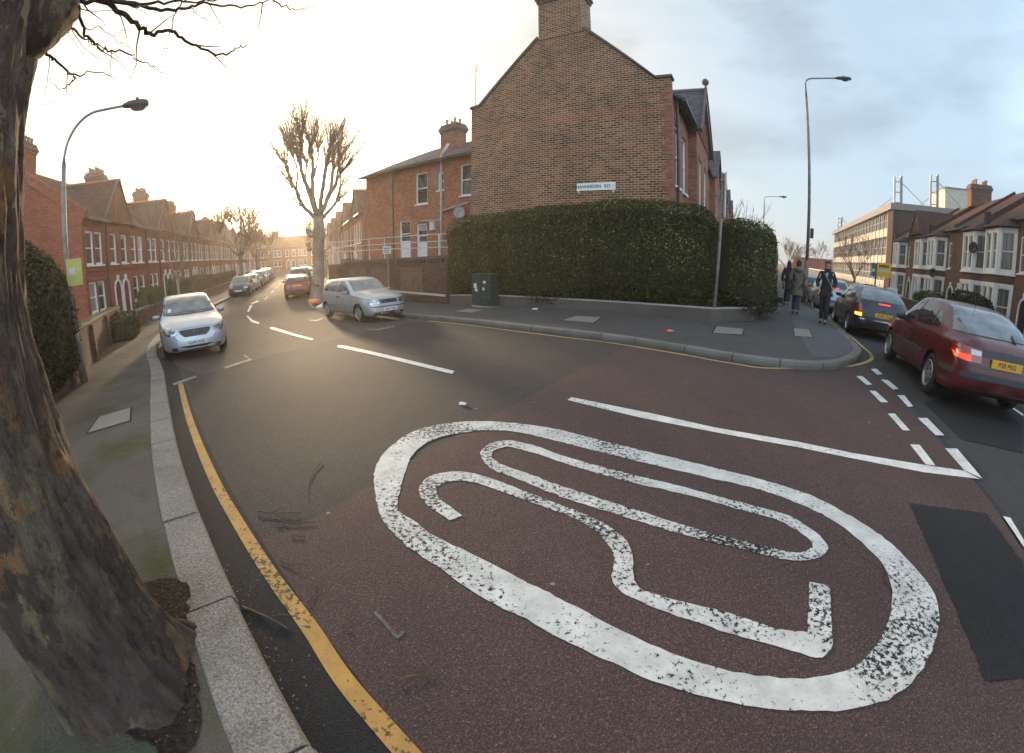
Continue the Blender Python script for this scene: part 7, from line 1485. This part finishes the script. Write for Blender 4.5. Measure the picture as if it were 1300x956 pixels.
# ================================================================ PEOPLE
plain('skin', (.42, .26, .19), .55, var=.05); plain('hair_dark', (.018, .012, .010), .7, var=.3, sc=40); plain('coat_black', (.012, .013, .017), .85, var=.3); plain('coat_khaki', (.16, .125, .085), .9, var=.25, sc=8); plain('jeans_blue', (.035, .055, .085), .9, var=.3); plain('trouser_dark', (.016, .017, .024), .9, var=.25); plain('bag_tan', (.36, .14, .04), .6, var=.2); plain('shirt_pale', (.4, .42, .45), .8); plain('shoe', (.015, .012, .012), .5); plain('strap_grey', (.25, .25, .25), .7)
def skinmesh(name, nodes, edges, mat, parent, sub=2, root=0):
    """one continuous surface grown round a skeleton: nodes = (position, (rx, ry))"""
    me = bpy.data.meshes.new(name); me.from_pydata([n[0] for n in nodes], edges, []); o = bpy.data.objects.new('tmp_skin', me); COL.objects.link(o)
    md = o.modifiers.new('s', 'SKIN'); md.use_smooth_shade = True
    for i, n in enumerate(nodes): me.skin_vertices[0].data[i].radius = n[1] if hasattr(n[1], '__len__') else (n[1], n[1]); me.skin_vertices[0].data[i].use_root = (i == root)
    s = o.modifiers.new('ss', 'SUBSURF'); s.levels = sub; s.render_levels = sub; bpy.context.view_layer.update()
    m2 = bpy.data.meshes.new_from_object(o.evaluated_get(bpy.context.evaluated_depsgraph_get())); bpy.data.objects.remove(o); m2.name = name; m2.polygons.foreach_set('use_smooth', [True] * len(m2.polygons)); m2.materials.clear(); return link(name, m2, MAT[mat], parent)
def person(P, a, H_, label, pose, top, legs, coat_len, hair='short', off=.12, collar=None):
    """pose: dict of joints in body space (x forward, y left, z up) for a 1.75 m figure"""
    s = H_ / 1.75; R = empty('person', (P.x, P.y, T(P.x, P.y) + off), rad(90 - a), label, 'person')
    J = dict(pel=(0, 0, .95), sp=(0, 0, 1.14), ch=(.0, 0, 1.34), ne=(.0, 0, 1.48), hb=(.01, 0, 1.55), he=(.02, 0, 1.64), ht=(.01, 0, 1.71))
    for sd_, y in (('l', 1), ('r', -1)):
        J['sh' + sd_] = (0, .165 * y, 1.41); J['el' + sd_] = (-.02, .235 * y, 1.14); J['wr' + sd_] = (.05, .235 * y, .90); J['hi' + sd_] = (0, .085 * y, .90); J['kn' + sd_] = (.02, .09 * y, .50); J['an' + sd_] = (-.01, .09 * y, .085); J['to' + sd_] = (.14, .10 * y, .035)
    J.update(pose); J = {k: Vector(v) * s for k, v in J.items()}
    r = dict(pel=(.125, .095), sp=(.115, .085), ch=(.13, .095), ne=.055, hb=.052, he=(.078, .092), ht=.06, sh=.058, el=.042, wr=.028, hi=.085, kn=.055, an=.038, to=.03)
    names = ['pel', 'sp', 'ch', 'ne', 'hb', 'he', 'ht']; ed = [(i, i + 1) for i in range(6)]; idx = {n: i for i, n in enumerate(names)}
    nodes = [(J[n], tuple(q * s for q in r[n]) if hasattr(r[n], '__len__') else r[n] * s) for n in names]
    def addn(p, rr_, par):
        nodes.append((p, rr_)); ed.append((par, len(nodes) - 1)); return len(nodes) - 1
    for sd_, y in (('l', 1), ('r', -1)):
        a1 = addn(J['sh' + sd_], r['sh'] * s, idx['ch']); a2 = addn(J['el' + sd_], r['el'] * s, a1); a3 = addn(J['wr' + sd_], r['wr'] * s, a2)
        d = (J['wr' + sd_] - J['el' + sd_]).normalized(); side = Vector((1, 0, 0)); side = (side - d * side.dot(d)).normalized(); pm = addn(J['wr' + sd_] + d * .06 * s, (.030 * s, .018 * s), a3)
        inn = d.cross(side) * (-y)
        for k, (o_, ln_) in enumerate(((-.026, .062), (-.009, .075), (.009, .078), (.026, .068))):
            b = addn(J['wr' + sd_] + d * .095 * s + side * o_ * s, .0088 * s, pm); c2 = addn(nodes[b][0] + d * ln_ * .55 * s + inn * .012 * s, .008 * s, b); addn(nodes[c2][0] + d * ln_ * .4 * s + inn * .025 * s, .007 * s, c2)
        t1 = addn(J['wr' + sd_] + d * .04 * s + side * .035 * s, .010 * s, a3); addn(nodes[t1][0] + d * .035 * s + side * .018 * s + inn * .015 * s, .009 * s, t1)
        l1 = addn(J['hi' + sd_], r['hi'] * s, idx['pel']); l2 = addn(J['kn' + sd_], r['kn'] * s, l1); l3 = addn(J['an' + sd_], r['an'] * s, l2); addn(J['to' + sd_], r['to'] * s, l3)
    body = skinmesh('body', nodes, ed, 'skin', R)
    # face
    hc = J['he']; fc = MB(); fc.lathe([(0, -.02), (.012, -.015), (.014, 0), (.008, .02), (0, .026)], hc + Vector((.088, 0, -.008)) * s, 8); fc.build('nose', MAT['skin'], R, smooth=True, uv=False)
    for y in (1, -1):
        e_ = MB(); e_.lathe([(0, -.010), (.010, -.005), (.011, .004), (0, .010)], hc + Vector((.078, .032 * y, .012)) * s, 8); e_.build('eye', MAT['hair_dark'], R, smooth=True, uv=False)
        e_ = MB(); e_.lathe([(0, -.03), (.012, -.02), (.014, .01), (0, .028)], hc + Vector((0, .080 * y, 0)) * s, 8); e_.build('ear', MAT['skin'], R, smooth=True, uv=False)
    mo = MB(); mo.box(.086 * s + hc.x, .090 * s + hc.x, -.022 * s, .022 * s, hc.z - .052 * s, hc.z - .044 * s); mo.build('mouth', MAT['hair_dark'], R, uv=False)
    # hair: a cap over the skull, longer behind when asked
    hr = MB(); NZ = 9; NA = 18; lo = {'short': -.015, 'long': -.13}[hair]
    for i in range(NZ + 1):
        t = i / NZ; z = .105 - t * (.105 - lo)
        for k in range(NA):
            an = 2 * PI * k / NA; back = .5 - .5 * math.cos(an); rr_ = math.sqrt(max(0, 1 - max(0, z / .108) ** 2)) * .098 if z > 0 else .098 - (0.0 if hair == 'long' else .012)
            zz = z if math.cos(an) < .25 else max(z, .045 + .02 * math.cos(an)); rx = rr_ * (1.0 if math.cos(an) < .25 else .96)
            hr.v.append(tuple(hc + Vector((math.cos(an) * rx * 1.0 - .008, math.sin(an) * rr_ * .88, zz + .01)) * s))
    for i in range(NZ):
        for k in range(NA): hr.f.append((i * NA + k, i * NA + (k + 1) % NA, (i + 1) * NA + (k + 1) % NA, (i + 1) * NA + k)); hr.mi.append(0)
    hr.f.append(tuple(range(NA))); hr.mi.append(0); hr.build('hair', MAT['hair_dark'], R, smooth=True, uv=False)
    # trousers
    nd = [(J['pel'], (.140 * s, .112 * s))]; e2 = []
    for sd_ in 'lr':
        b = len(nd); nd += [(J['hi' + sd_], .102 * s), (J['kn' + sd_], .075 * s), (J['an' + sd_] + Vector((0, 0, .02 * s)), .068 * s)]; e2 += [(0, b), (b, b + 1), (b + 1, b + 2)]
    skinmesh('trousers', nd, e2, legs, R)
    for sd_ in 'lr':
        sh_ = skinmesh('shoe', [(J['an' + sd_] + Vector((-.04, 0, -.045)) * s, .045 * s), (J['an' + sd_] + Vector((.05, 0, -.045)) * s, .045 * s), (J['to' + sd_] + Vector((.03, 0, .0)) * s, .036 * s)], [(0, 1), (1, 2)], 'shoe', R)
    # coat: torso and sleeves, then the skirt of the coat
    nd = [(J['pel'] + Vector((0, 0, -.02)) * s, (.168 * s, .135 * s)), (J['sp'], (.155 * s, .125 * s)), (J['ch'], (.172 * s, .13 * s)), (J['ne'] + Vector((0, 0, -.015)) * s, (.085 * s, .085 * s))]; e2 = [(0, 1), (1, 2), (2, 3)]
    for sd_ in 'lr':
        b = len(nd); nd += [(J['sh' + sd_], .082 * s), (J['el' + sd_], .066 * s), (J['wr' + sd_] + (J['el' + sd_] - J['wr' + sd_]).normalized() * .02 * s, .052 * s)]; e2 += [(2, b), (b, b + 1), (b + 1, b + 2)]
    ct = skinmesh('coat', nd, e2, top, R)
    sk = MB(); NA = 28; z1 = J['pel'].z + .12 * s; z0 = coat_len * s
    for i in range(9):
        t = i / 8; z = z1 + (z0 - z1) * t
        for k in range(NA): an = 2 * PI * k / NA; w_ = (.150 + .045 * t) * (1 + .05 * math.sin(5 * an) * t); sk.v.append((math.cos(an) * w_ * .86 * s + J['pel'].x + .01 * t, math.sin(an) * w_ * 1.08 * s, z))
    for i in range(8):
        for k in range(NA): sk.f.append((i * NA + k, i * NA + (k + 1) % NA, (i + 1) * NA + (k + 1) % NA, (i + 1) * NA + k)); sk.mi.append(0)
    sk.build('coat_skirt', MAT[top], ct, smooth=True, uv=False)
    if collar:
        cl = MB(); cl.lathe([(.075, -.03), (.095, .0), (.10, .05), (.085, .075), (.07, .06)], J['ne'] + Vector((-.012, 0, -.01)) * s, 18); cl.build('collar' if collar != 'hood' else 'hood', MAT[top], ct, smooth=True, uv=False)
        if collar == 'hood':
            hd = MB(); hd.lathe([(0, -.10), (.09, -.085), (.13, -.03), (.12, .03), (.08, .06), (0, .03)], J['ne'] + Vector((-.10, 0, -.03)) * s, 16); hd.v = [(x, y * 1.15, z) for x, y, z in hd.v]; hd.build('hood', MAT[top], ct, smooth=True, uv=False)
    return R, J
pm_ = at(1044, 411, .12); man, JM = person(pm_, 222, 1.86, 'man in a black coat and dark trousers walking towards us at the kerb edge', dict(elr=(-.02, -.27, 1.15), wrr=(.14, -.20, 1.0), ell=(-.04, .27, 1.15), wrl=(.12, .20, 1.0), knl=(.16, .07, .51), anl=(.14, .07, .10), tol=(.30, .07, .06), knr=(.0, -.07, .5), anr=(-.10, -.07, .10), tor=(.05, -.07, .03)), 'coat_black', 'trouser_dark', .78, collar='stand')
mb = MB(); mb.tube([Vector((.02, -.12, 1.46)) * 1.06, Vector((.135, -.04, 1.36)) * 1.06, Vector((.16, .08, 1.18)) * 1.06, Vector((.10, .17, 1.0)) * 1.06], .014, 6); mb.build('strap', MAT['strap_grey'], man)
mb = MB(); mb.add([(.135, -.035, 1.52), (.135, .035, 1.52), (.165, .0, 1.38)], [(0, 1, 2)]); mb.build('shirt_front', MAT['shirt_pale'], man)
pw = at(1009, 399, .12); wo_, JW = person(pw, 38, 1.84, 'woman with dark hair in a long khaki hooded coat walking away', dict(ell=(-.05, .26, 1.15), wrl=(.10, .26, .98), elr=(-.02, -.26, 1.14), wrr=(.06, -.24, .92), knl=(.12, .07, .50), anl=(.06, .07, .10), tol=(.21, .08, .04), knr=(.0, -.07, .5), anr=(-.14, -.07, .12), tor=(.01, -.08, .04)), 'coat_khaki', 'jeans_blue', .62, hair='long', collar='hood')
bg = empty('handbag', tuple(pw + az(128) * .27) + (T(*pw) + .12,), rad(90 - 38), 'tan leather handbag hanging from the khaki-coated woman\'s shoulder', 'handbag')
mb = MB(); mb.lathe([(0, -.15), (.13, -.14), (.155, -.05), (.14, .06), (.10, .13), (0, .14)], (0, 0, 1.06), 18); mb.v = [(x, y * .42, z) for x, y, z in mb.v]; mb.build('pouch', MAT['bag_tan'], bg, smooth=True, uv=False)
mb = MB(); mb.tube([(-.09, 0, 1.17), (-.05, .03, 1.38), (0, .06, 1.50), (.05, .03, 1.38), (.09, 0, 1.17)], .013, 6); mb.build('handle', MAT['bag_tan'], bg, smooth=True, uv=False)
p3_ = at(998, 388, .12); w3_, J3 = person(p3_, 38, 1.80, 'person in a black jacket pulling a wheeled shopping frame, close by the bush', dict(knl=(.12, .07, .50), anl=(.08, .07, .10), tol=(.21, .08, .04), knr=(-.02, -.07, .5), anr=(-.16, -.07, .13), tor=(-.02, -.08, .06)), 'coat_black', 'trouser_dark', .66, hair='long', collar='stand')
tr_ = empty('shopping_trolley', tuple(p3_ + az(38) * -.5 + az(308) * .30) + (T(*p3_) + .12,), rad(90 - 38), 'thin-framed wheeled trolley trailing behind the person in black by the bush', 'trolley')
mb = MB()
for y in (-.17, .17): mb.tube([(-.12, y, .03), (-.02, y, .45), (.16, y, .95)], .012, 6); mb.tube([(-.02, y, .45), (.18, y, .05)], .010, 6)
for z_, x_ in ((.95, .16), (.45, -.02), (.12, -.10)): mb.tube([(x_, -.17, z_), (x_, .17, z_)], .010, 6)
mb.build('frame', MAT['galvanised'], tr_, smooth=True, uv=False)
for y in (-.19, .19): mb = MB(); mb.lathe([(.0, -.012), (.075, -.012), (.08, 0), (.075, .012), (0, .012)], (-.10, y, .08), 16, 'y'); mb.build('wheel', MAT['rubber'], tr_, smooth=True, uv=False)
mb = MB(); mb.box(-.12, .10, -.15, .15, .14, .34); mb.build('bag', MAT['trouser_dark'], tr_)
# ================================================================ HAZE
HZ_DENS = .0015
mb = MB(); mb.box(-260, 260, -120, 260, -3.2, 17.5); hz = mb.build('haze', None, uv=False); tag(hz, kind='stuff')
hm = bpy.data.materials.new('haze'); hm.use_nodes = True; hm.node_tree.nodes.clear(); ho = hm.node_tree.nodes.new('ShaderNodeOutputMaterial'); pv = hm.node_tree.nodes.new('ShaderNodeVolumePrincipled')
pv.inputs['Color'].default_value = (1, .88, .74, 1); pv.inputs['Density'].default_value = HZ_DENS; pv.inputs['Anisotropy'].default_value = .62; hm.node_tree.links.new(pv.outputs[0], ho.inputs['Volume']); hz.data.materials.append(hm)
